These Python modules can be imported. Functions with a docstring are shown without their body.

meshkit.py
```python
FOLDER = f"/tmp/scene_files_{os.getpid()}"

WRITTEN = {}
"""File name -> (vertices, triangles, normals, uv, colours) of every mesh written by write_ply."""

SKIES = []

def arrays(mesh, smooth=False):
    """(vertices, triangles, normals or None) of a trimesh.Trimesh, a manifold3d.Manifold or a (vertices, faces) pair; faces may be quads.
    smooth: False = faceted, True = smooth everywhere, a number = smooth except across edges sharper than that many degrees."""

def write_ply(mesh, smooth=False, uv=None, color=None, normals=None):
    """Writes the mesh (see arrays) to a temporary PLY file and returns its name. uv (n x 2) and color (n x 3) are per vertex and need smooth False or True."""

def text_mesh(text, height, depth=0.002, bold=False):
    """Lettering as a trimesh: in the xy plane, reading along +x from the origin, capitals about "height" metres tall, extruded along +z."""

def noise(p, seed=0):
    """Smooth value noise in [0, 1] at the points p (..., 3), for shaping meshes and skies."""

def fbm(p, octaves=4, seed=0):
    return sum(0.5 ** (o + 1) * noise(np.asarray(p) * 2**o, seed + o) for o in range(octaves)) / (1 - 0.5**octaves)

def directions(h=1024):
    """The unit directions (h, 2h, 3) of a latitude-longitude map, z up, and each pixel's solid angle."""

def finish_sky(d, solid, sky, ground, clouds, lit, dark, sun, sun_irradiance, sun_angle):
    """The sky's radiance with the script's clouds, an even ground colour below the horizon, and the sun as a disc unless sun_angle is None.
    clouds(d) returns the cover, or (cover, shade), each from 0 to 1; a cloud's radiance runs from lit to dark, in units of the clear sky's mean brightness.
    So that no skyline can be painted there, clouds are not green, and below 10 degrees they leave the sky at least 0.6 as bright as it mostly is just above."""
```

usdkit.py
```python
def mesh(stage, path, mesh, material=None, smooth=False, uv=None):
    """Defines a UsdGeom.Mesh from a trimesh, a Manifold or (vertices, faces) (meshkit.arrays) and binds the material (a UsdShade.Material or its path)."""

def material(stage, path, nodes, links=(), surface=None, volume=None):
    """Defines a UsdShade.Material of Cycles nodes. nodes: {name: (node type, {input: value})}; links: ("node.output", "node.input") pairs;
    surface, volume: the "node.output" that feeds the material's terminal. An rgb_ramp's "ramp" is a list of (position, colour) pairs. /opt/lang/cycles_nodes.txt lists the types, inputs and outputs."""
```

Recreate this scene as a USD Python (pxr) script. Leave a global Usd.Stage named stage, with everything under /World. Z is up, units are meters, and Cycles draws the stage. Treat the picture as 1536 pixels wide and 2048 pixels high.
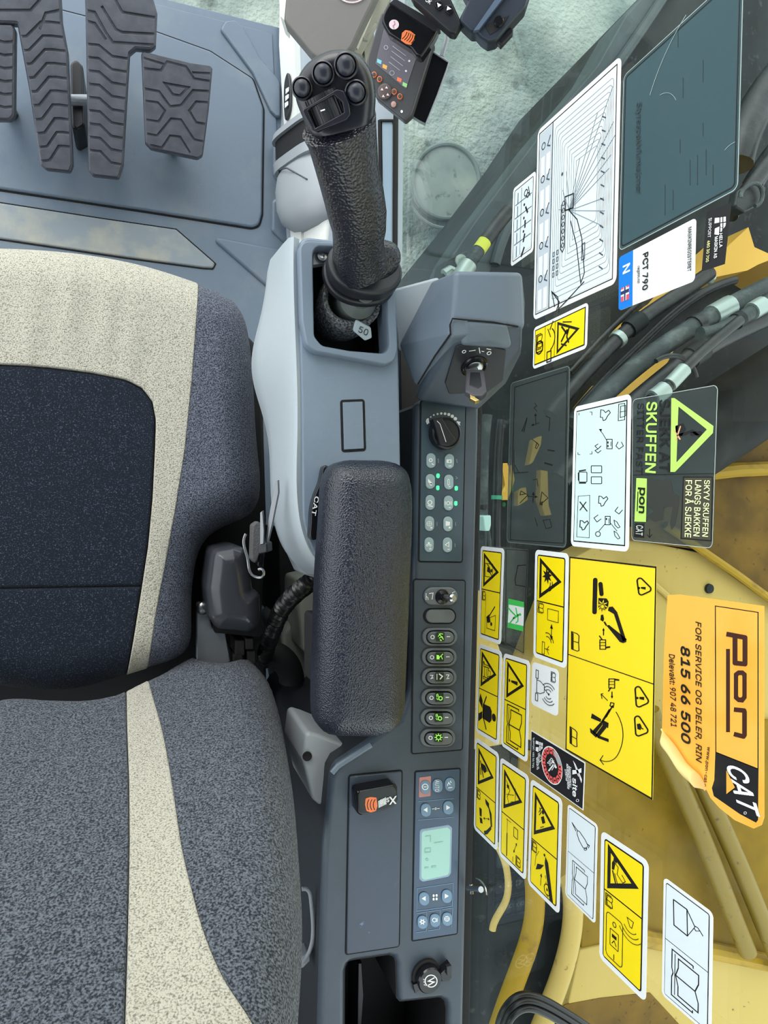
import math, random, numpy as np, trimesh, shapely, usdkit, meshkit
from shapely.geometry import Polygon, LineString, Point, MultiPolygon, box as rect
from shapely.ops import unary_union
from scipy.spatial import Delaunay
from scipy.interpolate import splprep, splev
from pxr import Usd, UsdGeom, UsdLux, Gf, Sdf, UsdShade

stage = Usd.Stage.CreateInMemory()
UsdGeom.SetStageUpAxis(stage, 'Z'); UsdGeom.SetStageMetersPerUnit(stage, 1.0)
UsdGeom.Xform.Define(stage, '/World'); UsdGeom.Scope.Define(stage, '/World/Looks')
random.seed(7); np.random.seed(7)

# ------------------------------------------------------------------ camera (x = machine's right, y = forward, z = up)
FPX, EYE = 1400.0, np.array([0.0, 0.0, 1.28])
PITCH, ROLL = math.atan2(482, FPX), 0.018                       # looking almost straight down, a little to the right
FW = np.array([math.sin(PITCH), 0, -math.cos(PITCH)])
_R, _U = np.array([math.cos(PITCH), 0, math.sin(PITCH)]), np.array([0, 1.0, 0])
RI = _R * math.cos(ROLL) + _U * math.sin(ROLL)
UP = -_R * math.sin(ROLL) + _U * math.cos(ROLL)
cam = UsdGeom.Camera.Define(stage, '/World/camera')
cam.CreateHorizontalApertureAttr(36.0); cam.CreateVerticalApertureAttr(48.0)
cam.CreateFocalLengthAttr(36.0 * FPX / 1536); cam.CreateClippingRangeAttr(Gf.Vec2f(0.02, 200))
cm = Gf.Matrix4d(*[float(q) for row in ((*RI, 0), (*UP, 0), (*-FW, 0), (*EYE, 1)) for q in row])
cam.AddTransformOp().Set(cm)
EXPOSURE = 0.5
cam.CreateExposureAttr(EXPOSURE)
# ------------------------------------------------------------------ light: bright overcast sky, veiled sun from the front left
dome = UsdLux.DomeLight.Define(stage, '/World/sky'); dome.CreateIntensityAttr(0.50); dome.CreateColorAttr(Gf.Vec3f(0.93, 0.985, 1.0))
sun = UsdLux.DistantLight.Define(stage, '/World/veiled_sun'); sun.CreateIntensityAttr(0.7); sun.CreateAngleAttr(35.0); sun.CreateColorAttr(Gf.Vec3f(1.0, 0.96, 0.88))
sun.AddRotateXYZOp().Set(Gf.Vec3f(-48, -38, 0))

XW = 0.345                                                       # the right side window's inner face
# ------------------------------------------------------------------ helpers: planes, meshes, things
def ray(u, v): return FW + RI * ((u - 768) / FPX) + UP * ((1024 - v) / FPX)

class Plane:
    def __init__(s, O, n, e1=(1, 0, 0)):
        s.O = np.asarray(O, float); s.n = np.asarray(n, float); s.n /= np.linalg.norm(s.n)
        e1 = np.asarray(e1, float); e1 = e1 - s.n * e1.dot(s.n); s.e1 = e1 / np.linalg.norm(e1); s.e2 = np.cross(s.n, s.e1)
    def hit(s, u, v):
        d = ray(u, v); return EYE + d * ((s.O - EYE).dot(s.n) / d.dot(s.n))
    def px(s, pts):
        w = np.array([s.hit(u, v) for u, v in pts]) - s.O
        return np.stack([w @ s.e1, w @ s.e2], 1)
    def w(s, p):
        p = np.asarray(p, float)
        if p.shape[1] == 2: p = np.hstack([p, np.zeros((len(p), 1))])
        return s.O + p[:, :1] * s.e1 + p[:, 1:2] * s.e2 + p[:, 2:3] * s.n
    def up(s, d): return Plane(s.O + s.n * d, s.n, s.e1)

def H(z): return Plane((0, 0, z), (0, 0, 1))
def W(off=0.0): return Plane((XW - off, 0, 0), (-1, 0, 0), (0, -1, 0))   # e1 = reading direction, e2 = up
def V(x): return Plane((x, 0, 0), (-1, 0, 0), (0, -1, 0))
def mpp(plane, u, v):                                            # metres per photo pixel there
    a = plane.hit(u, v); return (a - EYE).dot(FW) / FPX

def spline(pts, n=60, closed=False, s=0):
    p = np.asarray(pts, float)
    if closed: p = np.vstack([p, p[:1]])
    k = min(3, len(p) - 1)
    t, _ = splprep(p.T, s=s, k=k, per=closed)
    return np.stack(splev(np.linspace(0, 1, n, endpoint=not closed), t), 1)

def PG(pts): 
    g = Polygon(pts)
    return g if g.is_valid else g.buffer(0)
def rounded(g, r): return g.buffer(-r, join_style=2).buffer(r, quad_segs=6)
def polys(g):
    if g.is_empty: return []
    if g.geom_type == 'Polygon': return [g]
    return [q for x in g.geoms for q in polys(x)] if hasattr(g, 'geoms') else []

def _ring(line, step):
    L = line.length; n = max(4, int(math.ceil(L / step)))
    c = np.array(line.coords)[:-1]
    q = np.array([line.interpolate(i * L / n).coords[0] for i in range(n)])
    # keep the true corners
    dd = np.array([line.project(Point(x)) for x in c]); tq = np.arange(n) * L / n
    keep = [i for i, x in enumerate(c) if True]
    allp = np.vstack([q, c]); t = np.concatenate([tq, dd]); o = np.argsort(t, kind='stable'); allp, t = allp[o], t[o]
    good = np.ones(len(allp), bool)
    lim = step * 0.25
    last = allp[0]
    for i in range(1, len(allp)):
        if np.hypot(*(allp[i] - last)) < lim: good[i] = False
        else: last = allp[i]
    if np.hypot(*(allp[good][-1] - allp[0])) < lim and good.sum() > 4: good[np.nonzero(good)[0][-1]] = False
    return allp[good]

def _inset(x, ds):
    """copies of the closed ring x (solid on its left) moved inwards by each distance of ds, point by point"""
    e = np.roll(x, -1, 0) - x; e /= np.linalg.norm(e, axis=1)[:, None] + 1e-15
    n = np.stack([-e[:, 1], e[:, 0]], 1); m = n + np.roll(n, 1, 0); m /= np.linalg.norm(m, axis=1)[:, None] + 1e-15
    k = 1 / np.maximum((m * n).sum(1), 0.55)
    return [x + m * (k * d)[:, None] for d in ds]

def _flat(P, p, up=True):
    tri = Delaunay(P).simplices; c = P[tri].mean(1); tri = tri[shapely.contains_xy(p, c[:, 0], c[:, 1])]
    a, b, cc = P[tri[:, 0]], P[tri[:, 1]], P[tri[:, 2]]
    ar = (b[:, 0] - a[:, 0]) * (cc[:, 1] - a[:, 1]) - (b[:, 1] - a[:, 1]) * (cc[:, 0] - a[:, 0])
    tri = tri[np.abs(ar) > 1e-14]; ar = ar[np.abs(ar) > 1e-14]
    m = ar < 0 if up else ar > 0
    tri[m] = tri[m][:, ::-1]; return tri

def puff_wide(g, r, depth, step=None, base=None, nr=6, grid=None):
    """puff for edges rounder than the outline's own corners"""
    bz = base or (lambda x, y: 0 * x)
    V_, F_, n0 = [], [], 0
    for p in polys(g):
        p = shapely.geometry.polygon.orient(p); st = step or r / 5; bd = p.boundary
        ring = _ring(p.exterior, st); P, D = [ring], [np.zeros(len(ring))]
        for k in range(1, nr + 1):
            d = r * (1 - math.cos(k / nr * math.pi / 2))
            for q in polys(p.buffer(-d)): x = _ring(q.exterior, st); P.append(x); D.append(np.full(len(x), d))
        x0, y0, x1, y1 = p.bounds; gs = grid or st * 2
        gx, gy = np.meshgrid(np.arange(x0, x1, gs), np.arange(y0, y1, gs)); q = np.stack([gx.ravel(), gy.ravel()], 1); q = q[shapely.contains_xy(p, q[:, 0], q[:, 1])]
        dq = shapely.distance(shapely.points(q), bd); P.append(q[dq > r * 1.05]); D.append(dq[dq > r * 1.05])
        P, D = np.vstack(P), np.concatenate(D)
        z = -r + np.sqrt(np.maximum(r * r - (r - np.minimum(D, r)) ** 2, 0)) + bz(P[:, 0], P[:, 1])
        m = len(ring); i = np.arange(m); j = (i + 1) % m; n = len(P)
        v = np.vstack([np.column_stack([P, z]), np.column_stack([ring, np.minimum(z[:m] - 1e-5, -depth)])])
        f = np.vstack([_flat(P, p), np.column_stack([n + i, n + j, j]), np.column_stack([n + i, j, i]), _flat(ring, p, False) + n])
        V_.append(v); F_.append(f + n0); n0 += len(v)
    return np.vstack(V_), np.vstack(F_)

def puff(g, r=0.003, depth=0.01, step=None, base=None, nr=4, grid=None, crown=0.0):
    """A cushion-like solid on polygon g: rounded top edge of radius r, sides down to -depth; base(x, y) lifts the top."""
    V_, F_, n0 = [], [], 0
    bz = (lambda q: base(q[:, 0], q[:, 1])) if base is not None else (lambda q: np.zeros(len(q)))
    for p in polys(g):
        p = shapely.geometry.polygon.orient(p)
        st = step or max(r * 1.2, p.length / 160)
        rings0 = [_ring(q, st) for q in (p.exterior, *p.interiors)]
        ds = [r * (1 - math.cos(k / nr * math.pi / 2)) for k in range(1, nr + 1)] if r > 0 and nr else []
        sets = [[x] + _inset(x, ds) for x in rings0]
        inner = p
        while ds:
            try:
                q = Polygon(sets[0][-1], [x[-1] for x in sets[1:]])
                if q.is_valid and q.area > 0 and shapely.geometry.polygon.orient(q).equals(q) and q.within(p.buffer(1e-7)): inner = q; break
            except Exception: pass
            ds = [d * 0.6 for d in ds] if ds[-1] > r * 0.1 else []
            sets = [[x] + _inset(x, ds) for x in rings0]
        nk = len(ds) + 1
        v, f, n = [], [], 0
        inner_ids = []
        for x in sets:
            m = len(x[0]); i = np.arange(m); j = (i + 1) % m
            low = np.minimum(-depth + bz(x[0]), bz(x[0]) - r - 1e-5 if nk > 1 else bz(x[0]) - 1e-5)
            v.append(np.column_stack([x[0], low])); prev = n; n += m
            for k in range(nk):
                z = bz(x[k]) + (-r * (1 - math.sin(k / (nk - 1) * math.pi / 2)) if nk > 1 else 0)
                v.append(np.column_stack([x[k], z]))
                f.append(np.vstack([np.column_stack([prev + i, prev + j, n + j]), np.column_stack([prev + i, n + j, n + i])])); prev = n; n += m
            inner_ids.append((prev, m))
        P = np.vstack([x[-1] for x in sets]); ids = np.concatenate([np.arange(a, a + m) for a, m in inner_ids])
        if grid:
            x0, y0, x1, y1 = inner.bounds
            gx, gy = np.meshgrid(np.arange(x0 + grid / 2, x1, grid), np.arange(y0 + grid / 2, y1, grid))
            gx = gx + (np.arange(gx.shape[0])[:, None] % 2) * grid / 2
            q = np.stack([gx.ravel(), gy.ravel()], 1); q = q[shapely.contains_xy(inner, q[:, 0], q[:, 1])]
            if len(q): q = q[shapely.distance(shapely.points(q), inner.boundary) > grid * 0.4]
            if len(q): v.append(np.column_stack([q, bz(q)])); P = np.vstack([P, q]); ids = np.concatenate([ids, np.arange(n, n + len(q))]); n += len(q)
        f.append(ids[_flat(P, inner)])
        P0 = np.vstack(rings0); o, bid = 0, []
        for x in sets: bid.append(np.arange(o, o + len(x[0]))); o += len(x[0]) * (nk + 1)
        f.append(np.concatenate(bid)[_flat(P0, p, False)])
        v, f = np.vstack(v), np.vstack(f)
        V_.append(v); F_.append(f + n0); n0 += len(v)
    return np.vstack(V_), np.vstack(F_)

def on(plane, mesh): return plane.w(mesh[0]), mesh[1]
def pxpuff(plane, pts, r=0.003, depth=0.01, round_=0.0, **k):
    g = PG(plane.px(pts))
    if round_: g = rounded(g, round_)
    return on(plane, puff(g, r, depth, **k))

def ext(g, depth=0.0002, z0=0.0):
    """Flat print: polygons with a hair of thickness, in plane coordinates."""
    V_, F_, n = [], [], 0
    for p in polys(g):
        if p.area < 1e-10: continue
        m = trimesh.creation.extrude_polygon(p, depth, engine='earcut')
        v = np.array(m.vertices); v[:, 2] += z0
        V_.append(v); F_.append(np.array(m.faces) + n); n += len(v)
    return np.vstack(V_), np.vstack(F_)

def cat(ms):
    ms = [m for m in ms if m is not None and len(m[0])]
    n, V_, F_ = 0, [], []
    for v, f in ms: V_.append(v); F_.append(np.asarray(f) + n); n += len(v)
    return np.vstack(V_), np.vstack(F_)

_tc = {}
def text3(s, P0, P1, P2, n, bold=False, depth=0.00015, italic=0.0):
    """Lettering in 3D: baseline from P0 to P1, capitals' top at P2 (above P0)."""
    k = (s, bold)
    if k not in _tc: m = meshkit.text_mesh(s, 1.0, 1.0, bold); _tc[k] = (np.array(m.vertices), np.array(m.faces))
    v, f = _tc[k]; x0, x1 = v[:, 0].min(), v[:, 0].max()
    P0, P1, P2, n = (np.asarray(q, float) for q in (P0, P1, P2, n))
    e1 = (P1 - P0) / (x1 - x0); e2 = P2 - P0
    out = P0 + ((v[:, :1] - x0) + italic * v[:, 1:2]) * e1 + v[:, 1:2] * e2 + v[:, 2:3] * n * depth
    if np.dot(np.cross(e1, e2), n) < 0: f = f[:, ::-1]
    return out, f
def pxtext(plane, s, p0, p1, p2, **k):
    return text3(s, plane.hit(*p0), plane.hit(*p1), plane.hit(*p2), plane.n, **k)
def stroke(pts, w, cap=2): return LineString(pts).buffer(w / 2, cap_style=cap, join_style=2)

def tube(pts, r, n=10, closed=False, caps=True):
    p = np.asarray(pts, float); m = len(p); rr = np.broadcast_to(np.asarray(r, float), (m,))
    t = np.gradient(p, axis=0) if not closed else np.roll(p, -1, 0) - np.roll(p, 1, 0)
    t /= np.linalg.norm(t, axis=1)[:, None] + 1e-12
    a = np.array([0, 0, 1.0]) if abs(t[0][2]) < 0.9 else np.array([1.0, 0, 0])
    N = []
    for i in range(m):
        a = a - t[i] * a.dot(t[i]); a /= np.linalg.norm(a); N.append(a)
    N = np.array(N); B = np.cross(t, N); th = np.arange(n) * 2 * math.pi / n
    v = (p[:, None] + rr[:, None, None] * (np.cos(th)[None, :, None] * N[:, None] + np.sin(th)[None, :, None] * B[:, None])).reshape(-1, 3)
    f = []
    for i in range(m if closed else m - 1):
        a0, b0 = i * n, ((i + 1) % m) * n
        for j in range(n):
            k = (j + 1) % n; f += [(a0 + j, a0 + k, b0 + k), (a0 + j, b0 + k, b0 + j)]
    if not closed and caps:
        c = len(v); v = np.vstack([v, p[:1], p[-1:]])
        for j in range(n):
            k = (j + 1) % n; f += [(c, k, j), (c + 1, (m - 1) * n + j, (m - 1) * n + k)]
    return v, np.array(f)

def loft(secs, n=36, caps=True):
    """secs: (centre, axis a, axis b, radius a, radius b, squareness)"""
    th = np.arange(n) * 2 * math.pi / n; V_ = []
    for c, a, b, ra, rb, q in secs:
        cs, sn = np.cos(th), np.sin(th); e = 2.0 / q
        x = np.sign(cs) * np.abs(cs) ** e * ra; y = np.sign(sn) * np.abs(sn) ** e * rb
        V_.append(np.asarray(c) + x[:, None] * np.asarray(a) + y[:, None] * np.asarray(b))
    m = len(secs); v = np.vstack(V_); f = []
    for i in range(m - 1):
        for j in range(n):
            k = (j + 1) % n; f += [(i * n + j, i * n + k, (i + 1) * n + k), (i * n + j, (i + 1) * n + k, (i + 1) * n + j)]
    if caps:
        c = len(v); v = np.vstack([v, [secs[0][0]], [secs[-1][0]]])
        for j in range(n):
            k = (j + 1) % n; f += [(c, k, j), (c + 1, (m - 1) * n + j, (m - 1) * n + k)]
    m_ = trimesh.Trimesh(v, np.array(f), process=False)
    if m_.volume < 0: f = np.array(f)[:, ::-1]
    return v, np.array(f)

def lathe(profile, O, axis, n=32, e=None):
    """profile of (radius, height) along the axis from O, closed by caps at both ends."""
    ax = np.asarray(axis, float); ax /= np.linalg.norm(ax)
    a = np.cross(ax, (0, 1, 0) if abs(ax[1]) < 0.9 else (1, 0, 0)); a /= np.linalg.norm(a); b = np.cross(ax, a)
    return loft([(np.asarray(O) + ax * h, a, b, max(r, 1e-5), max(r, 1e-5), 2) for r, h in profile], n)

def boxm(lo, hi, r=0.0):
    lo, hi = np.minimum(lo, hi), np.maximum(lo, hi)
    g = rect(lo[0], lo[1], hi[0], hi[1])
    if r: g = rounded(g, r)
    v, f = puff(g, min(r, (hi[2] - lo[2]) / 2) if r else 0.0, hi[2] - lo[2], nr=3 if r else 0)
    v = v.copy(); v[:, 2] += hi[2]; return v, f

_names = {}
def uniq(parent, name):
    k = (parent, name); n = _names.get(k, 0); _names[k] = n + 1
    return f'{parent}/{name}' if n == 0 else f'{parent}/{name}_{n:03d}'
def setd(prim, **k):
    for a, b in k.items():
        if b is not None: prim.SetCustomDataByKey(a, b)
class Thing:
    def __init__(s, name, label, category=None, at=None, group=None, kind=None):
        s.at = np.zeros(3) if at is None else np.asarray(at, float)
        s.path = uniq('/World', name); x = UsdGeom.Xform.Define(stage, s.path)
        x.AddTranslateOp().Set(Gf.Vec3d(*map(float, s.at)))
        setd(x.GetPrim(), label=label, category=category, group=group, kind=kind)
    def part(s, name, mesh, mat, smooth=35, parent=None, label=None, kind=None):
        p = uniq(parent or s.path, name)
        m = usdkit.mesh(stage, p, (np.asarray(mesh[0]) - s.at, np.asarray(mesh[1])), mat, smooth)
        setd(m.GetPrim(), label=label, kind=kind); return p
def solo(name, mesh, mat, label=None, category=None, group=None, kind=None, smooth=35):
    p = uniq('/World', name); m = usdkit.mesh(stage, p, mesh, mat, smooth)
    setd(m.GetPrim(), label=label, category=category, group=group, kind=kind); return p

# ------------------------------------------------------------------ materials
def lin(c): return tuple((x / 255 / 12.92) if x / 255 <= 0.04045 else ((x / 255 + 0.055) / 1.055) ** 2.4 for x in c)
MATS = {}
def mat(name, rgb, rough=0.5, metal=0.0, var=None, bump=None, spec=0.5, coat=0.0, sheen=0.0, emit=0.0, rgb2=None, trans=0.0, cell=None, dirt=None):
    """rgb as seen in sRGB; var = (scale, low, high) tint noise towards rgb2; bump = (scale, distance[, kind]); dirt = (scale, rgb, low, high)."""
    c = lin(rgb); n = {'p': ('principled_bsdf', dict(base_color=c, roughness=rough, metallic=metal, specular_ior_level=spec, coat_weight=coat, sheen_weight=sheen, sheen_roughness=0.4, transmission_weight=trans))}
    l = []
    if emit: n['p'][1].update(emission_color=c, emission_strength=emit)
    if var or bump or dirt: n['g'] = ('geometry', {})
    src = None
    if var:
        n['t'] = ('noise_texture', dict(scale=var[0], detail=var[3] if len(var) > 3 else 3.0)); l.append(('g.position', 't.vector'))
        n['r'] = ('rgb_ramp', {'ramp': [(0, c), (var[1], c), (var[2], lin(rgb2)), (1, lin(rgb2))]}); l += [('t.fac', 'r.fac')]; src = 'r.color'
    if dirt:
        n['d'] = ('noise_texture', dict(scale=dirt[0], detail=6.0, roughness=0.62)); l.append(('g.position', 'd.vector'))
        n['dr'] = ('map_range', dict(from_min=dirt[2], from_max=dirt[3], clamp=True)); l.append(('d.fac', 'dr.value'))
        n['dm'] = ('mix_color', dict(a=c, b=lin(dirt[1]))); l.append(('dr.result', 'dm.fac'))
        if src: l.append((src, 'dm.a'))
        src = 'dm.result'
    if src: l.append((src, 'p.base_color'))
    if bump:
        kind = bump[2] if len(bump) > 2 else 'noise'
        if kind == 'voronoi': n['b'] = ('voronoi_texture', dict(scale=bump[0], feature='smooth_f1', smoothness=0.6)); out = 'b.distance'
        else: n['b'] = ('noise_texture', dict(scale=bump[0], detail=2.0)); out = 'b.fac'
        n['bb'] = ('bump', dict(strength=1.0, distance=bump[1])); l += [('g.position', 'b.vector'), (out, 'bb.height'), ('bb.normal', 'p.normal')]
    MATS[name] = usdkit.material(stage, f'/World/Looks/{name}', n, l, surface='p.BSDF'); return MATS[name]

def clear_mat(name, tint, f0=0.04, film=None, cover=0.0, rough=0.02):
    """A see-through sheet: transparent, with a mirror reflection that grows towards grazing view (Schlick), and a little milky film."""
    n = {'t': ('transparent_bsdf', dict(color=tint)), 'g': ('glossy_bsdf', dict(color=(1, 1, 1), roughness=rough)), 'm': ('mix_closure', {}),
         'w': ('layer_weight', dict(blend=0.5)), 'p': ('math', dict(math_type='power', value2=5.0)), 'a': ('math', dict(math_type='multiply_add', value2=1 - f0, value3=f0))}
    l = [('w.facing', 'p.value1'), ('p.value', 'a.value1'), ('a.value', 'm.fac'), ('t.BSDF', 'm.closure1'), ('g.BSDF', 'm.closure2')]; s = 'm.closure'
    if cover:
        n['d'] = ('diffuse_bsdf', dict(color=film)); n['m2'] = ('mix_closure', dict(fac=cover)); l += [('m.closure', 'm2.closure1'), ('d.BSDF', 'm2.closure2')]; s = 'm2.closure'
    MATS[name] = usdkit.material(stage, f'/World/Looks/{name}', n, l, surface=s); return MATS[name]

SEAT_DARK = mat('seat_fabric_dark', (54, 57, 67), 0.9, var=(700, 0.38, 0.64, 2.0), rgb2=(116, 121, 136), bump=(700, 0.0014), spec=0.15, sheen=0.12)
SEAT_MID = mat('seat_fabric_insert', (29, 35, 46), 0.9, var=(700, 0.56, 0.76, 2.0), rgb2=(84, 94, 110), bump=(700, 0.0008), spec=0.15, sheen=0.08)
SEAT_BACK = mat('seat_fabric_back', (42, 46, 53), 0.9, var=(600, 0.38, 0.64, 2.0), rgb2=(112, 118, 129), bump=(600, 0.0016), spec=0.15, sheen=0.12)
BEIGE = mat('seat_fabric_beige', (124, 120, 110), 0.9, var=(700, 0.30, 0.54, 2.0), rgb2=(194, 190, 176), bump=(700, 0.0012), spec=0.15, sheen=0.15)
CONSOLE = mat('console_plastic', (60, 71, 83), 0.42, bump=(1500, 0.0001), dirt=(9, (72, 84, 97), 0.4, 0.8))
CONSOLE_D = mat('console_plastic_dark', (38, 41, 47), 0.5, bump=(1500, 0.0001))
POD = mat('pod_plastic', (116, 131, 148), 0.42, bump=(1500, 0.0001), dirt=(7, (128, 142, 158), 0.4, 0.8))
RIM = mat('rim_plastic', (112, 126, 142), 0.38)
BEIGE_P = mat('beige_plastic', (166, 176, 183), 0.45, bump=(1400, 0.0001))
WHITE_P = mat('white_plastic', (225, 228, 224), 0.45)
GREY_P = mat('grey_plastic', (154, 160, 166), 0.5)
TAUPE = mat('taupe_plastic', (118, 116, 114), 0.55, bump=(1500, 0.0001))
BLACK = mat('black_plastic', (32, 34, 40), 0.38)
BLACK_G = mat('black_gloss', (20, 21, 26), 0.16)
BLACK_M = mat('black_matte', (20, 21, 24), 0.75)
GROOVE = mat('groove_black', (9, 10, 13), 0.8)
RUBBER = mat('pedal_rubber', (64, 67, 77), 0.38, var=(60, 0.3, 0.75), rgb2=(82, 85, 96), bump=(900, 0.0002))
LEATHER = mat('armrest_vinyl', (22, 27, 42), 0.26, bump=(800, 0.0006, 'voronoi'), spec=0.7)
GRIP = mat('grip_rubber', (20, 22, 32), 0.28, bump=(480, 0.0008, 'voronoi'), spec=0.8)
GRIP_S = mat('grip_smooth', (26, 28, 38), 0.3, spec=0.7)
BUTTON = mat('button_rubber', (36, 39, 50), 0.3)
MAT_F = mat('floor_mat_rubber', (102, 118, 136), 0.38, dirt=(5.5, (128, 138, 144), 0.5, 0.8), bump=(900, 0.0001))
MAT_D = mat('floor_mat_worn', (136, 147, 156), 0.45, dirt=(9, (176, 174, 160), 0.44, 0.66))
STEEL = mat('steel', (190, 192, 195), 0.25, metal=1.0)
STEEL_D = mat('dull_steel', (128, 130, 134), 0.32, metal=1.0)
STEEL_P = mat('painted_steel_grey', (165, 172, 180), 0.4, metal=0.3)
BRASS = mat('brass', (214, 184, 120), 0.3, metal=1.0)
KNIT = mat('boot_fabric', (66, 68, 74), 0.85, var=(420, 0.4, 0.6), rgb2=(130, 134, 138), bump=(420, 0.002, 'voronoi'))
WHITE = mat('print_white', (236, 240, 240), 0.45)
PAPER = mat('label_paper', (226, 238, 244), 0.4)
PAPER2 = mat('label_grey', (196, 206, 214), 0.4)
INK = mat('print_black', (24, 20, 16), 0.45)
INK_T = mat('print_thin', (70, 78, 84), 0.5)
YEL = mat('label_yellow', (252, 226, 6), 0.4)
YEL_B = mat('label_big_yellow', (250, 222, 40), 0.4)
RED = mat('print_red', (238, 96, 92), 0.5)
ORANGE = mat('print_orange', (244, 128, 72), 0.5)
PON = mat('label_orange', (250, 186, 78), 0.4, var=(30, 0.45, 0.7), rgb2=(252, 176, 60))
PON_B = mat('label_back', (244, 214, 140), 0.5)
BLUE = mat('print_blue', (20, 126, 226), 0.4)
GREEN = mat('print_green', (70, 200, 90), 0.4)
LIME = mat('print_lime', (190, 240, 110), 0.4)
KEYTOP = mat('keypad_button', (150, 172, 178), 0.4)
KEYTOP_B = mat('climate_button', (110, 140, 168), 0.35)
KEYPAD = mat('keypad_plate', (59, 77, 90), 0.4)
CLIM = mat('climate_plate', (64, 84, 108), 0.22)
LCD = mat('lcd_glass', (160, 206, 196), 0.12, emit=0.03)
LCD_INK = mat('lcd_segments', (140, 190, 176), 0.3)
LED = mat('led_green', (60, 230, 130), 0.3, emit=1.2)
SYM_G = mat('switch_symbol_green', (160, 240, 90), 0.4, emit=0.25)
SYM_BG = mat('switch_symbol_field', (22, 44, 20), 0.4)
SWITCH = mat('switch_plastic', (102, 108, 112), 0.4)
SCREEN = mat('screen_panel', (112, 110, 120), 0.15, emit=0.06)
TEALI = mat('screen_teal', (120, 196, 206), 0.3, emit=0.2)
ORGI = mat('screen_orange', (240, 170, 90), 0.3, emit=0.2)
REDI = mat('screen_red', (240, 120, 90), 0.3, emit=0.2)
GRNI = mat('screen_green', (150, 210, 130), 0.3, emit=0.2)
PINKW = mat('badge_pink_white', (240, 214, 222), 0.4)
DEV = mat('device_dark_blue', (42, 51, 64), 0.4)
DEV_G = mat('device_grey', (74, 75, 79), 0.4)
GLASS = clear_mat('window_glass', (0.93, 0.97, 0.96), 0.009)
FILM = clear_mat('clear_label', (0.62, 0.68, 0.66), 0.01, (0.30, 0.36, 0.36), 0.10, 0.15)
FILM_T = clear_mat('clear_label_teal', (0.40, 0.50, 0.52), 0.012, (0.12, 0.20, 0.23), 0.42, 0.2)
FILM_L = clear_mat('clear_label_light', (0.80, 0.84, 0.82), 0.01, (0.4, 0.42, 0.42), 0.06, 0.1)
# outside
MUD = mat('muddy_ground', (110, 126, 122), 0.7, var=(3.2, 0.36, 0.66, 8.0), rgb2=(167, 178, 169), dirt=(7.0, (83, 94, 90), 0.55, 0.7), bump=(60, 0.01), spec=0.2)
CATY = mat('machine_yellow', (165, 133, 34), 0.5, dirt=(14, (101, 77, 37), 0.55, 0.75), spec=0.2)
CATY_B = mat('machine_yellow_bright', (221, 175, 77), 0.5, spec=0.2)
CATY_L = mat('machine_yellow_sun', (197, 171, 99), 0.5, dirt=(40, (101, 85, 46), 0.64, 0.74), spec=0.2)  # lighter copy of the machine yellow, sunlight painted into the colour
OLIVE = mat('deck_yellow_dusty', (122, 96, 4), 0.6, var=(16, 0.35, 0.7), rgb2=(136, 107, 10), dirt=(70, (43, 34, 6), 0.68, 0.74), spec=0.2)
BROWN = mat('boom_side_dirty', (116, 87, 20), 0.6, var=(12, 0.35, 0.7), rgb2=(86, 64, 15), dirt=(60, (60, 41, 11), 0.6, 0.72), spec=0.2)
TANP = mat('deck_tan', (186, 162, 90), 0.6, dirt=(60, (120, 94, 56), 0.66, 0.72), spec=0.2)  # tan with the deck cover's sunlit brightness put into the colour
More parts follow.
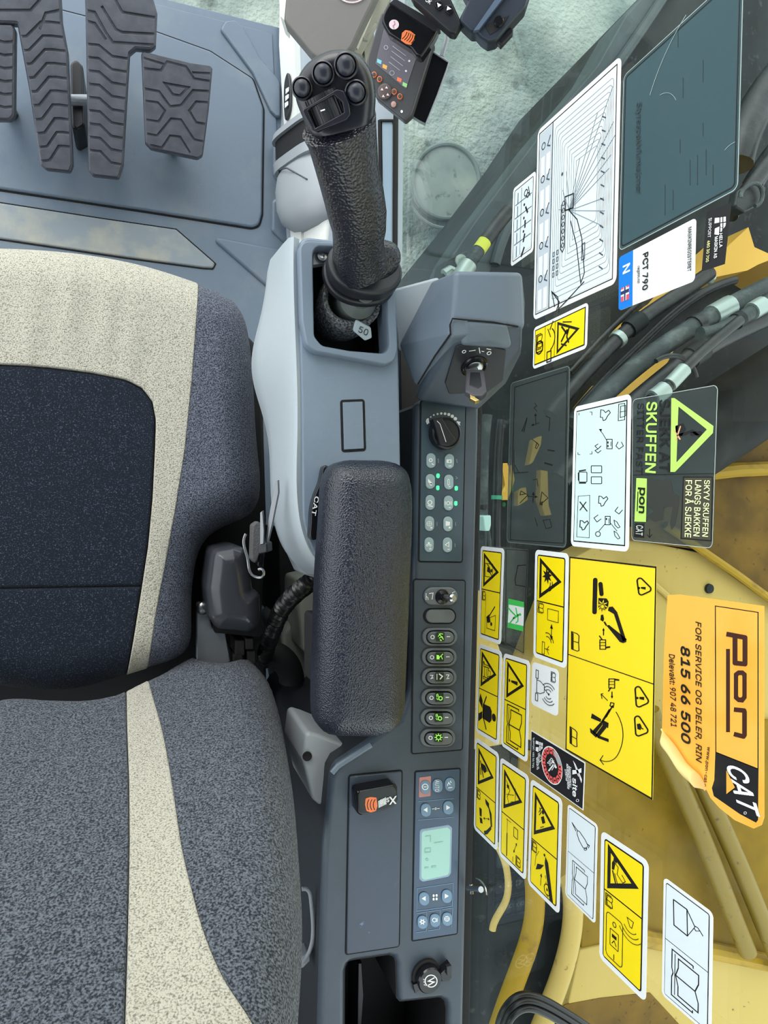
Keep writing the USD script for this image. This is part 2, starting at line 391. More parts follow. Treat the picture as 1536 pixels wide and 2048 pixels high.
HOSE = mat('hydraulic_hose', (20, 23, 24), 0.42, dirt=(18, (53, 60, 60), 0.5, 0.8), bump=(300, 0.0004))
HOSE_G = mat('hose_sleeve_dusty', (48, 58, 58), 0.6, dirt=(25, (94, 104, 102), 0.5, 0.75), bump=(200, 0.001))
DARKM = mat('dark_machine_steel', (22, 26, 27), 0.55, var=(9, 0.35, 0.7), rgb2=(38, 44, 45), dirt=(40, (64, 70, 69), 0.6, 0.75), spec=0.2)
FIT = mat('fitting_steel', (160, 176, 170), 0.4, metal=0.5)
# ================================================================== the setting
ZC, ZP = 0.585, 0.62
Z0 = H(0.0)
# ground far below, outside
gp = H(-1.15)
gx, gy = np.meshgrid(np.linspace(-3, 9, 130), np.linspace(-5, 9, 150))
gz = -1.15 + 0.06 * (meshkit.fbm(np.stack([gx * 1.7, gy * 1.7, gx * 0], -1), 5, 3) - 0.5)
nx, ny = gx.shape[1], gx.shape[0]
ii = np.arange(ny - 1)[:, None] * nx + np.arange(nx - 1)[None]
gf = np.vstack([np.stack([ii, ii + 1, ii + nx + 1], -1).reshape(-1, 3), np.stack([ii, ii + nx + 1, ii + nx], -1).reshape(-1, 3)])
solo('ground', (np.stack([gx.ravel(), gy.ravel(), gz.ravel()], 1), gf), MUD, 'pale muddy gravel ground seen through the windows below the cab', kind='structure', smooth=True)
# cab floor plate
fl = [(-330, -168), (345, 1), (560, 55), (590, 500), (640, 1500), (700, 2300), (-330, 2300)]
solo('floor', pxpuff(Z0.up(-0.004), fl, 0.002, 0.03), MAT_F, 'grey-blue rubber-covered cab floor', kind='structure')

# rubber floor mat: raised pads
fm = Thing('floor_mat', 'grey-blue moulded rubber floor mat under the pedals with raised pads', 'floor mat')
fm.part('base_sheet', pxpuff(Z0, [(-320, -150), (330, 12), (545, 66), (556, 300), (575, 500), (620, 1450), (-320, 1450)], 0.002, 0.004), MAT_F)
pl = rounded(PG(Z0.px([(-320, 340), (0, 379), (300, 424), (502, 456), (517, 452), (523, 430), (526, 220), (505, 160), (420, 105), (300, 62), (170, 35), (-320, -90)])), 0.012)
fm.part('raised_plate', on(Z0, puff(pl, 0.004, 0.006, base=lambda x, y: 0.006 + 0 * x)), MAT_F)
fm.part('raised_groove', on(Z0, puff(pl.buffer(0.003), 0.0, 0.001, base=lambda x, y: 0.0012 + 0 * x)), GROOVE)
st = [(-320, 360), (0, 407), (200, 438), (352, 460), (430, 528), (425, 537), (405, 536), (250, 515), (0, 478), (-320, 430)]
fm.part('heel_strip', on(Z0, puff(rounded(PG(Z0.px(st)), 0.004), 0.003, 0.004, base=lambda x, y: 0.004 + 0 * x)), MAT_D, label='dusty worn raised heel strip')
fm.part('strip_groove', on(Z0, puff(PG(Z0.px(st)).buffer(0.0022), 0.0, 0.001, base=lambda x, y: 0.001 + 0 * x)), GROOVE)
for q in ([(440, 62), (450, 45), (470, 43), (486, 58), (520, 120), (560, 165), (560, 245), (540, 225), (505, 150)],
          [(425, 480), (437, 476), (560, 500), (600, 545), (600, 620), (545, 585)],
          [(545, 285), (553, 278), (585, 290), (590, 390), (562, 375), (545, 350)],
          [(543, 405), (550, 397), (590, 418), (600, 490), (565, 485), (542, 462)]):
    fm.part('raised_rib', on(Z0, puff(rounded(PG(Z0.px(q)), 0.006), 0.005, 0.003, base=lambda x, y: 0.006 + 0 * x)), MAT_F)

# sloping sill panel between the floor and the low window edge (front right)
SI = Plane((0.232, 0, 0.01), (-0.935, 0, 0.355), (0, 1, 0))
def sil(pts, r=0.003, d=0.02, lift=0.0, rr=0.0): return pxpuff(SI.up(lift), pts, r, d, rr)
sp = Thing('wall_right', 'pale grey sloping trim panel beside the floor below the right window', kind='structure')
sp.part('panel', sil([(562, -60), (790, -60), (786, 240), (784, 530), (575, 530), (560, 260)]), mat('sill_grey', (156, 166, 176), 0.45))
sp.part('white_trim', sil([(561, -60), (561, 30), (575, 60), (588, 70), (594, 250), (597, 300), (603, 500), (583, 500), (575, 380), (568, 250), (558, 90)], 0.006, 0.02, 0.012), WHITE_P, label='off-white edge trim')
sp.part('inner_strip', sil([(757, 242), (784, 242), (782, 505), (763, 505)], 0.002, 0.01, 0.003), mat('sill_strip', (150, 172, 188), 0.4))
sp.part('slot', sil([(755, 240), (759, 238), (786, 238), (788, 170), (791, 170), (789, 510), (784, 510), (785, 243), (761, 243), (764, 505), (759, 505)], 0.001, 0.006, 0.006), GROOVE)
sp.part('badge', sil(spline([(574, 145), (579, 165), (580, 195), (577, 225), (571, 240), (567, 215), (567, 180), (570, 155)], 40, True), 0.002, 0.004, 0.018), BLACK, label='black oval badge')
sp.part('badge_mark', cat([sil([(571 + a, 178 + b), (577 + a, 174 + b), (577 + a, 182 + b), (571 + a, 188 + b)], 0.0, 0.001, 0.0215) for a, b in ((0, 0), (-0.5, 14), (-1.5, 28))]), WHITE, label='pale lettering blocks on the badge')

du = Thing('air_duct', 'pale grey rounded air duct with dark cuff behind the joystick', 'air duct', SI.hit(615, 390))
c_ = SI.hit(618, 440)
def dsec(v, ul, ur, lift, q=2.4):
    a, b = SI.hit(ul, v), SI.hit(ur, v); c = (a + b) / 2
    return (c, SI.e2 * np.sign((b - a).dot(SI.e2)), SI.n, np.linalg.norm(b - a) / 2, lift, q)
du.part('duct_body', loft([dsec(335, 574, 650, 0.030), dsec(345, 571, 655, 0.034), dsec(370, 571, 664, 0.040), dsec(410, 575, 668, 0.042), dsec(435, 583, 668, 0.040), dsec(452, 600, 664, 0.030), dsec(460, 622, 650, 0.016)]), GREY_P)
du.part('duct_seam', tube(np.array([SI.hit(*p) + SI.n * h for p, h in (((572, 362), 0.010), ((590, 352), 0.034), ((615, 352), 0.042), ((650, 372), 0.036))]), 0.0012, 6), RUBBER)
du.part('cuff_trim', loft([dsec(258, 570, 650, 0.034, 4), dsec(272, 570, 650, 0.036, 4)]), GREY_P)
du.part('cuff', loft([dsec(270, 572, 648, 0.030, 4), dsec(322, 574, 650, 0.030, 4)]), BLACK_M, label='black rubber cuff')
du.part('lower_trim', loft([dsec(318, 572, 652, 0.036, 4), dsec(336, 574, 654, 0.035, 4)]), GREY_P)
du.part('support', loft([dsec(452, 612, 660, 0.012), dsec(500, 612, 655, 0.012)]), WHITE_P)

# right window: pane, lower seal; it is the plane all labels stick to
wy0, wy1, wz0, wz1 = -0.62, 1.1, 0.10, 1.55
PANE = PG([(-0.62, 0.565), (0.205, 0.575), (0.225, 0.555), (0.232, 0.27), (1.1, 0.27), (1.1, 1.55), (-0.62, 1.55)])
wn = Thing('window_1', 'right cab side window of clear tinted glass covered in warning labels', kind='structure')
vw = W(-0.0055)
wn.part('pane', on(Plane((XW + 0.0055, 0, 0), (-1, 0, 0), (0, -1, 0)), (lambda m: (np.column_stack([-m[0][:, 0], m[0][:, 1], m[0][:, 2]]), m[1][:, ::-1]))(puff(PANE, 0.0, 0.005))), GLASS)
wn.part('seal', pxpuff(H(ZC - 0.012), [(952, 800), (962, 796), (966, 830), (950, 1500), (936, 2250), (918, 2250), (932, 1500)], 0.003, 0.02), BLACK_M, label='black rubber seal along the window foot')

# unseen cab roof over the operator: it keeps the top light off, the windows let daylight in from the front, the left and the right
ro_ = Thing('ceiling', 'flat grey cab roof above the seat, out of view, keeping top light off the cab', kind='structure')
ro_.part('roof_lining', boxm((-0.95, -0.95, 1.78), (0.40, 0.62, 1.86)), mat('roof_lining', (84, 86, 90), 0.8))  # dark lining keeps reflections of the unseen roof dim
bo_ = Thing('boom_beam', 'yellow steel boom rising forward on the right of the cab, out of view, shading the deck and darkening reflections', kind='structure')  # boom out of view, placed to shade the deck and darken reflections
bo_.part('beam', (lambda m: (np.column_stack([0.98 + m[0][:, 2] + 0.42, m[0][:, 0], m[0][:, 1]]), m[1]))(puff(Polygon([(-0.75, 0.52), (-0.35, 0.50), (0.6, 1.2), (2.3, 2.3), (2.1, 2.75), (0.4, 1.95), (-0.8, 1.0)]), 0.01, 0.42)), mat('boom_yellow', (190, 150, 40), 0.5))
wb_ = Thing('wall_back', 'grey rear cab wall below the rear window, out of view, blocking low light from the rear', kind='structure')  # wall out of view, placed to block low daylight from the rear
wb_.part('panel', boxm((-0.95, -0.93, 0.0), (0.36, -0.88, 0.95)), MATS['roof_lining'])
# ================================================================== pedals
def zw(z): return H(z)
def chevrons(pl, poly, lines, w, h=0.004):
    g = PG(pl.px(poly)).buffer(-0.002)
    cut = unary_union([LineString(pl.px(l)).buffer(w / 2, cap_style=2, join_style=2) for l in lines])
    return g.difference(cut)
PP = Plane((0, 0.66, 0.16), (0, -0.30, 0.954))                    # the pads tilt back a little
def pedal(name, label, poly, lines, lever, pl=PP):
    at = pl.hit(*np.mean(poly, 0)); t = Thing(name, label, 'pedal', (at[0], at[1], 0))
    g = rounded(PG(pl.px(poly)), 0.005)
    t.part('pad', on(pl, puff(g, 0.004, 0.016)), RUBBER)
    cut = unary_union([LineString(pl.px(spline(l, 24) if len(l) > 9 else l)).buffer(0.0016, cap_style=2, join_style=2) for l in lines])
    tr = g.buffer(-0.0025).difference(cut)
    t.part('tread', on(pl.up(0.0001), puff(tr, 0.0012, 0.001, base=lambda x, y: 0.0034 + 0 * x, nr=2)), RUBBER, kind='stuff')
    if lever: t.part('lever', lever, BLACK)
    return t
def zig(u0, u1, v, k, left=0.22, right=0.30, a=22):
    w = u1 - u0; return [(u0 - 6, v + a * 0.55 + k), (u0 + w * left, v + a * 0.45 + k), (u0 + w * 0.52, v - a * 0.75), (u0 + w * (1 - right), v - a * 0.75), (u1 + 6, v - a * 0.75 + 4)]
def zag(u0, u1, v, k, a=22):
    w = u1 - u0; return [(u0 - 6, v - a * 0.6), (u0 + w * 0.30, v - a * 0.6 + 3), (u0 + w * 0.62, v + a * 0.55), (u0 + w * 0.75, v + a * 0.62), (u1 + 6, v + a * 0.65 + 4)]
def leverm(u, v0, v1, w):
    a, b = PP.hit(u, v0), PP.hit(u, v1)
    return cat([tube([a - PP.n * 0.022, (a + b) / 2 - PP.n * 0.022, b - PP.n * 0.022], w, 8), tube([b - PP.n * 0.02, (b[0], b[1] + 0.03, 0.05), (b[0], b[1] + 0.05, 0.006)], w, 8)])
p1 = [(-60, -80), (118, -80), (124, 40), (136, 105), (146, 330), (140, 345), (92, 340), (80, 330), (58, 180), (34, 48), (-60, 44)]
pedal('travel_pedal', 'left long black ribbed travel pedal with a wide upper pad', p1,
      [zig(33 + i * 6, 128 + i * 2.1, 62 + i * 27.5, 2) for i in range(10)] + [[(-40, -4), (52, -2), (90, -46), (130, -46)], [(-60, 22), (62, 22), (96, -16), (130, -16)], [(80, 60), (92, 28), (130, 20)]], leverm(92, 40, 270, 0.012))
p2 = [(168, -80), (285, -80), (315, 26), (312, 92), (302, 100), (272, 98), (260, 108), (247, 330), (238, 358), (185, 352), (176, 340), (172, 100)]
pedal('travel_pedal', 'right long black ribbed travel pedal with an angled upper pad', p2,
      [zag(172 + i * 1.2, 258 - i * 1.3, 102 + i * 26.5, 2) for i in range(9)] + [[(168, 22), (190, 26), (212, 66), (226, 86), (320, 92)], [(204, 14), (232, 60), (244, 66), (318, 70)], [(225, -10), (245, 26), (318, 38)], [(168, 42), (190, 48), (212, 80)]], leverm(210, 40, 280, 0.012))
p0 = [(-70, 46), (26, 48), (31, 60), (29, 232), (20, 241), (-70, 240)]
pedal('foot_pedal', 'short black ribbed pedal cut off by the picture edge', p0, [[(-70, 78 + i * 26), (-10, 80 + i * 26), (10, 86 + i * 26), (36, 84 + i * 26)] for i in range(6)], leverm(-10, 70, 200, 0.01))
p3 = [(282, 101), (330, 112), (380, 124), (426, 131), (418, 220), (406, 312), (396, 318), (340, 306), (302, 298), (290, 285)]
pedal('footrest', 'separate square black footrest pad with a cross-shaped tread', p3,
      [[(284, 138), (322, 142), (334, 124), (372, 134), (388, 158), (425, 164)], [(330, 168), (376, 176), (360, 192), (346, 190), (330, 168)], [(286, 178), (318, 184), (340, 214), (362, 212), (386, 182), (424, 184)],
       [(288, 202), (316, 206), (330, 222), (318, 244), (292, 240)], [(422, 206), (392, 204), (378, 222), (392, 246), (416, 250)], [(294, 268), (314, 272), (342, 238), (362, 240), (388, 280), (410, 284)], [(300, 290), (324, 296), (340, 272), (360, 274), (380, 306)],
       [(284, 116), (330, 130)], [(384, 146), (424, 148)]], leverm(352, 130, 280, 0.01))
lk = Thing('pedal_linkage', 'dark metal pivot linkage between the two long travel pedals', 'linkage', (*Z0.hit(152, 250)[:2], 0))
lk.part('bracket', pxpuff(H(0.075), [(140, 125), (152, 116), (166, 130), (170, 250), (150, 262), (143, 250)], 0.006, 0.07, 0.006), BLACK)
lk.part('pin', tube([H(0.085).hit(130, 200), H(0.085).hit(176, 200)], 0.008, 12), STEEL_P)
lk.part('foot', pxpuff(H(0.02), [(145, 240), (172, 244), (174, 272), (148, 276)], 0.004, 0.02), BLACK_M)

# ================================================================== seat
ZS = 0.43; S = H(ZS)
XC = S.hit(-40, 1000)[0]
out_r = S.px(spline([(-40, 470), (100, 477), (200, 490), (300, 512), (400, 545), (458, 570), (492, 600), (508, 650), (520, 780), (528, 900), (533, 975), (522, 1018), (450, 1058), (410, 1095), (394, 1150), (388, 1250), (381, 1310), (300, 1352), (255, 1366), (-40, 1385)], 90))
def mirror(p): p = np.asarray(p); m = p[::-1].copy(); m[:, 0] = 2 * XC - m[:, 0]; return np.vstack([p, m])
OUT = PG(mirror(out_r)); OB = OUT.boundary
BG = PG(mirror(S.px([(-40, 380), (400, 380), (400, 552), (393, 640), (384, 760), (370, 900), (351, 1020), (331, 1130), (312, 1230), (296, 1345), (290, 1480), (-40, 1480)]))).intersection(OUT)
IN_ = PG(mirror(S.px([(-40, 727), (30, 730), (100, 735), (180, 745), (250, 759), (284, 776), (304, 803), (311, 840), (309, 900), (304, 1000), (295, 1095), (282, 1180), (266, 1280), (250, 1370), (245, 1480), (-40, 1480)]))).intersection(OUT)
cr = S.px([(-40, 1177), (283, 1173)])
wr = [(S.hit(u, v)[:2], a) for u, v, a in ((140, 610, 0.30), (215, 650, 0.28), (262, 690, 0.30), (60, 660, 0.2))]
def zc(x, y):
    d = shapely.distance(shapely.points(np.column_stack([x, y])), OB); R = 0.05
    z = -R + np.sqrt(np.maximum(R * R - (R - np.minimum(d, R)) ** 2, 0))
    z = z + 0.018 * np.exp(-((np.abs(x - XC) - 0.29) / 0.07) ** 2) * np.clip((0.35 - y) / 0.2, 0, 1) * np.clip(d / 0.05, 0, 1)
    for (a, b), k in wr: z = z + 0.0035 * np.exp(-((x - a - k * 0.2 * (y - b)) / 0.009) ** 2 - ((y - b) / 0.05) ** 2)
    return z
seat = Thing('operator_seat', 'dark grey cloth operator seat with beige panels, filling the left of the view', 'seat', (XC, -0.05, 0))
side = OUT.difference(BG)
for p in polys(side)[:2]:
    k = seat.part('cushion_bolster', on(S, puff(p, 0.003, 0.085, step=0.01, base=zc, grid=0.008)), SEAT_DARK)
seat.part('cushion_border', on(S, puff(BG.difference(IN_.buffer(0.0005)), 0.003, 0.085, step=0.01, base=lambda x, y: zc(x, y) + 0.001, grid=0.008)), BEIGE, label='beige cloth cushion border')
ycr = cr[:, 1].mean()
f1 = IN_.intersection(rect(-2, ycr, 2, 2)); f2 = IN_.intersection(rect(-2, -2, 2, ycr))
def zi(x, y):
    return zc(x, y) - 0.001
seat.part('cushion_insert', on(S, puff(f1, 0.009, 0.08, step=0.008, base=zi, grid=0.008)), SEAT_MID)
seat.part('cushion_insert', on(S, puff(f2, 0.010, 0.08, step=0.008, base=zi, grid=0.008)), SEAT_MID)
seat.part('suspension', pxpuff(H(0.27), [(-330, 640), (470, 640), (524, 700), (534, 1040), (524, 1250), (534, 1330), (534, 1500), (520, 1640), (-330, 1640)], 0.01, 0.26, 0.01), BLACK_M)
seat.part('cushion_base', on(S, (lambda m: m)(puff(OUT.buffer(-0.03), 0.01, 0.30, base=lambda x, y: -0.08 + 0 * x))), BLACK_M)
# backrest
yb = S.hit(0, 1385)[1] + 0.012
BK = Plane((0, yb, ZS - 0.03), (0, math.cos(math.radians(12)), math.sin(math.radians(12))))
def bk(pts): return BK.px(pts)
bo = bk(spline([(-40, 1392), (120, 1380), (235, 1366), (262, 1352), (300, 1336), (345, 1312), (392, 1300), (425, 1312), (462, 1320), (500, 1316), (530, 1326), (552, 1352), (572, 1420), (590, 1520), (602, 1640), (610, 1760), (609, 1850), (602, 1960), (596, 2060), (586, 2200), (566, 2400), (-40, 2430)], 90))
BO = PG(mirror(bo)); BB = BO.boundary
st_r = bk([(252, 1330), (254, 1450), (258, 1560), (259, 1680), (257, 1800), (254, 1920), (250, 2048), (246, 2300), (246, 2460), (-40, 2460), (-40, 1330)])
be_r = bk(list(spline([(292, 1330), (300, 1370), (322, 1450), (338, 1530), (352, 1620), (364, 1700), (382, 1780), (403, 1860), (420, 1910), (450, 1975), (500, 2048), (560, 2130), (640, 2210)], 40)) + [(700, 2460), (-40, 2460), (-40, 1330)])
MID = PG(mirror(st_r)).intersection(BO); BE = PG(mirror(be_r)).intersection(BO)
def zb(x, y):
    d = shapely.distance(shapely.points(np.column_stack([x, y])), BB); R = 0.035
    z = -R + np.sqrt(np.maximum(R * R - (R - np.minimum(d, R)) ** 2, 0))
    return z + 0.03 * np.clip((np.abs(x - XC) - 0.17) / 0.12, 0, 1) ** 1.6 * np.clip(d / 0.06, 0, 1)
for p in polys(BO.difference(BE))[:2]:
    seat.part('backrest_wing', on(BK, puff(p, 0.002, 0.07, step=0.01, base=zb, grid=0.009)), SEAT_BACK)
for p in polys(BE.difference(MID)):
    if p.area > 1e-4: seat.part('backrest_stripe', on(BK, puff(p, 0.002, 0.07, step=0.008, base=lambda x, y: zb(x, y) + 0.0008, grid=0.009)), BEIGE, label='beige cloth backrest stripe')
seat.part('backrest_centre', on(BK, puff(MID, 0.006, 0.07, step=0.01, base=lambda x, y: zb(x, y) + 0.001, grid=0.010)), SEAT_BACK)

# things beside the seat
br = Thing('seat_bracket', 'pale blue-grey steel seat bracket below the belt housing', 'bracket', S.hit(425, 1280))
br.part('plate', pxpuff(H(0.36), [(393, 1205), (412, 1205), (425, 1255), (450, 1262), (462, 1325), (420, 1335), (393, 1320)], 0.003, 0.012, 0.003), STEEL_P)
br.part('bolt', lathe([(0.004, 0), (0.008, 0.001), (0.008, 0.006), (0.005, 0.008)], H(0.362).hit(405, 1216), (0, 0, 1), 12), STEEL)
rc = Thing('belt_retractor', 'glossy black rounded seat-belt housing between cushion and backrest', 'seat belt housing', H(0.40).hit(470, 1180))
HB = H(0.475)
hp = rounded(PG(HB.px([(424, 1098), (470, 1090), (497, 1098), (510, 1180), (525, 1190), (526, 1240), (520, 1262), (500, 1270), (436, 1262), (420, 1240), (414, 1180)])), 0.010)
rc.part('cover', on(HB, puff_wide(hp, 0.022, 0.10, step=0.003, nr=8)), mat('cover_gloss', (54, 56, 62), 0.2))
rc.part('mount', pxpuff(H(0.38), [(414, 1190), (424, 1100), (520, 1195), (530, 1262), (520, 1275), (430, 1266)], 0.003, 0.09), BLACK_M)
sb = Thing('seat_belt', 'seat belt tongue with steel loop and folded black webbing', 'seat belt', H(0.5).hit(510, 1100))
HL = H(0.525)
sb.part('wire_loop', tube(np.array([HL.hit(*p) for p in spline([(492, 1068), (488, 1078), (496, 1120), (503, 1148), (512, 1154), (526, 1152), (527, 1142), (516, 1140)], 50)]), 0.0016, 10), STEEL)
sb.part('webbing', pxpuff(H(0.515), [(505, 1050), (516, 1042), (527, 1050), (524, 1095), (512, 1130), (503, 1118)], 0.003, 0.02, 0.002), mat('belt_webbing', (84, 84, 86), 0.8, bump=(500, 0.0008)))
bl = Plane(H(0.60).hit(540, 1030), (-0.55, -0.1, 0.83))
sb.part('tongue', on(bl, puff(PG(bl.px([(551, 962), (556, 960), (557, 985), (544, 1050), (535, 1088), (530, 1086), (536, 1040), (545, 990)])), 0.0012, 0.003)), STEEL_D)
sb.part('tongue_plate', on(bl.up(0.006), puff(PG(bl.px([(525, 1024), (530, 1020), (533, 1060), (532, 1086), (525, 1088)])), 0.001, 0.003)), STEEL_D)
sb.part('tongue_grip', on(bl.up(0.004), puff(rounded(PG(bl.px([(518, 1086), (537, 1084), (538, 1104), (519, 1108)])), 0.002), 0.002, 0.012)), BLACK)
sb.part('latch', pxpuff(H(0.50), [(518, 1104), (532, 1104), (526, 1140), (514, 1132)], 0.004, 0.03, 0.002), BLACK_G)
cb = Thing('corrugated_cable', 'black corrugated cable sleeve running from the pod to the seat base', 'cable', H(0.42).hit(570, 1200))
cc = np.array([H(z).hit(u, v) for u, v, z in spline([(632, 1155, 0.50), (610, 1172, 0.49), (580, 1198, 0.46), (562, 1222, 0.44), (548, 1255, 0.41), (536, 1290, 0.36), (526, 1325, 0.30)], 90)])
cb.part('sleeve', tube(cc, 0.010 + 0.0016 * np.sin(np.arange(90) * 1.9), 12), mat('sleeve_black', (26, 26, 28), 0.3))
cn = Thing('cable_connector', 'small black plug connectors bunched under the belt housing', 'connector', H(0.36).hit(485, 1300))
for a in ((470, 1280, 490, 1312), (490, 1276, 508, 1300), (466, 1308, 486, 1330), (494, 1302, 512, 1330)):
    cn.part('plug', pxpuff(H(0.37), [(a[0], a[1]), (a[2], a[1]), (a[2], a[3]), (a[0], a[3])], 0.003, 0.05, 0.002), mat('plug_grey', (48, 48, 46), 0.5) if 'plug_grey' not in MATS else MATS['plug_grey'])
sh = Thing('black_hose', 'thick black rubber hose bending behind the seat beside the backrest', 'hose', H(0.3).hit(580, 1330))
sh.part('hose_tube', tube(np.array([H(z).hit(u, v) for u, v, z in spline([(520, 1315, 0.30), (556, 1312, 0.31), (570, 1324, 0.31), (580, 1342, 0.305), (583, 1362, 0.30)], 50)]), 0.018, 16), BLACK_M)
bx = Thing('rear_trim', 'olive-grey moulded panel behind the armrest', 'trim panel', H(0.25).hit(600, 1300))
bx.part('panel', pxpuff(H(0.28), [(565, 1262), (590, 1235), (640, 1190), (650, 1500), (600, 1500), (570, 1330)], 0.012, 0.2, 0.01), mat('olive_plastic', (132, 138, 128), 0.5))
bx.part('panel_rib', pxpuff(H(0.35), [(598, 1160), (640, 1150), (640, 1330), (604, 1300), (597, 1220)], 0.01, 0.1, 0.006), MATS['olive_plastic'])
bx.part('lower_block', pxpuff(H(0.21), [(556, 1050), (640, 1090), (660, 1180), (640, 1262), (590, 1262), (560, 1240)], 0.004, 0.2, 0.004), BLACK_M)  # black fill block darkening the gap below the pod
ad = Thing('seat_adjuster', 'thin grey bow-shaped lever at the right side of the backrest', 'lever', H(0.5).hit(615, 1850))
ad.part('bow', tube(np.array([H(0.55).hit(*p) for p in spline([(604, 1778), (616, 1780), (622, 1800), (626, 1850), (624, 1885), (614, 1912), (604, 1924)], 40)]), 0.0022, 10), MATS['grey_plastic'])
ad.part('lever_pivot', pxpuff(H(0.55), [(600, 1915), (620, 1905), (622, 1922), (606, 1938), (598, 1938)], 0.003, 0.02, 0.003), GREY_P)
# ================================================================== joystick pod (left console)
PT = H(ZP)
pod = Thing('joystick_console', 'grey-blue joystick console with pale side wall, between seat and switch console', 'console', (*PT.hit(700, 800)[:2], 0))
POD_T = [(597, 470), (790, 492), (800, 740), (806, 1130), (640, 1150), (612, 1075), (603, 1040), (601, 800), (598, 700)]
OPEN_ = [(626, 500), (762, 512), (776, 704), (700, 696), (640, 684), (628, 660)]
g = rounded(PG(PT.px(POD_T)), 0.012); go = rounded(PG(PT.px(OPEN_)), 0.006)
pod.part('top_panel', on(PT, puff(g.difference(go.buffer(0.004)), 0.006, 0.05, nr=4)), POD)
# pale side wall: bulges out towards the seat
def wsec(dz, off): return (dz, off)
wl = [(592, 474), (596, 700), (599, 860), (601, 1020), (610, 1066), (630, 1110), (660, 1140)]
wl3 = np.array([PT.hit(*p) for p in spline(wl, 60)])
tn = np.gradient(wl3, axis=0); nn = np.stack([tn[:, 1], -tn[:, 0], 0 * tn[:, 0]], 1); nn /= np.linalg.norm(nn, axis=1)[:, None]
rows = []
for dz, off in ((-0.004, -0.004), (0.0, 0.002), (-0.004, 0.006), (-0.02, 0.008), (-0.07, 0.012), (-0.11, 0.008), (-0.14, -0.004), (-0.15, -0.02), (-0.15, -0.06)):
    bul = (0.020 * np.exp(-((np.arange(60) - 19) / 11.0) ** 2) * min(1, -dz / 0.1) if dz < -0.01 else np.zeros(60))[:, None]
    rows.append(wl3 + nn * (off + bul) + np.array([0, 0, dz]))
rows = np.array(rows); R_, N_ = rows.shape[:2]
i_ = np.arange(R_ - 1)[:, None] * N_ + np.arange(N_ - 1)[None]
wf = np.vstack([np.stack([i_, i_ + N_, i_ + N_ + 1], -1).reshape(-1, 3), np.stack([i_, i_ + N_ + 1, i_ + 1], -1).reshape(-1, 3)])
pod.part('side_wall', (rows.reshape(-1, 3), wf[:, ::-1]), BEIGE_P, label='pale grey side wall facing the seat', smooth=50)
pod.part('inner_body', on(PT, puff(g.buffer(-0.006).difference(go.buffer(0.004)), 0, 0.12, base=lambda x, y: -0.02 + 0 * x)), BLACK_M)
PR = H(ZP + 0.012)
ro = rounded(PG(PR.px([(598, 482), (620, 480), (790, 490), (797, 700), (790, 724), (770, 730), (630, 704), (612, 690), (603, 640)])), 0.010)
ri = rounded(PG(PR.px([(627, 494), (765, 500), (778, 690), (772, 706), (700, 700), (645, 690), (630, 672)])), 0.008)
pod.part('boot_frame', on(PR, puff(ro.difference(ri), 0.006, 0.03, nr=5)), RIM, label='raised frame round the joystick boot')
pod.part('well_floor', pxpuff(H(ZP - 0.06), [(612, 480), (785, 490), (790, 735), (610, 720)], 0, 0.01), BLACK_M)
pod.part('screw_plate', pxpuff(H(ZP - 0.004), [(626, 495), (662, 498), (662, 524), (626, 530)], 0.001, 0.01), STEEL_P)
sc = H(ZP - 0.003).hit(643, 514)
pod.part('screw', lathe([(0.0050, 0), (0.0056, 0.0012), (0.0046, 0.0030), (0.0022, 0.0034), (0.0018, 0.0012)], sc, (0, 0, 1), 20), STEEL, label='shiny round-head screw')
bk_o = rounded(PG(PT.px([(680, 800), (729, 798), (732, 902), (683, 905)])), 0.003)
pod.part('blank_groove', on(PT, puff(bk_o, 0, 0.001, base=lambda x, y: 0.0004 + 0 * x)), GROOVE)
pod.part('blank_cover', on(PT, puff(bk_o.buffer(-0.0024), 0.0012, 0.002, base=lambda x, y: 0.0016 + 0 * x)), POD)
pod.part('rear_foot', pxpuff(H(ZP - 0.07), [(600, 1092), (640, 1130), (650, 1162), (612, 1150), (596, 1115)], 0.004, 0.06, 0.004), GREY_P)
sd = H(ZP + 0.014)
stp = spline([(652, 930), (643, 952), (632, 985), (623, 1020), (621, 1055), (625, 1080), (636, 1078), (640, 1040), (646, 1000), (654, 965), (660, 935)], 60, True)
sw_ = Thing('armrest_tag', 'narrow black strip with white letters along the armrest edge', 'strip', sd.hit(640, 1000))
sw_.part('strip', pxpuff(sd, stp, 0.002, 0.012), BLACK_G)
sw_.part('lettering', pxtext(sd.up(0.0004), 'CAT', (630, 992), (623, 1030), (638, 994), bold=True), WHITE)

# joystick
HZ = 0.785
ax_dir = None
jb = H(0.655).hit(728, 562); jt = H(HZ).hit(668, 190)
joy = Thing('joystick', 'black joystick with pebbled grip, four round buttons and a thumb wheel', 'joystick', (jb[0], jb[1], ZP - 0.05))
def jsec(u0, v0, u1, v1, z, dep, q=2.2):
    a, b = H(z).hit(u0, v0), H(z).hit(u1, v1)
    c = (a + b) / 2; return c, b - a, np.linalg.norm(b - a) / 2, dep, q
raw = [jsec(606, 262, 748, 236, 0.772, 0.020), jsec(618, 285, 748, 262, 0.764, 0.021), jsec(628, 318, 750, 300, 0.752, 0.0225), jsec(638, 352, 752, 338, 0.741, 0.0235),
       jsec(649, 392, 763, 384, 0.726, 0.0235), jsec(659, 432, 769, 426, 0.712, 0.0230), jsec(667, 462, 768, 458, 0.701, 0.0215), jsec(668, 482, 764, 478, 0.693, 0.020), jsec(668, 506, 766, 498, 0.684, 0.019), jsec(676, 530, 770, 526, 0.672, 0.018), jsec(690, 550, 775, 552, 0.664, 0.016)]
cs = np.array([r[0] for r in raw]); tg = np.gradient(cs, axis=0); tg /= np.linalg.norm(tg, axis=1)[:, None]
secs = []
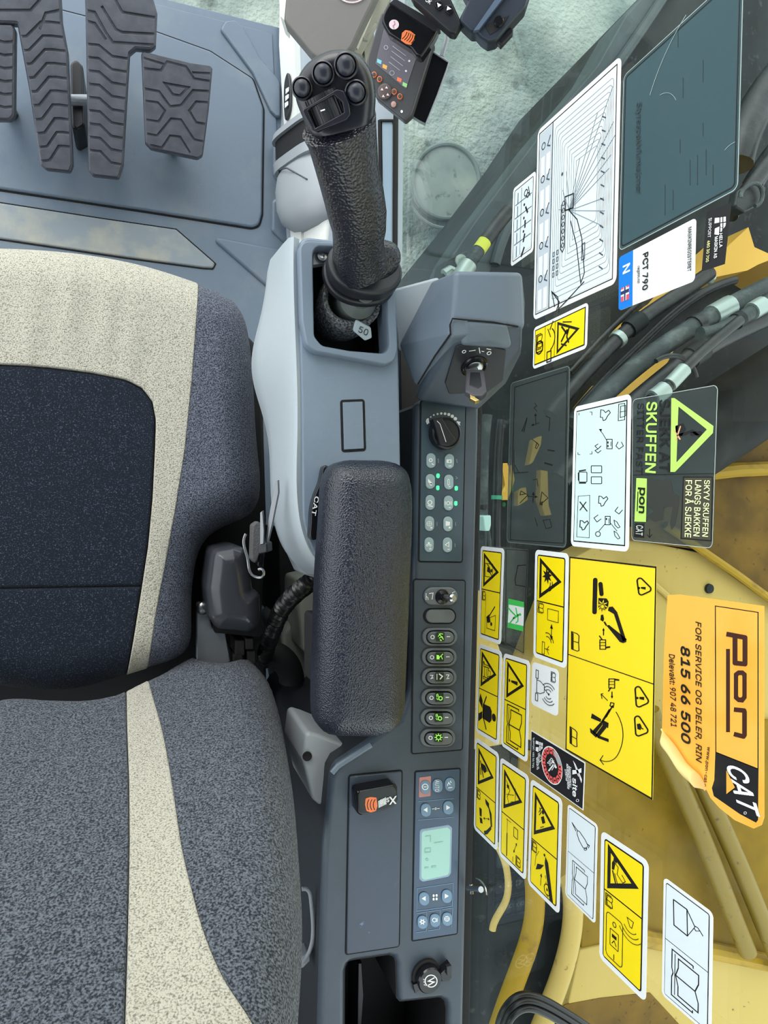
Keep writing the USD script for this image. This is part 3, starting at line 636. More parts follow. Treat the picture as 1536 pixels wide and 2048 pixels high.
for (c, a, ra, dep, q), t in zip(raw, tg):
    a = a - t * a.dot(t); a /= np.linalg.norm(a); b = np.cross(t, a); secs.append((c, a, b, ra, dep, q))
joy.part('grip', loft(secs, 40), GRIP, smooth=60)
JH = Plane(jt, (-0.28, -0.42, 0.86))
ho = spline([(588, 190), (589, 165), (600, 138), (622, 114), (652, 98), (685, 94), (714, 104), (736, 128), (748, 158), (751, 195), (748, 232), (740, 262), (700, 284), (655, 292), (625, 278), (604, 236)], 80, True)
hg = PG(JH.px(ho))
joy.part('head', on(JH, puff_wide(hg, 0.010, 0.016, step=0.002, nr=7)), GRIP_S, smooth=50)
joy.part('head_back', on(JH.up(-0.012), puff(hg.buffer(-0.004), 0.001, 0.010, step=0.004)), GRIP_S)
for (u, v, r) in ((604, 176, 15.5), (646, 147, 17), (692, 131, 18), (712, 185, 17)):
    c = JH.up(0.004).hit(u, v); k = mpp(JH, u, v) * 1.08
    rg = joy.part('button', lathe([(0.9, 0.5), (0.98, 0.75), (0.92, 0.95), (0.75, 1.15), (0.45, 1.32), (0.01, 1.38)] and [(r * k * a, r * k * b) for a, b in ((0.97, -0.3), (0.97, 0.12), (0.90, 0.26), (0.70, 0.44), (0.42, 0.56), (0.15, 0.60), (0.01, 0.605))], c, JH.n, 28), BUTTON, smooth=50)
    joy.part('button_ring', lathe([(r * k * 1.02, -0.004), (r * k * 1.30, -0.004), (r * k * 1.24, 0.0005), (r * k * 1.10, 0.0012), (r * k * 1.03, 0.0006), (r * k * 1.00, -0.004)], c, JH.n, 28), GRIP_S, parent=rg)
JW = JH.up(0.004)
wq = [(606, 222), (676, 180), (694, 196), (700, 232), (632, 264)]
wh = rounded(PG(JW.px([(604, 221), (674, 179), (688, 182), (699, 208), (702, 230), (694, 242), (636, 265), (624, 260), (608, 230)])), 0.002)
hole = PG(JW.px([(617, 221), (668, 192), (684, 206), (688, 226), (632, 256)]))
wp = joy.part('wheel_frame', on(JW, puff(wh.difference(hole), 0.0025, 0.008, base=lambda x, y: 0.005 + 0 * x)), GRIP_S)
wheel = []
A, B = JW.hit(613, 236), JW.hit(690, 198)
axw = (B - A) / np.linalg.norm(B - A); Lw = np.linalg.norm(B - A)
perp = np.cross(JW.n, axw); ctr = (A + B) / 2 - JW.n * 0.005 + perp * 0.0005
th = np.linspace(-0.95, 0.95, 60); rw = 0.0145
prof = []
for t in th:
    rr = rw * (1.0 + (0.045 if int((t + 2) * 11) % 2 else 0.0)) if abs(t) > 0.14 else rw * 0.97
    prof.append(ctr + axw * math.sin(t) * rr * 1.02 + JW.n * (math.cos(t) * rr - rw * 0.40))
prof = np.array(prof); wv = np.vstack([prof - perp * 0.0092, prof + perp * 0.0092]); n_ = len(prof); i_ = np.arange(n_ - 1)
joy.part('thumb_wheel', (wv, np.vstack([np.column_stack([i_, i_ + n_, i_ + n_ + 1]), np.column_stack([i_, i_ + n_ + 1, i_ + 1])])[:, ::-1] if False else np.vstack([np.column_stack([i_, i_ + 1, i_ + n_ + 1]), np.column_stack([i_, i_ + n_ + 1, i_ + n_])])), BLACK, smooth=15)
joy.part('wheel_mark', on(JW.up(0.0052), ext(stroke(JW.up(0.0052).px([(641, 222), (650, 219)]), 0.0009), 0.0004)), WHITE)
# palm rest and collar
CA = np.array([-0.30, 0.36, 0.88]); CA /= np.linalg.norm(CA)
cc0 = H(0.655).hit(733, 548)
ca_a = np.cross(CA, (0, 1, 0)); ca_a /= np.linalg.norm(ca_a); ca_b = np.cross(CA, ca_a)
PRS = Plane(H(0.672).hit(752, 520), (0.10, -0.34, 0.93))
joy.part('palm_rest', on(PRS, puff_wide(PG(PRS.px(spline([(690, 470), (740, 468), (770, 478), (797, 487), (808, 508), (806, 530), (790, 552), (762, 566), (730, 562), (700, 540), (684, 510)], 60, True))), 0.010, 0.014, step=0.002, nr=7)), GRIP, smooth=50)
CP = Plane(cc0 + np.array([0, 0, 0.006]), (-0.06, 0.10, 0.99))
el = spline([(660, 500), (676, 486), (710, 490), (760, 496), (798, 520), (806, 545), (796, 572), (766, 586), (728, 586), (690, 572), (668, 550), (658, 524)], 60, True)
cg = PG(CP.px(el))
joy.part('collar', on(CP, puff(cg, 0.004, 0.016, step=0.003)), BLACK)
joy.part('collar_band', on(CP.up(-0.015), puff(cg.buffer(-0.003), 0.001, 0.010, step=0.003)), BLACK_G)
joy.part('collar_ring', on(CP.up(-0.024), puff(cg.buffer(0.0004), 0.003, 0.008, step=0.003)), BLACK)
CT = Plane(H(0.676).hit(682, 524), (-0.50, -0.40, 0.77))
joy.part('name_plate', on(CT, puff(PG(CT.px(spline([(663, 502), (673, 496), (688, 508), (700, 524), (708, 540), (700, 548), (684, 542), (670, 530), (663, 516)], 40, True))), 0.003, 0.016, step=0.002)), BLACK)
joy.part('lettering', pxtext(CT.up(0.0006), 'CAT', (671, 525), (690, 532), (671, 513), bold=True), WHITE, label='white raised letters')
# boot under the stick
jbt = Thing('joystick_boot', 'grey woven fabric boot round the foot of the joystick', 'boot', (*H(ZP).hit(705, 640)[:2], ZP - 0.06))
b0 = H(ZP - 0.01).hit(694, 612); kx = mpp(H(ZP), 700, 628)
jbt.part('fabric', loft([(b0 + np.array([0.0006 * k, 0.0012 * k, dz]), (1, 0, 0), (0, 1, 0), kx * a, kx * b, 2.3) for k, (a, b, dz) in enumerate(((48, 52, -0.044), (54, 60, -0.03), (57, 64, -0.012), (56, 60, 0.004), (60, 56, 0.010), (52, 48, 0.008), (46, 42, -0.002), (42, 38, -0.02)))], 40, True), KNIT, smooth=60)
jbt.part('inner_cup', loft([(b0 + np.array([0.010, 0.006, dz]), (1, 0, 0), (0, 1, 0), kx * a, kx * a, 2) for a, dz in ((44, -0.02), (40, 0.006), (24, 0.014), (20, 0.03))], 28), mat('cup_grey', (110, 118, 116), 0.5))
tg_ = Plane(H(ZP + 0.014).hit(728, 660), (-0.1, -0.5, 0.86))
jbt.part('tag', on(tg_, puff(rounded(PG(tg_.px([(712, 640), (742, 656), (744, 676), (730, 682), (706, 662)])), 0.002), 0.0008, 0.004)), mat('tag_grey', (150, 164, 172), 0.4))
jbt.part('lettering', pxtext(tg_.up(0.0004), '50', (716, 664), (734, 672), (720, 652)), INK)

# ================================================================== right switch console
C0 = H(ZC)
con = Thing('switch_console', 'charcoal side console with switch panels running along the right window', 'console', (*C0.hit(800, 1500)[:2], 0))
outl = [(832, 808), (846, 798), (960, 796), (958, 900), (944, 1400), (938, 1600), (928, 2048), (922, 2330), (630, 2330), (648, 1700), (660, 1580), (662, 1550), (672, 1528), (735, 1486), (800, 1440), (822, 1380), (828, 1100)]
hol = [(688, 2260), (690, 1940), (696, 1926), (706, 1923), (782, 1912), (792, 1917), (795, 1930), (797, 2000), (803, 2006), (884, 1997), (893, 2004), (896, 2020), (894, 2260)]
go_, gh = rounded(PG(C0.px(outl)), 0.006), rounded(PG(C0.px(hol)), 0.004)
con.part('top_panel', on(C0, puff(go_.difference(gh), 0.006, 0.010, nr=5)), CONSOLE)
con.part('body', on(C0, puff(go_.buffer(-0.002).difference(gh), 0, 0.40, base=lambda x, y: -0.012 + 0 * x)), CONSOLE_D)
con.part('side_wall', pxpuff(H(0.50), [(800, 680), (850, 680), (852, 830), (838, 1100), (806, 1100)], 0.004, 0.2), CONSOLE_D)  # dark filler block in the gap beside the joystick pod
con.part('pocket_floor', on(C0, puff(gh.buffer(0.003), 0, 0.01, base=lambda x, y: -0.13 + 0 * x)), BLACK_M)
con.part('pocket_divider', pxpuff(H(ZC - 0.09), [(716, 1926), (724, 1926), (728, 1990), (720, 2100), (714, 2100)], 0.002, 0.04), BLACK)
con.part('pocket_wall', on(C0, puff(gh.buffer(0.002).difference(gh.buffer(-0.0012)), 0, 0.125, base=lambda x, y: -0.004 + 0 * x)), BLACK_M)
# chamfered rib at the front left corner of the rear part
con.part('corner_rib', tube(np.array([H(ZC + 0.001).hit(*p) for p in ((664, 1546), (676, 1532), (742, 1490))]), 0.003, 10), MATS['grey_plastic'] if False else RIM)
# pale side panel and dark lower side
con.part('side_cover', pxpuff(H(ZC - 0.035), [(612, 1462), (640, 1470), (690, 1490), (720, 1500), (672, 1532), (660, 1560), (648, 1620), (625, 1600), (605, 1520)], 0.006, 0.10, 0.005), GREY_P, label='pale grey corner cover')
con.part('cover_hole', lathe([(0.005, 0), (0.005, 0.002), (0.003, 0.001)], H(ZC - 0.034).hit(614, 1512), (0, 0, 1), 14), GROOVE)
con.part('side_screw', lathe([(0.005, 0), (0.005, 0.003), (0.003, 0.004)], H(ZC - 0.12).hit(622, 1985), (-1, 0, 0.2), 14), STEEL)

# ignition housing
ig = Thing('ignition_housing', 'grey ignition switch housing at the front end of the side console', 'switch housing', (*C0.hit(930, 660)[:2], ZC - 0.05))
def q3(pts): return np.array([H(z).hit(u, v) for u, v, z in pts])
def hexm(top, low): 
    v = np.vstack([q3(top), q3(low)]); n = len(top); f = []
    for i in range(n):
        j = (i + 1) % n; f += [(n + i, n + j, j), (n + i, j, i)]
    for i in range(1, n - 1): f += [(0, i, i + 1), (n, n + i + 1, n + i)]
    m = trimesh.Trimesh(v, np.array(f), process=False)
    return v, (np.array(f) if m.volume > 0 else np.array(f)[:, ::-1])
def bev(points, r):
    """rounded convex solid over a set of corner points"""
    import manifold3d as mf
    s = [mf.Manifold.sphere(r, 20).translate(tuple(map(float, p))) for p in points]
    return mf.Manifold.batch_hull(s).to_mesh()
def bevm(points, r):
    m = bev(points, r); return np.array(m.vert_properties[:, :3], float), np.array(m.tri_verts)
zt = 0.672
ig.part('upper_cover', bevm(q3([(915, 556, zt), (1032, 558, zt), (1036, 648, zt), (909, 634, zt), (872, 574, 0.625), (842, 640, 0.612), (812, 690, 0.602), (838, 758, 0.604), (904, 668, zt - 0.003), (1038, 606, 0.61), (1034, 655, 0.61)]), 0.006), mat('housing_plastic', (101, 114, 127), 0.42), smooth=30)
ig.part('lower_cover', bevm(q3([(909, 642, zt - 0.001), (1032, 657, zt - 0.001), (1031, 690, 0.662), (909, 678, 0.662), (852, 762, 0.606), (844, 790, 0.598), (953, 806, 0.596), (1002, 760, 0.605), (1030, 704, 0.635)]), 0.006), MATS['console_plastic'], smooth=30)
ig.part('seam', tube(q3([(836, 768, 0.612), (870, 712, 0.648), (901, 668, zt + 0.003), (900, 650, zt + 0.005), (905, 637, zt + 0.007), (935, 640, zt + 0.0075), (985, 644, zt + 0.0075), (1036, 653, zt + 0.006)]), 0.0009, 6), GROOVE)
ig.part('side_panel', bevm(q3([(790, 586, 0.59), (872, 564, 0.615), (850, 640, 0.605), (803, 694, 0.585), (795, 652, 0.58)]), 0.004), BEIGE_P, label='pale beige side panel')
ig.part('brow', bevm(q3([(935, 648, zt + 0.002), (1005, 654, zt + 0.002), (1012, 686, 0.667), (975, 676, 0.670), (930, 680, 0.667)]), 0.005), MATS['housing_plastic'], smooth=40)
_p = q3([(909, 678, 0.662), (1031, 690, 0.662), (895, 798, 0.597)])
_n = np.cross(_p[2] - _p[0], _p[1] - _p[0]); _n = _n / np.linalg.norm(_n); _n = _n if _n[2] > 0 else -_n
IP = Plane(_p[0] + _n * 0.0068, _n)
ig.part('key_panel', on(IP, puff(rounded(PG(IP.px([(912, 692), (940, 684), (1012, 700), (1006, 760), (975, 784), (898, 788), (890, 766)])), 0.003), 0.0008, 0.004, base=lambda x, y: 0.0006 + 0 * x)), CONSOLE_D)
IQ = IP.up(0.0008)
ig.part('symbol', cat([on(IQ, ext(x, 0.0004)) for x in (
    Point(*IQ.px([(928, 703)])[0]).buffer(0.0021).difference(Point(*IQ.px([(928, 703)])[0]).buffer(0.0013)), stroke(IQ.px([(938, 702), (951, 700)]), 0.0008), stroke(IQ.px([(958, 695), (960, 706)]), 0.0009), stroke(IQ.px([(963, 702), (968, 703)]), 0.0008),
    Point(*IQ.px([(978, 706)])[0]).buffer(0.0024).difference(Point(*IQ.px([(978, 706)])[0]).buffer(0.0015)), stroke(IQ.px([(973, 697), (982, 699)]), 0.001))]), WHITE, label='white off, on and start marks')
kc = IP.hit(948, 732)
ig.part('lock_ring', lathe([(0.0135, -0.004), (0.0138, 0.0015), (0.0120, 0.0026), (0.0100, 0.0016), (0.0095, 0.0004)], kc, IP.n, 28), BLACK_G)
ig.part('lock_barrel', lathe([(0.0085, -0.004), (0.0085, 0.0035), (0.0070, 0.0042)], kc, IP.n, 24), STEEL)
ky = Thing('ignition_key', 'black-headed ignition key with brass tip standing in the lock', 'key', kc)
kd = IP.n; kr = np.array([1.0, 0.25, 0.1]); kr -= kd * kr.dot(kd); kr /= np.linalg.norm(kr)
kt = H(0.672).hit(952, 796); kx_ = kt - kc; kl = np.linalg.norm(kx_); kx_ /= kl
ks = np.cross(kx_, np.array([0.35, -0.1, -0.93])); ks = ks if ks[0] > 0 else -ks; ks /= np.linalg.norm(ks)
KP = Plane(kc, np.cross(kx_, ks), kx_)
s2 = np.sign(KP.e2.dot(ks)) or 1
ky.part('blade', on(KP, puff(rect(0.0, -0.004, 0.012, 0.004), 0.0005, 0.002)), STEEL)
ky.part('head', on(KP.up(0.003), puff(rounded(Polygon([(0.008, -0.008), (kl * 0.86, -0.0105), (kl, -0.003), (kl, 0.006), (kl * 0.86, 0.0105), (0.008, 0.009)]), 0.002), 0.0015, 0.006)), mat('key_head', (70, 70, 76), 0.5))
ky.part('head_panel', on(KP.up(0.0034), puff(rounded(Polygon([(0.013, -0.0045), (kl * 0.7, -0.006), (kl * 0.8, 0.002), (kl * 0.7, 0.006), (0.013, 0.005)]), 0.0015), 0.0006, 0.001)), BLACK)
ky.part('tip', on(KP.up(0.002), puff(Polygon([(kl * 0.80, -0.0065), (kl * 1.05, -0.006), (kl * 1.14, -0.001), (kl * 1.10, 0.003), (kl * 1.02, -0.001), (kl * 0.86, -0.001)]), 0.0008, 0.004)), BRASS)

# ---- plates on the console: helpers
def C(dz=0.0): return H(ZC + dz)
def plate(t, pts, m, dz=0.0012, r=0.002, name='plate', groove=True, rr=0.002):
    pl = C(); g = rounded(PG(pl.px(pts)), rr)
    if groove: t.part('gap', on(pl, puff(g.buffer(0.0015), 0, 0.001, base=lambda x, y: 0.0003 + 0 * x)), GROOVE)
    return t.part(name, on(pl, puff(g, min(r, dz * 0.6), 0.004, base=lambda x, y: dz + 0 * x)), m)
def oval(pl, u, v, w, h, q=14):
    r = min(w, h) / 2; a = rect(u - w / 2 + r * 0.98, v - h / 2 + r * 0.98, u + w / 2 - r * 0.98, v + h / 2 - r * 0.98).buffer(r * 0.98, quad_segs=6)
    return PG(pl.px(list(a.exterior.coords)[:-1]))
def ink(pl, shapes, dep=0.0002):
    return cat([on(pl, ext(s, dep)) for s in shapes])
def Lp(pl, pts, w): return LineString(pl.px(pts)).buffer(w / 2, cap_style=2, join_style=2)
def Cp(pl, u, v, r): return PG(pl.px([(u + r * math.cos(t), v + r * math.sin(t)) for t in np.arange(20) * math.pi / 10]))

# keypad with rotary dial
kp = Thing('keypad_panel', 'charcoal keypad with a rotary dial and ten oval backlit buttons', 'control panel', C().hit(885, 960))
plate(kp, [(842.5, 802.6), (930, 806), (923, 1123), (838, 1122)], KEYPAD)
KZ = 0.0013
dk = kp.part('dial', lathe([(0.0172, 0), (0.0176, 0.006), (0.0168, 0.0095), (0.0150, 0.0105), (0.0142, 0.0085), (0.001, 0.0085)], C(KZ).hit(886.5, 868), (0, 0, 1), 40), BLACK)
kp.part('dial_grip', pxpuff(C(KZ + 0.0165), [(866, 838), (884, 834), (900, 862), (912, 878), (905, 888), (896, 892), (880, 890), (876, 872)], 0.002, 0.010, 0.001), BLACK, parent=dk)
kp.part('dial_pointer', on(C(KZ + 0.0167), ext(unary_union([Lp(C(KZ + 0.0167), [(874, 842), (880, 848), (886, 866), (892, 884)], 0.0007)]), 0.0003)), WHITE, parent=dk)
P_ = C(KZ)
dots = [Cp(P_, 861.5 + 54.5 * 0 + x, y, r) for x, y, r in ((0, 834, 1.5), (6, 830, 1.8), (13.5, 828, 2.1), (21, 827, 2.4), (28.5, 827.5, 2.7), (36, 829, 3.0), (43, 832.5, 3.3), (49, 837.5, 3.6))]
dots += [PG(P_.px([(853, 838), (857, 836), (858.5, 846), (854, 849), (851.5, 843)])), PG(P_.px([(913, 842), (921, 844), (919, 848), (921, 851), (914, 849)]))]
kp.part('dial_scale', ink(P_, dots), WHITE, label='white dots growing along the dial')
KB = [(861.4, 921.3), (898, 922.7), (860, 963), (897, 964.3), (859.6, 1005), (896.3, 1006.3), (858.4, 1047.4), (895.2, 1048), (857.5, 1089.5), (894.3, 1089.8)]
T2 = C(KZ + 0.0014)
def ksym(i, u, v):
    p = T2
    if i == 0: return [Cp(p, u, v - 1, 4).difference(Cp(p, u, v - 1, 2)), Lp(p, [(u + 2, v + 6), (u + 6, v + 8)], 0.0012)]
    if i == 1: return [PG(p.px([(u - 5, v - 4), (u + 5, v - 4), (u + 5, v + 3), (u - 5, v + 3)])).difference(Cp(p, u + 1, v, 2)), Lp(p, [(u - 1, v + 9), (u + 5, v + 9)], 0.0008)]
    if i == 2: return [PG(p.px([(u - 4, v - 6), (u + 5, v + 4), (u + 2, v + 6), (u - 4, v + 2)])), Cp(p, u + 2, v + 6, 2.6)]
    if i == 3: return [oval(p, u, v, 4, 13).difference(oval(p, u, v, 2, 10)), Lp(p, [(u, v + 9), (u + 4, v + 9)], 0.0008)]
    if i == 4: return [Cp(p, u, v, 5).difference(Cp(p, u, v, 3)), Lp(p, [(u - 4, v + 6), (u + 6, v + 8)], 0.0012)]
    if i == 5: return [Cp(p, u, v, 4).difference(Cp(p, u, v, 2.6)), Lp(p, [(u - 6, v - 4), (u - 6, v + 4)], 0.0008), Lp(p, [(u + 6, v - 4), (u + 6, v + 4)], 0.0008), Lp(p, [(u + 1, v + 9), (u + 5, v + 9)], 0.0009)]
    if i == 6: return [Cp(p, u, v, 5.5).difference(Cp(p, u, v, 4.2)), Lp(p, [(u - 5, v), (u + 5, v)], 0.0008), Lp(p, [(u, v - 5), (u, v + 5)], 0.0008), Cp(p, u + 4, v + 8, 2)]
    if i == 7: return [PG(p.px([(u - 4, v - 6), (u + 5, v - 4), (u + 4, v + 3), (u - 4, v + 4)])), Cp(p, u + 4, v + 7, 2)]
    if i == 8: return [Cp(p, u - 3, v + 1, 2.5).difference(Cp(p, u - 3, v + 1, 1.2)), Cp(p, u, v - 3, 2.5), Cp(p, u + 3, v + 1, 2.5).difference(Cp(p, u + 3, v + 1, 1.2)), Cp(p, u + 3, v + 8, 2.2).difference(Cp(p, u + 3, v + 8, 1))]
    return [PG(p.px([(u - 5, v), (u + 4, v - 7), (u + 4, v + 5)])).difference(PG(p.px([(u - 2.5, v), (u + 2.5, v - 4), (u + 2.5, v + 3)]))), Lp(p, [(u + 1, v + 9), (u + 5, v + 9)], 0.0009)]
for i, (u, v) in enumerate(KB):
    b = kp.part('button', on(C(), puff(oval(C(KZ), u, v, 18.8, 30), 0.0009, 0.001, base=lambda x, y: KZ + 0.0014 + 0 * x)), KEYTOP)
    kp.part('symbol', ink(T2, ksym(i, u, v)), WHITE, parent=b)
for u, v in ((875.9, 951.6), (875.5, 975.7), (912.4, 976.6), (911.5, 1006.7)):
    kp.part('indicator_light', on(C(), puff(oval(C(KZ), u, v, 6.5, 9.5), 0.0003, 0.001, base=lambda x, y: KZ + 0.0005 + 0 * x)), LED, label='lit green indicator')
kp.part('printing', ink(P_, [Lp(P_, [(876, 917), (877, 926)], 0.001), Lp(P_, [(913, 918), (914, 926)], 0.001), Lp(P_, [(911, 953), (915, 956), (911, 958)], 0.0008), Lp(P_, [(874, 1044), (874, 1052)], 0.0009), Lp(P_, [(911, 1044), (911, 1052)], 0.0009), Lp(P_, [(910, 1087), (910, 1094)], 0.0009)]), mat('faint_print', (120, 136, 142), 0.5), kind='stuff')

# rocker switch panel
rp = Thing('rocker_panel', 'charcoal panel with a toggle lever, blank plug and six lit rocker switches', 'switch panel', C().hit(878, 1330))
plate(rp, [(828, 1160), (929, 1162), (923.4, 1498), (824, 1506)], CONSOLE)
P_ = C(0.0014)
tb = rp.part('toggle_bezel', on(P_, puff(oval(P_, 880, 1192, 68, 36), 0.002, 0.002, base=lambda x, y: 0.003 + 0 * x)), SWITCH)
rp.part('toggle_boot', lathe([(0.0082, 0.003), (0.0075, 0.005), (0.004, 0.0065), (0.003, 0.010)], P_.hit(882, 1193), (0, 0, 1), 24), BLACK_G, parent=tb)
a, b = P_.hit(882, 1193) + np.array([0, 0, 0.004]), H(ZC + 0.026).hit(906, 1196)
rp.part('toggle_lever', cat([tube([a, a + (b - a) * 0.6, a + (b - a) * 0.85, b, b + (b - a) * 0.08], [0.0028, 0.0034, 0.0046, 0.0044, 0.0025], 16)]), STEEL, parent=tb, label='polished steel toggle lever')
Q_ = C(0.0046)
rp.part('symbol', ink(Q_, [Lp(Q_, [(852, 1186), (852, 1200)], 0.0007), Lp(Q_, [(852, 1192), (856, 1196), (856, 1200)], 0.0007), Lp(Q_, [(858, 1187), (866, 1186), (864, 1199)], 0.0009), Lp(Q_, [(904, 1186), (910, 1183)], 0.0007)]), WHITE, parent=tb)
rp.part('blank_gap', on(P_, puff(oval(P_, 879, 1232, 66, 32), 0, 0.001, base=lambda x, y: 0.0003 + 0 * x)), GROOVE)
rp.part('blank_plug', on(P_, puff(oval(P_, 879.5, 1232, 58, 27), 0.0015, 0.002, base=lambda x, y: 0.0025 + 0 * x)), SWITCH)
RK = [(878, 1273.2), (877, 1313.6), (876.8, 1353.6), (876, 1394.6), (874.8, 1434.7), (874, 1474.7)]
for i, (u, v) in enumerate(RK):
    bz = oval(P_, u, v, 70, 36); bi = oval(P_, u + 1, v + 0.5, 56, 26)
    sw = rp.part('rocker_switch', on(P_, puff(bz.difference(bi), 0.0016, 0.002, base=lambda x, y: 0.0028 + 0 * x)), SWITCH)
    rp.part('well', on(P_, puff(bi, 0, 0.001, base=lambda x, y: 0.0002 + 0 * x)), GROOVE, parent=sw)
    tilt = (0.0022, 0.0026, 0.003, 0.0045, 0.005, 0.0052)[i]
    ctr = P_.hit(u + 1, v); xl, xr = P_.hit(u - 26, v)[0], P_.hit(u + 28, v)[0]
    def rk(x, y, xl=xl, xr=xr, t=tilt): return 0.0030 + t * (1 - 2 * np.abs((x - xl) / (xr - xl) - 0.35)).clip(0, 1) * 0.6 + t * 0.6 * (x - xl) / (xr - xl)
    pg = oval(P_, u + 1, v + 0.5, 52, 23)
    rp.part('paddle', on(P_, puff(pg, 0.0016, 0.0028, base=rk, grid=0.002)), SWITCH, parent=sw)
    top = ZC + 0.0014 + 0.0030 + tilt * 1.15
    F_ = Plane(H(ZC + 0.0014 + 0.0034 + tilt * 0.78).hit(u + 4, v), (-0.10 if tilt > 0.004 else -0.03, 0, 1)).up(0.0016)
    def fs(pts): return PG(F_.px([(u + x, v + y) for x, y in pts]))
    fl_ = [fs([(-6, -9), (11, -9), (11, 9), (-6, 9)])]
    rp.part('symbol_field', ink(F_, [rounded(fl_[0], 0.001)]), SYM_BG, parent=sw)
    G_ = F_.up(0.0002)
    def gl(pts, w=0.0008): return LineString(G_.px([(u + x, v + y) for x, y in pts])).buffer(w / 2, cap_style=2, join_style=2)
    def gc(x, y, r): return Cp(G_, u + x, v + y, r)
    if i == 0: s_ = [gl([(-2, 0), (3, -6), (8, -5)]), gl([(0, 3), (6, 0), (8, 4)]), gl([(0, -6), (9, 6)]), gl([(2, 6), (5, 8)], 0.0012)]
    elif i == 1: s_ = [PG(G_.px([(u - 4, v - 4), (u + 1, v - 3), (u + 2, v + 5), (u - 4, v + 5)])), gl([(1, 2), (5, -2), (9, -6)]), gl([(5, -2), (8, 5)])]
    elif i == 2: s_ = [gl([(-3, -6), (-3, 6)]), gl([(1, -6), (8, -1), (3, 5)], 0.0013)]
    elif i in (3, 4): s_ = [gc(5, 2, 4.5).difference(gc(5, 2, 2.6)), gl([(-3, -6), (-2, 0)]), gl([(-1, -7), (1, -1)]), gl([(-3, 2), (0, 5)])]
    else: s_ = [gc(3, 0, 5).difference(gc(3, 0, 3.4))] + [gl([(3 + 5 * math.cos(t), 5 * math.sin(t)), (3 + 8 * math.cos(t), 8 * math.sin(t))], 0.0009) for t in np.arange(8) * math.pi / 4]
    rp.part('symbol', ink(G_, s_), SYM_G if i != 2 else WHITE, parent=sw, label='lit green switch symbol' if i != 2 else None)
    if i != 2: m_ = [gc(-13, 1, 4.2).difference(gc(-13, 1, 2.6)), gl([(15, 0), (22, 0)], 0.0009)]
    else: m_ = [gl([(-17, -3), (-11, -3), (-14, 3)], 0.0008), gl([(-16, 4), (-10, 2)], 0.0008), gl([(15, -4), (21, -4), (18, 2)], 0.0008), gl([(16, 4), (22, 3)], 0.0008)]
    rp.part('mark', ink(G_, m_), WHITE, parent=sw)

# storage lid and key fob
ld = Thing('storage_lid', 'long blank charcoal cover plate on the rear of the console', 'cover', C().hit(745, 1720))
plate(ld, [(698.7, 1551.6), (802.7, 1541.6), (797, 1891), (692.3, 1907)], mat('lid_plastic', (65, 76, 93), 0.4, bump=(1500, 0.0001), dirt=(60, (115, 137, 171), 0.66, 0.72)), dz=0.0022, r=0.0015)
fb = Thing('key_fob', 'small black remote fob with an orange ribbed emblem lying on the cover plate', 'remote', C(0.002).hit(752, 1600))
F0 = C(0.0195)
fp = rounded(PG(F0.px([(712, 1582), (738, 1577), (788, 1568), (796, 1578), (797, 1600), (793, 1613), (770, 1622), (722, 1633), (715, 1628)])), 0.004)
fb.part('shell', on(F0, puff(fp, 0.004, 0.0165, step=0.002, nr=5)), BLACK_G)
fb.part('foot', on(C(0.0022), puff(rounded(PG(C(0.006).px([(706, 1590), (716, 1575), (790, 1566), (795, 1575), (780, 1600), (716, 1622)])), 0.003), 0.002, 0.0, base=lambda x, y: 0.006 + 0 * x)), BLACK)
F1 = F0.up(0.0004)
og = rounded(PG(F1.px([(731, 1597), (741, 1594), (753, 1595), (755, 1612), (752, 1622), (742, 1625), (733, 1622), (730, 1610)])), 0.0015)
ribs = unary_union([Lp(F1, spline([(x + 1, 1598 + 1), (x - 2.5, 1609), (x + 0.5, 1620)], 10), 0.0009) for x in (737, 743, 749)])
fb.part('emblem', on(F1, puff(og.difference(ribs), 0.0002, 0.0006, base=lambda x, y: 0.0002 + 0 * x)), ORANGE, label='orange ribbed emblem')
fb.part('plate', on(F1, ext(PG(F1.px([(756, 1602), (772, 1594), (773, 1608), (757, 1616)])), 0.0002)), mat('fob_silver', (196, 200, 204), 0.3))
fb.part('lettering', cat([pxtext(F1.up(0.0002), 'X', (793, 1592), (778, 1594), (793, 1607), bold=True, depth=0.0003), pxtext(F1.up(0.0003), 'site', (778, 1595), (759, 1600), (779, 1606), bold=True, depth=0.0003)]), WHITE)

# climate panel
cl = Thing('climate_panel', 'blue-grey climate control panel with pale display and round buttons', 'control panel', C().hit(868, 1710))
plate(cl, [(831, 1544), (919, 1538), (913, 1866), (825, 1880)], CLIM, dz=0.0012, rr=0.001)
P_ = C(0.0014)
lc = [(840.5, 1660), (896, 1651), (903, 1656), (901, 1745), (896, 1752), (846, 1762), (839.5, 1757)]
dp = cl.part('display', on(P_, puff(rounded(PG(P_.px([(u + (u - 870) * 0.04, v + (v - 1706) * 0.03) for u, v in lc])), 0.003), 0.001, 0.002, base=lambda x, y: 0.0008 + 0 * x)), mat('display_rim', (140, 166, 190), 0.3))
cl.part('display_glass', on(P_, puff(rounded(PG(P_.px([(u - (u - 869) * 0.08, v - (v - 1706) * 0.05) for u, v in lc])), 0.003), 0.0002, 0.001, base=lambda x, y: 0.0011 + 0 * x)), LCD, parent=dp)
L_ = C(0.0027)
cl.part('segments', ink(L_, [Lp(L_, [(850, 1673), (861, 1671), (861, 1684)], 0.0008), Lp(L_, [(850, 1697), (861, 1696), (861, 1704), (850, 1705), (850, 1697)], 0.0008), Cp(L_, 854, 1719, 3).difference(Cp(L_, 854, 1719, 1.8)), Lp(L_, [(849, 1736), (857, 1735)], 0.0015), Lp(L_, [(863, 1734), (872, 1733)], 0.0022), Lp(L_, [(868, 1686), (886, 1683)], 0.0008)]), LCD_INK, parent=dp)
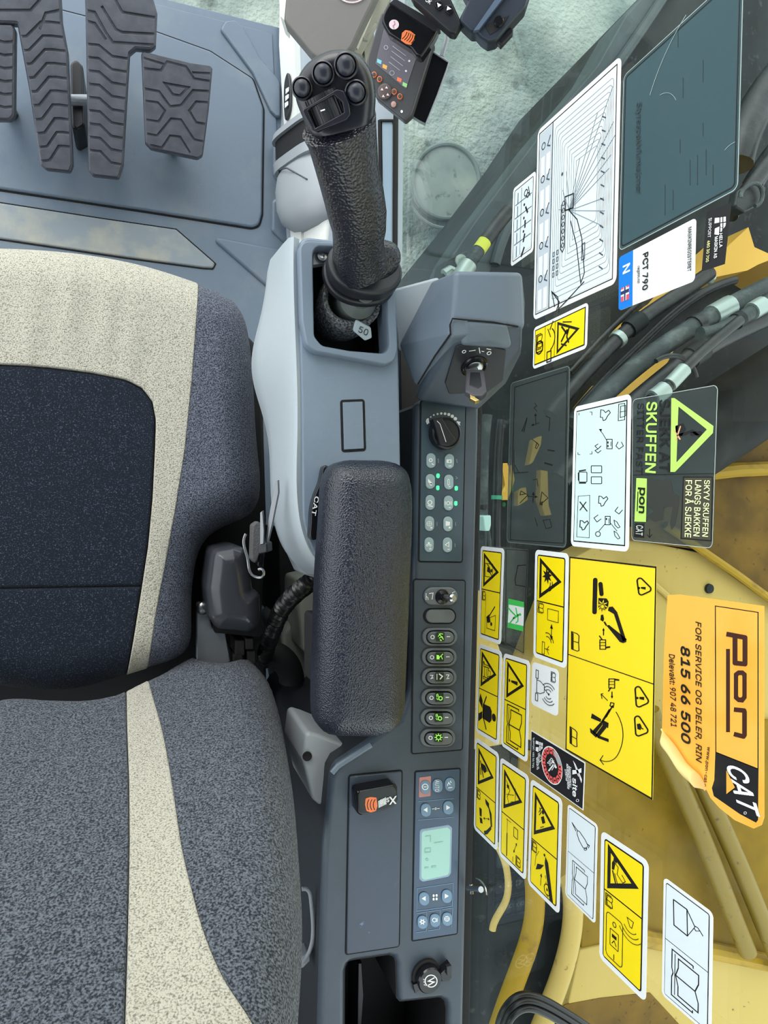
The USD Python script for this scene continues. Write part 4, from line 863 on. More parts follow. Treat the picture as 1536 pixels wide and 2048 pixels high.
cl.part('power_surround', on(P_, puff(rounded(PG(P_.px([(838.5, 1555), (862, 1552), (861, 1592), (837.5, 1595)])), 0.001), 0.0002, 0.001, base=lambda x, y: 0.0003 + 0 * x)), mat('muted_red', (190, 132, 128), 0.4))
B_ = C(0.0014 + 0.0017)
def csym(i, u, v):
    p = B_
    if i == 0: return [Cp(p, u, v, 6.5).difference(Cp(p, u, v, 4.8)), Lp(p, [(u - 3, v), (u + 3, v)], 0.0009)]
    if i == 2: return [Lp(p, [(u - 5, v + 3), (u - 2, v - 4), (u + 1, v + 1)], 0.0009), Lp(p, [(u + 1, v - 7), (u + 3, v - 3)], 0.0009), Lp(p, [(u - 3, v + 7), (u + 5, v + 6)], 0.0009)]
    if i in (3, 5): return [PG(p.px([(u - 4.5, v), (u + 3.5, v - 5), (u + 3.5, v + 5)]))]
    if i in (4, 6): return [PG(p.px([(u + 4.5, v), (u - 3.5, v - 5), (u - 3.5, v + 5)]))]
    if i == 7: return [Cp(p, u, v, 4).difference(Cp(p, u, v, 1.8))] + [Lp(p, [(u + 4 * math.cos(t), v + 4 * math.sin(t)), (u + 6 * math.cos(t), v + 6 * math.sin(t))], 0.001) for t in np.arange(6) * math.pi / 3]
    if i == 8: return [Cp(p, u - 1, v, 4.5).difference(Cp(p, u - 1, v, 3)), Lp(p, [(u + 4, v - 4), (u + 5, v), (u + 4, v + 4)], 0.0008)]
    return [Cp(p, u, v, 5.5).difference(Cp(p, u, v, 4)), Lp(p, [(u - 4, v), (u + 4, v)], 0.0008), Lp(p, [(u, v - 4), (u, v + 4)], 0.0008)]
for i, (u, v) in enumerate([(850.2, 1573.6), (874.5, 1571.3), (899.4, 1568.7), (851.3, 1619.6), (896, 1615), (847.8, 1797), (893, 1792), (844.6, 1843.7), (869.6, 1840), (893.8, 1837.6)]):
    b = cl.part('button', on(P_, puff(oval(P_, u, v, 20.5, 27), 0.0010, 0.001, base=lambda x, y: 0.0016 + 0 * x)), KEYTOP_B)
    if i == 1: cl.part('lettering', pxtext(B_, 'AUTO', (870.5, 1560.5), (870, 1583), (878.5, 1560.5)), WHITE, parent=b)
    else: cl.part('symbol', ink(B_, csym(i, u, v)), WHITE, parent=b)
cl.part('fan_symbol', ink(P_.up(0.0002), [oval(P_, u, v, 4, 5.5) for u, v in ((867, 1791), (873, 1790.5), (867, 1798), (873, 1797.5))] + [Cp(P_, 871, 1617, 2.2), Lp(P_, [(864, 1617.5), (879, 1616.5)], 0.0006)]), WHITE)
cl.part('outline', ink(P_.up(0.0001), [Lp(P_, x, 0.0006) for x in ([(834, 1777), (906, 1766), (904, 1812), (833, 1822), (834, 1777)], [(833, 1827), (853, 1824), (852, 1862), (832, 1865)], [(857, 1823), (880, 1820), (879, 1858), (856, 1861)], [(884, 1819), (905, 1816), (903, 1854)], [(836, 1603), (908, 1597)], [(836, 1640), (907, 1634)])]), mat('climate_line', (110, 142, 174), 0.3), kind='stuff')

# 12 V socket
so = Thing('power_socket', 'round black capped power socket with a rubber strap near the console rear', 'power socket', C().hit(860, 1962))
s0 = H(ZC + 0.014).hit(861, 1963) * np.array([1, 1, 0]) + np.array([0, 0, ZC])
so.part('socket_ring', lathe([(0.0162, 0), (0.0162, 0.003), (0.0145, 0.004), (0.0140, 0.004)], s0, (0, 0, 1), 32), BLACK_M)
so.part('cap', lathe([(0.0130, 0.002), (0.0136, 0.006), (0.0136, 0.0125), (0.0124, 0.0140), (0.001, 0.0142)], s0, (0, 0, 1), 40), BLACK_G)
K_ = H(ZC + 0.0143)
so.part('symbol', ink(K_, [Cp(K_, 862, 1962, 13).difference(Cp(K_, 862, 1962, 11)), Lp(K_, [(869, 1955), (857, 1962), (868, 1964), (854, 1972)], 0.0012)]), WHITE)
so.part('lettering', pxtext(K_, '12V', (846.5, 1957), (847.5, 1972), (851, 1957)), WHITE)
so.part('strap', cat([pxpuff(C(0.006), [(826, 1970), (844, 1962), (846, 1978), (830, 1987)], 0.002, 0.006), pxpuff(C(0.010), [(880, 1948), (902, 1930), (904, 1956), (898, 1962), (884, 1964)], 0.002, 0.010)]), BLACK_G)
so.part('strap_loop', pxpuff(C(0.014), [(893, 1934), (904, 1931), (904, 1950), (894, 1952)], 0.001, 0.004, 0.001), BLACK)

# ================================================================== armrest
AZ = 0.705; A_ = Plane((0, 0, AZ), (0, 0, 1))
ar = Thing('armrest', 'long padded black vinyl armrest between the joystick and the switches', 'armrest', A_.hit(730, 1200))
ao = spline([(668, 946), (678, 929), (702, 918), (740, 917), (800, 921), (826, 936), (837, 965), (840, 1010), (836, 1150), (830, 1300), (826, 1400), (818, 1450), (796, 1476), (750, 1487), (700, 1486), (662, 1480), (647, 1462), (642, 1430), (645, 1300), (650, 1150), (659, 1010)], 120, True)
ag = PG(A_.px(ao))
ar.part('pad', on(A_, puff_wide(ag, 0.024, 0.040, step=0.003, nr=9, grid=0.006, base=lambda x, y: 0.003 * np.exp(-((x - ag.centroid.x) / 0.03) ** 2 - ((y - ag.centroid.y) / 0.09) ** 2))), LEATHER, smooth=60)
ar.part('base', on(A_.up(-0.030), puff(ag.buffer(-0.006), 0.003, 0.02, step=0.006)), BLACK_M)
ar.part('arm_post', pxpuff(H(0.64), [(655, 1250), (740, 1250), (740, 1400), (655, 1400)], 0.004, 0.10, 0.004), BLACK_M)

# ================================================================== front right: monitor base, devices
TQ = Plane(H(0.50).hit(640, 50), (-0.30, -0.25, 0.92))
mb = Thing('monitor_base', 'taupe-grey wedge-shaped moulded monitor base beyond the joystick', 'monitor base', TQ.hit(650, 60) - np.array([0, 0, 0.1]))
mb.part('shell', on(TQ, puff(rounded(PG(TQ.px([(566, -60), (571, 0), (568, 40), (590, 66), (625, 108), (640, 118), (690, 108), (702, 96), (718, 60), (747, 0), (774, -60)])), 0.003), 0.004, 0.03, step=0.006)), TAUPE)
mb.part('edge_trim', on(TQ, puff(PG(TQ.px([(552, -60), (568, -60), (573, 0), (569, 42), (560, 32), (558, 0)])), 0.003, 0.05)), WHITE_P)
TS = TQ.up(0.001)
mb.part('emblem_ring', on(TS, puff(PG(TS.px([(704 + 34 * math.cos(t), -24 + 31 * math.sin(t)) for t in np.arange(40) * math.pi / 20])).difference(PG(TS.px([(704 + 31 * math.cos(t), -24 + 28 * math.sin(t)) for t in np.arange(40) * math.pi / 20]))), 0.0006, 0.001, base=lambda x, y: 0.001 + 0 * x)), PINKW)
ps = Thing('window_post', 'beige-grey slim rail rising beside the monitor base', 'rail', H(0.42).hit(740, 60))
ps.part('rail', on(Plane(H(0.45).hit(740, 60), (-0.2, -0.3, 0.93)), puff(PG(Plane(H(0.45).hit(740, 60), (-0.2, -0.3, 0.93)).px([(752, -30), (796, -30), (722, 110), (706, 104)])), 0.003, 0.02)), mat('rail_beige', (150, 150, 138), 0.45))
ps.part('rail_edge', tube(np.array([H(0.465).hit(*p) for p in ((758, -20), (735, 44), (712, 98))]), 0.0025, 8), mat('rail_light', (196, 196, 184), 0.4))
ps.part('rail_gap', tube(np.array([H(0.466).hit(*p) for p in ((754, -20), (731, 44), (708, 98))]), 0.0018, 8), GROOVE)
ps.part('rail_pin', tube(np.array([H(0.48).hit(*p) for p in ((726, 78), (732, 80), (752, 50))]), 0.0026, 8), MATS['rail_beige'])
ps.part('post_foot', pxpuff(H(0.43), [(728, 100), (748, 60), (752, 120), (732, 140)], 0.003, 0.14), MATS['rail_beige'])

DP = Plane(H(0.60).hit(795, 140), (-0.42, -0.30, 0.86))
dv = Thing('guidance_display', 'grey machine-guidance display with screen and orange-ringed keys', 'display', DP.hit(790, 140))
dv.part('housing', on(DP, puff(rounded(PG(DP.px([(765, 20), (870, 82), (862, 104), (823, 229), (809, 242), (752, 196), (735, 150), (733, 122), (757, 40)])), 0.003), 0.003, 0.018, step=0.004)), DEV_G)
D1 = DP.up(0.0004)
sg = dv.part('screen', on(D1, puff(PG(D1.px([(770, 50), (838, 100), (812, 178), (751, 127)])), 0.0002, 0.0004, base=lambda x, y: 0.0002 + 0 * x)), SCREEN)
D2 = D1.up(0.0003)
def dq(u, v, s=5.2): return PG(D2.px([(u - s * 0.8, v - s * 1.0), (u + s * 0.9, v - s * 0.2), (u + s * 0.6, v + s * 1.2), (u - s * 1.0, v + s * 0.4)]))
for (u, v, m) in ((759, 122.5, TEALI), (770, 133, ORGI), (799, 159, REDI), (810, 169, GRNI)):
    dv.part('screen_tile', ink(D2, [dq(u, v)]), m, parent=sg)
dv.part('screen_graphic', ink(D2, [Cp(D2, 772, 95, 4.5).difference(Cp(D2, 772, 95, 3.2)), Cp(D2, 784, 146, 5).difference(Cp(D2, 784, 146, 4)), Lp(D2, [(785, 92), (812, 112)], 0.0006), Lp(D2, [(783, 102), (810, 122)], 0.0006), Lp(D2, [(781, 113), (806, 132)], 0.0006), Lp(D2, [(778, 124), (800, 141)], 0.0006)]), mat('screen_line', (186, 184, 192), 0.3), parent=sg)
dv.part('screen_dot', ink(D2, [Cp(D2, 818.5, 122, 2.2), Cp(D2, 812, 142, 2.2)]), WHITE, parent=sg)
for (u, v) in ((748.5, 150), (759.5, 159), (788.5, 184), (800, 193.5)):
    c = D1.hit(u, v); k = mpp(D1, u, v)
    kk = dv.part('key', lathe([(k * 5.4, -0.001), (k * 5.2, 0.0018), (k * 3.9, 0.002)], c, D1.n, 20), ORANGE, label='orange-ringed key')
    dv.part('key_top', lathe([(k * 3.8, 0.001), (k * 3.6, 0.0026), (0.0001, 0.0028)], c, D1.n, 16), DEV_G, parent=kk)
c = D1.hit(770, 184); k = mpp(D1, 770, 184)
pd = dv.part('direction_pad', lathe([(k * 14.5, -0.001), (k * 14, 0.0024), (k * 12, 0.003), (0.0001, 0.0032)], c, D1.n, 28), mat('pad_brown', (92, 80, 78), 0.4))
D3 = D1.up(0.0033)
dv.part('arrow', ink(D3, [PG(D3.px([(u, v - 3), (u + 3.2, v + 2.4), (u - 3, v + 2)])) for u, v in ((764, 178.5), (773, 175), (775.5, 189), (766.5, 192))]), PINKW, parent=pd)
dv.part('key', lathe([(k * 5.5, -0.001), (k * 5.2, 0.002), (0.0001, 0.0026)], D1.hit(787.5, 209), D1.n, 18), mat('key_rose', (190, 150, 142), 0.35))
dv.part('status_light', lathe([(k * 2.4, -0.001), (k * 2.2, 0.0008), (0.0001, 0.001)], D1.hit(803.5, 223), D1.n, 14), mat('led_white', (240, 250, 220), 0.3, emit=0.6))
hd = Thing('display_bracket', 'black folded steel bracket holding the display by the window', 'bracket', DP.hit(860, 170))
BP = Plane(H(0.595).hit(860, 170), (-0.30, -0.42, 0.86))
hd.part('bracket_plate', on(BP, puff(PG(BP.px([(862, 101), (872, 106), (897, 124), (894, 135), (876, 190), (852, 247), (838, 240), (823, 230), (830, 205)])), 0.001, 0.03)), BLACK_G)
hd.part('bracket_edge', tube(np.array([BP.up(0.001).hit(*p) for p in ((862, 101), (897, 124), (893, 140), (875, 190), (852, 247))]), 0.0009, 6), STEEL_P)
hd.part('bracket_rod', tube(np.array([BP.up(0.006).hit(*p) for p in ((894, 50), (893, 80), (884, 112))]), 0.0026, 8), STEEL_P)
TP = Plane(H(0.645).hit(815, 60), (-0.40, -0.36, 0.84))
tr = Thing('tag_reader', 'black hood on top of the display with a round badge and orange emblem', 'tag reader', TP.hit(815, 60))
tr.part('shell', on(TP, puff(rounded(PG(TP.px([(776, 6), (790, 0), (862, 50), (880, 52), (866, 80), (842, 116), (832, 112), (822, 98), (800, 84), (776, 68), (763, 44), (764, 30)])), 0.003), 0.004, 0.022, step=0.004)), BLACK_G)
tr.part('shell_ridge', on(TP.up(0.004), puff(PG(TP.up(0.004).px([(778, 6), (790, -4), (876, 46), (880, 56), (868, 62), (790, 12)])), 0.0015, 0.02)), BLACK)
T1 = TP.up(0.0004)
tr.part('badge', ink(T1, [Cp(T1, 788, 49, 10)]), PINKW, label='round pinkish-white badge')
T2_ = T1.up(0.0003)
tr.part('badge_mark', ink(T2_, [Lp(T2_, [(788, 42), (790, 48), (786, 52), (788, 57)], 0.0008)]), mat('mark_rose', (190, 140, 160), 0.5))
og = PG(T1.px([(804, 66), (811, 60), (821, 62), (831, 70), (829, 80), (822, 90), (812, 88), (802, 81)]))
rb = unary_union([Lp(T1, spline([(804 + i * 4.6, 78 + i * 2.2), (811 + i * 4.3, 71 + i * 2), (814 + i * 4, 64 + i * 1.6)], 8), 0.0007) for i in range(0, 5)])
tr.part('emblem', on(T1, puff(og.difference(rb), 0.0002, 0.0004, base=lambda x, y: 0.0003 + 0 * x)), ORANGE, label='orange ribbed emblem')
KP2 = Plane(H(0.69).hit(870, 20), (-0.40, -0.36, 0.84))
kd_ = Thing('key_module', 'black key module with white OK and arrow keys at the top edge of the photo', 'keypad', KP2.hit(870, 15))
kd_.part('case', on(KP2, puff(rounded(PG(KP2.px([(800, -50), (826, 0), (900, 66), (910, 68), (921, 50), (923, 44), (880, -50)])), 0.002), 0.003, 0.02, step=0.004)), BLACK)
K3 = KP2.up(0.0006)
for u, v in ((878, 9), (898, 18)):
    kk = kd_.part('key', pxpuff(KP2.up(0.0025), [(u - 9, v - 7), (u + 4, v - 9), (u + 9, v + 4), (u + 1, v + 12), (u - 8, v + 4)], 0.001, 0.003, 0.001), BLACK_G)
    K4 = KP2.up(0.0027)
    kd_.part('arrow', ink(K4, [PG(K4.px([(u - 4, v - 4), (u + 5, v + 1), (u - 2, v + 6)]))] if u < 890 else [PG(K4.px([(u - 3, v - 6), (u + 5, v), (u - 5, v + 3)]))]), WHITE, parent=kk)
kd_.part('lettering', pxtext(K3, 'OK', (850, 2), (860, 9), (854, -5), bold=True), WHITE)
CP2 = Plane(H(0.71).hit(980, 40), (-0.42, -0.34, 0.84))
cm_ = Thing('display_mount', 'dark blue-grey moulded holder for a second display at the top edge', 'holder', CP2.hit(980, 30))
cm_.part('shell', on(CP2, puff(rounded(PG(CP2.px([(905, -60), (936, 0), (919, 34), (919, 42), (942, 64), (952, 64), (962, 76), (976, 85), (993, 80), (1018, 50), (1052, 12), (1075, -60)])), 0.003), 0.006, 0.03, step=0.004)), DEV)
cm_.part('pocket', on(CP2.up(0.0004), puff(PG(CP2.px([(985, 44), (992, 34), (1000, 40), (1018, 31), (1008, 48), (994, 62), (980, 70), (970, 52)])), 0.0, 0.001, base=lambda x, y: 0.0003 + 0 * x)), BLACK_M)
cm_.part('pocket_ring', lathe([(0.0045, 0), (0.0045, 0.002), (0.0035, 0.003)], CP2.up(0.001).hit(998, 44), CP2.n, 16), BLACK_G)
cm_.part('clip', pxpuff(CP2.up(-0.01), [(992, 82), (1020, 54), (1027, 58), (1026, 66), (1002, 92)], 0.002, 0.012), BLACK)
cm_.part('edge_ridge', on(CP2.up(0.005), puff(PG(CP2.up(0.005).px([(946, 62), (958, 60), (1012, -10), (1024, -30), (1010, -30)])), 0.002, 0.006)), mat('device_light', (82, 98, 120), 0.4))
# ================================================================== outside the window: the machine beside the cab
D0 = H(-0.14)
dk_ = Thing('machine_deck', 'dark steel frame of the machine outside the right window', kind='structure')
dk_.part('deck_plate', pxpuff(D0, [(890, 580), (945, 490), (1085, 305), (1200, 160), (1310, 10), (1400, -130), (1800, -200), (1800, 2500), (940, 2500), (900, 900)], 0.004, 0.9), DARKM)
rg_ = Thing('ground_ring', 'faint round ring on the pale ground right of the joystick', 'ring', H(-1.15).hit(892, 362))  # slightly raised round ring lying on the ground
GR = H(-1.118); rc_ = [(892 + 66 * math.cos(t), 362 + 74 * math.sin(t)) for t in np.arange(60) * math.pi / 30]
rg_.part('rim', tube(np.array([GR.hit(*p) for p in rc_]), 0.008, 8, closed=True), mat('mud_dark', (112, 126, 121), 0.8))
rg_.part('outer_rim', tube(np.array([GR.hit(892 + 78 * math.cos(t), 372 + 84 * math.sin(t)) for t in np.linspace(0.6, 2.6, 30)]), 0.007, 8), MATS['mud_dark'])
rg_.part('rim_fill', on(GR, puff(PG(GR.px(rc_)), 0.0, 0.05, base=lambda x, y: -0.004 + 0 * x)), mat('mud_grit', (114, 128, 122), 0.8, var=(5, 0.35, 0.65, 6.0), rgb2=(158, 168, 158), dirt=(30, (84, 94, 90), 0.58, 0.7)))
bm = Thing('frame_beam', 'long dark rounded steel beam running diagonally along the machine edge', 'beam', (*D0.hit(1080, 300)[:2], -0.3))
bq = [(1340, -60), (1370, -60), (1400, -60), (1330, 0), (1243, 122), (1120, 300), (1040, 420), (985, 540), (960, 600), (868, 600), (904, 506), (948, 440), (1080, 264), (1194, 128), (1252, 26), (1282, -6)]
bm.part('beam_top', pxpuff(H(-0.08), bq, 0.02, 0.10, 0.01, step=0.02), mat('beam_dark', (42, 54, 57), 0.5, var=(7, 0.35, 0.7), rgb2=(58, 72, 75)))
bm.part('beam_lip', tube(np.array([H(-0.075).hit(*p) for p in spline([(1330, -10), (1245, 116), (1120, 290), (1040, 408), (990, 530)], 40)]), 0.012, 8), MATS['beam_dark'])

def hose(label, ctrl, z, rpx, m=None, n=40, fittings=(), name='hydraulic_hose', cat_='hose', group=None):
    zz = z if isinstance(z, (list, tuple)) else [z] * len(ctrl)
    c = np.array([(u, v, q) for (u, v), q in zip(ctrl, zz)], float)
    s = spline(c, n) if len(c) > 2 else np.linspace(c[0], c[1], n)
    p = np.array([H(q).hit(u, v) for u, v, q in s]); mid = p[n // 2]
    r = rpx * (mid - EYE).dot(FW) / FPX
    t = Thing(name, label, cat_, (mid[0], mid[1], mid[2] - r), group=group)
    t.part('hose_tube' if cat_ == 'hose' else 'tube', tube(p, r, 14), m or HOSE)
    for a, b, k, fm_ in fittings:
        i, j = int(a * (n - 1)), max(int(b * (n - 1)), int(a * (n - 1)) + 1)
        t.part('collar', tube(p[i:j + 1] if j - i > 1 else np.array([p[i], (p[i] + p[j]) / 2, p[j]]), r * k, 14), fm_)
    return t
YTAPE = mat('tape_yellow', (206, 214, 70), 0.6)
hose('greenish hose with a yellow tape band left of the small white label', [(905, 590), (938, 528), (965, 490), (990, 455), (1030, 408), (1065, 372)], 0.02, 13, HOSE_G, fittings=((0.0, 0.26, 1.35, FIT), (0.40, 0.47, 1.06, YTAPE), (0.47, 0.75, 1.12, HOSE)))
ft = Thing('hose_bracket', 'green-grey bolted hose clamp near the front corner of the ignition housing', 'clamp', H(-0.02).hit(925, 530))
ft.part('clamp', pxpuff(H(-0.03), [(890, 520), (935, 500), (960, 530), (930, 556), (885, 556)], 0.006, 0.05, 0.006), HOSE_G)
ft.part('bolt', lathe([(0.014, 0), (0.014, 0.006), (0.008, 0.007), (0.006, 0.012), (0.0001, 0.012)], H(-0.031).hit(921, 524), (0, 0, 1), 16), FIT)
ft.part('clamp_arm', tube(np.array([H(-0.03).hit(*p) for p in ((888, 548), (900, 540), (912, 546))]), 0.010, 8), FIT)

# black hoses of the boom
hose('thick dark hose just under the small three-picture yellow label', [(1420, 545), (1330, 606), (1262, 655), (1200, 715), (1150, 770), (1100, 830)], 0.10, 15, HOSE, fittings=((0.40, 0.47, 1.25, DARKM), (0.52, 0.56, 1.2, FIT)))
hose('slim dark hose beside the thick one under the yellow label', [(1470, 560), (1350, 625), (1280, 690), (1200, 770), (1140, 840)], 0.06, 9)
hose('slim black hose above the white registration label', [(1340, 560), (1262, 620), (1200, 680), (1140, 745)], 0.03, 6)
hose('dusty pale sleeved hose below the registration label', [(1600, 545), (1500, 590), (1410, 640), (1330, 690), (1240, 760), (1150, 850)], 0.12, 19, HOSE_G, fittings=((0.30, 0.36, 1.18, FIT), (0.42, 0.46, 1.2, HOSE)))
hose('dark hose passing behind the lime triangle label corner', [(1600, 600), (1500, 650), (1420, 690), (1330, 755), (1220, 850), (1120, 960)], 0.14, 20, HOSE, fittings=((0.36, 0.42, 1.15, DARKM),))
hose('hose with pale hex fitting above the lime triangle label', [(1480, 640), (1420, 690), (1372, 735), (1330, 778), (1300, 800)], 0.22, 11, HOSE, fittings=((0.62, 0.82, 1.35, FIT), (0.86, 0.99, 1.6, FIT)))
hose('thin bent black hose arching over the yellow wedge', [(1312, 722), (1335, 712), (1365, 716), (1385, 735), (1392, 755)], 0.18, 5)
hose('grey coupled hose at the right edge by the black service label', [(1620, 560), (1560, 590), (1500, 625), (1450, 655), (1400, 668)], 0.20, 14, HOSE_G, fittings=((0.45, 0.55, 1.3, FIT), (0.66, 0.70, 1.2, DARKM)))
hose('black hose along the right edge above the black service label', [(1640, 220), (1560, 300), (1500, 375), (1460, 430)], 0.16, 16)
hose('glossy black hose at the upper right corner of the photo', [(1640, 60), (1560, 150), (1500, 240), (1470, 330)], 0.10, 34, HOSE)
hose('dark hose next to the glossy one in the upper right corner', [(1660, 200), (1570, 280), (1505, 370)], 0.06, 20)
cl_ = Thing('hose_clamp', 'pale corroded clamp on the hoses at the right edge of the photo', 'clamp', H(0.17).hit(1500, 400))
cl_.part('clamp', pxpuff(H(0.19), [(1476, 380), (1500, 365), (1536, 372), (1520, 410), (1490, 425), (1470, 412)], 0.006, 0.02, 0.006), HOSE)
cl_.part('strap', tube(np.array([H(0.20).hit(*p) for p in spline([(1482, 395), (1495, 372), (1515, 368), (1525, 390), (1510, 412)], 24)]), 0.004, 8), HOSE_G)
hose('broad black boom cylinder right of the lime triangle label', [(1680, 690), (1540, 780), (1440, 846), (1330, 915), (1230, 985)], 0.03, 80, mat('cylinder_black', (14, 17, 16), 0.6, spec=0.2, dirt=(10, (36, 38, 34), 0.5, 0.75)), name='boom_cylinder', cat_='cylinder')
# upright hoses by the console edge
hose('upright teal-grey hose nearest the console, left of the dark clear label', [(975, 830), (970, 880), (967, 960), (966, 1040), (962, 1120), (958, 1180)], -0.02, 10, HOSE_G, fittings=((0.52, 0.56, 1.15, HOSE),))
hose('upright dark hose second from the console, left of the dark clear label', [(1002, 840), (997, 900), (994, 980), (992, 1060), (994, 1150)], -0.04, 10, HOSE, fittings=((0.50, 0.53, 1.15, mat('tie_green', (60, 150, 120), 0.5)),))
wc = Thing('wire_connector', 'pale mint plug on a thin wire just above the first small yellow label', 'connector', H(0.0).hit(973, 1045))
wc.part('plug', pxpuff(H(0.03), [(966, 1032), (983, 1030), (983, 1050), (980, 1062), (970, 1062), (968, 1046)], 0.004, 0.04, 0.003), mat('mint_plastic', (176, 214, 206), 0.45))
wc.part('wire', tube(np.array([H(0.01).hit(*p) for p in ((976, 1060), (979, 1080), (980, 1110))]), 0.004, 8), HOSE_G)
# yellow structure
yw = Thing('boom_bracket', 'yellow painted bracket between the hoses by the registration label', 'bracket', D0.hit(1460, 520))
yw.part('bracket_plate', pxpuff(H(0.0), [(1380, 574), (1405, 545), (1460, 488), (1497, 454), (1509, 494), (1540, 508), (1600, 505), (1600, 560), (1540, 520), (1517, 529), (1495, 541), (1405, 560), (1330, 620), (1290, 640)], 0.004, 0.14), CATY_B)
yw.part('pin', tube(np.array([H(0.03).hit(1408, 548), H(0.03).hit(1424, 560)]), 0.012, 12), FIT)
y2_ = Thing('boom_gusset', 'yellow painted wedge plate above the white lever-pattern label', 'bracket', D0.hit(1290, 760))
y2_.part('wedge', pxpuff(H(0.0), [(1220, 800), (1260, 752), (1310, 722), (1350, 696), (1336, 724), (1302, 762), (1300, 790), (1263, 830), (1225, 850)], 0.004, 0.14), CATY_B)
for i, (lab, pts) in enumerate((('small yellow painted tab seen through the dark clear label, upper one', [(1068, 880), (1084, 872), (1082, 890), (1066, 925), (1058, 930)]),
                   ('small yellow painted tab low on the dark clear label', [(1036, 985), (1052, 975), (1056, 1000), (1036, 1012)]),
                   ('curved yellow painted tab under the dark clear label, right one', [(1082, 940), (1096, 942), (1098, 1010), (1104, 1030), (1090, 1032), (1080, 1000)]),
                   ('yellow painted strip beside the upright hoses', [(1003, 926), (1015, 926), (1020, 950), (1024, 930), (1030, 960), (1016, 1000), (1004, 1000), (1003, 985), (1010, 970)]),
                   ('narrow yellow strip between seal and upright hoses', [(957, 924), (963, 924), (962, 972), (956, 972)]))):
    t = Thing('frame_tab', lab, 'bracket', D0.hit(*np.mean(pts, 0)))
    t.part('tab', pxpuff(H(-0.12), pts, 0.003, 0.02), CATY_B)
bs = Thing('boom_side_plate', 'dirty ochre boom foot plate with a pale welded ridge at the right edge', 'boom', D0.hit(1500, 1050))
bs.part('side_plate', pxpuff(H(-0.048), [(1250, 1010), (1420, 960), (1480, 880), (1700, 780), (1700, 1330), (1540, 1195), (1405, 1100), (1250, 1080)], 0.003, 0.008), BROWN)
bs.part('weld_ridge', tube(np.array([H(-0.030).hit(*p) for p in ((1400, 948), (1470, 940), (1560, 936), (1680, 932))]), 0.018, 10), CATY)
bs.part('bright_edge', tube(np.array([H(-0.038).hit(*p) for p in ((1330, 1050), (1400, 1098), (1470, 1146), (1560, 1212), (1640, 1270))]), 0.010, 8), CATY)
tp = Thing('deck_cover', 'tan deck cover behind the middle labels, sunlight painted into its colour', 'cover', D0.hit(1220, 1300))
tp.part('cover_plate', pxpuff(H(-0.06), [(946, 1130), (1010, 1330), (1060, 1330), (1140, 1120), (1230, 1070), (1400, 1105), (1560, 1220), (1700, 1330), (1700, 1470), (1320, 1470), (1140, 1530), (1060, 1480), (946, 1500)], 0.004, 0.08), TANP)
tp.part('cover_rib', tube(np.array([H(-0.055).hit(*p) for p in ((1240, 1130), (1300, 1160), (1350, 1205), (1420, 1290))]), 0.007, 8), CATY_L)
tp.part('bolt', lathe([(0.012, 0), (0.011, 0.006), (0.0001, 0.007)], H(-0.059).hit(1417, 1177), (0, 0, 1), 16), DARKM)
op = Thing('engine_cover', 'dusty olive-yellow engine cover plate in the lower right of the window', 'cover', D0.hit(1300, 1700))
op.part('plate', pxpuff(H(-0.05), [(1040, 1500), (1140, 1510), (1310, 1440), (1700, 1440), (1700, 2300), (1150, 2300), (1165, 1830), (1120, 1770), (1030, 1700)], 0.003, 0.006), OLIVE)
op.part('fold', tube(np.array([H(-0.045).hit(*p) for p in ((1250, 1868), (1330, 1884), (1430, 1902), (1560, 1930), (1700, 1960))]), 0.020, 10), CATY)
op.part('lower_plate', pxpuff(H(-0.045), [(1160, 1900), (1260, 1878), (1700, 1975), (1700, 2300), (1110, 2300), (1130, 2040)], 0.003, 0.02), TANP)
op.part('grime_patch', pxpuff(H(-0.044), [(1125, 2010), (1200, 1996), (1300, 1985), (1360, 2050), (1340, 2200), (1110, 2200)], 0.001, 0.002, 0.01), BROWN, label='dark oily grime patch')
for lab, pts, w in (('olive-yellow guard rod on the engine cover, the left one', [(1300, 1420), (1338, 1520), (1394, 1650), (1446, 1780), (1496, 1905)], 18),
                    ('olive-yellow guard rod on the engine cover, the right one', [(1366, 1470), (1416, 1590), (1476, 1725), (1532, 1860), (1570, 1950)], 18)):
    hose(lab, pts, 0.0, w, mat('rod_olive', (128, 106, 26), 0.5, dirt=(40, (74, 60, 28), 0.62, 0.72)) if 'rod_olive' not in MATS else MATS['rod_olive'], name='guard_rod', cat_='rod', group='guard rods on the engine cover')
hose('pale yellow bent pipe nearest the console, below the small yellow labels', [(994, 1690), (1010, 1725), (1016, 1760), (1012, 1800), (996, 1830), (985, 1860)], -0.03, 7, CATY_L, name='bent_pipe', cat_='pipe')
hose('yellow bent pipe in the middle, running down behind the cable coil', [(1066, 1730), (1070, 1790), (1066, 1850), (1046, 1920), (1020, 1990), (990, 2080), (970, 2150)], 0.0, 20, CATY, name='bent_pipe', cat_='pipe')
hose('bright yellow bent pipe on the right, below the grease-gun label', [(1140, 1760), (1146, 1810), (1142, 1870), (1122, 1950), (1092, 2030), (1060, 2120)], 0.02, 20, CATY_L, name='bent_pipe', cat_='pipe')
co = Thing('cable_coil', 'coil of thick black cable at the lower edge of the window', 'cable', H(0.1).hit(1060, 2030))
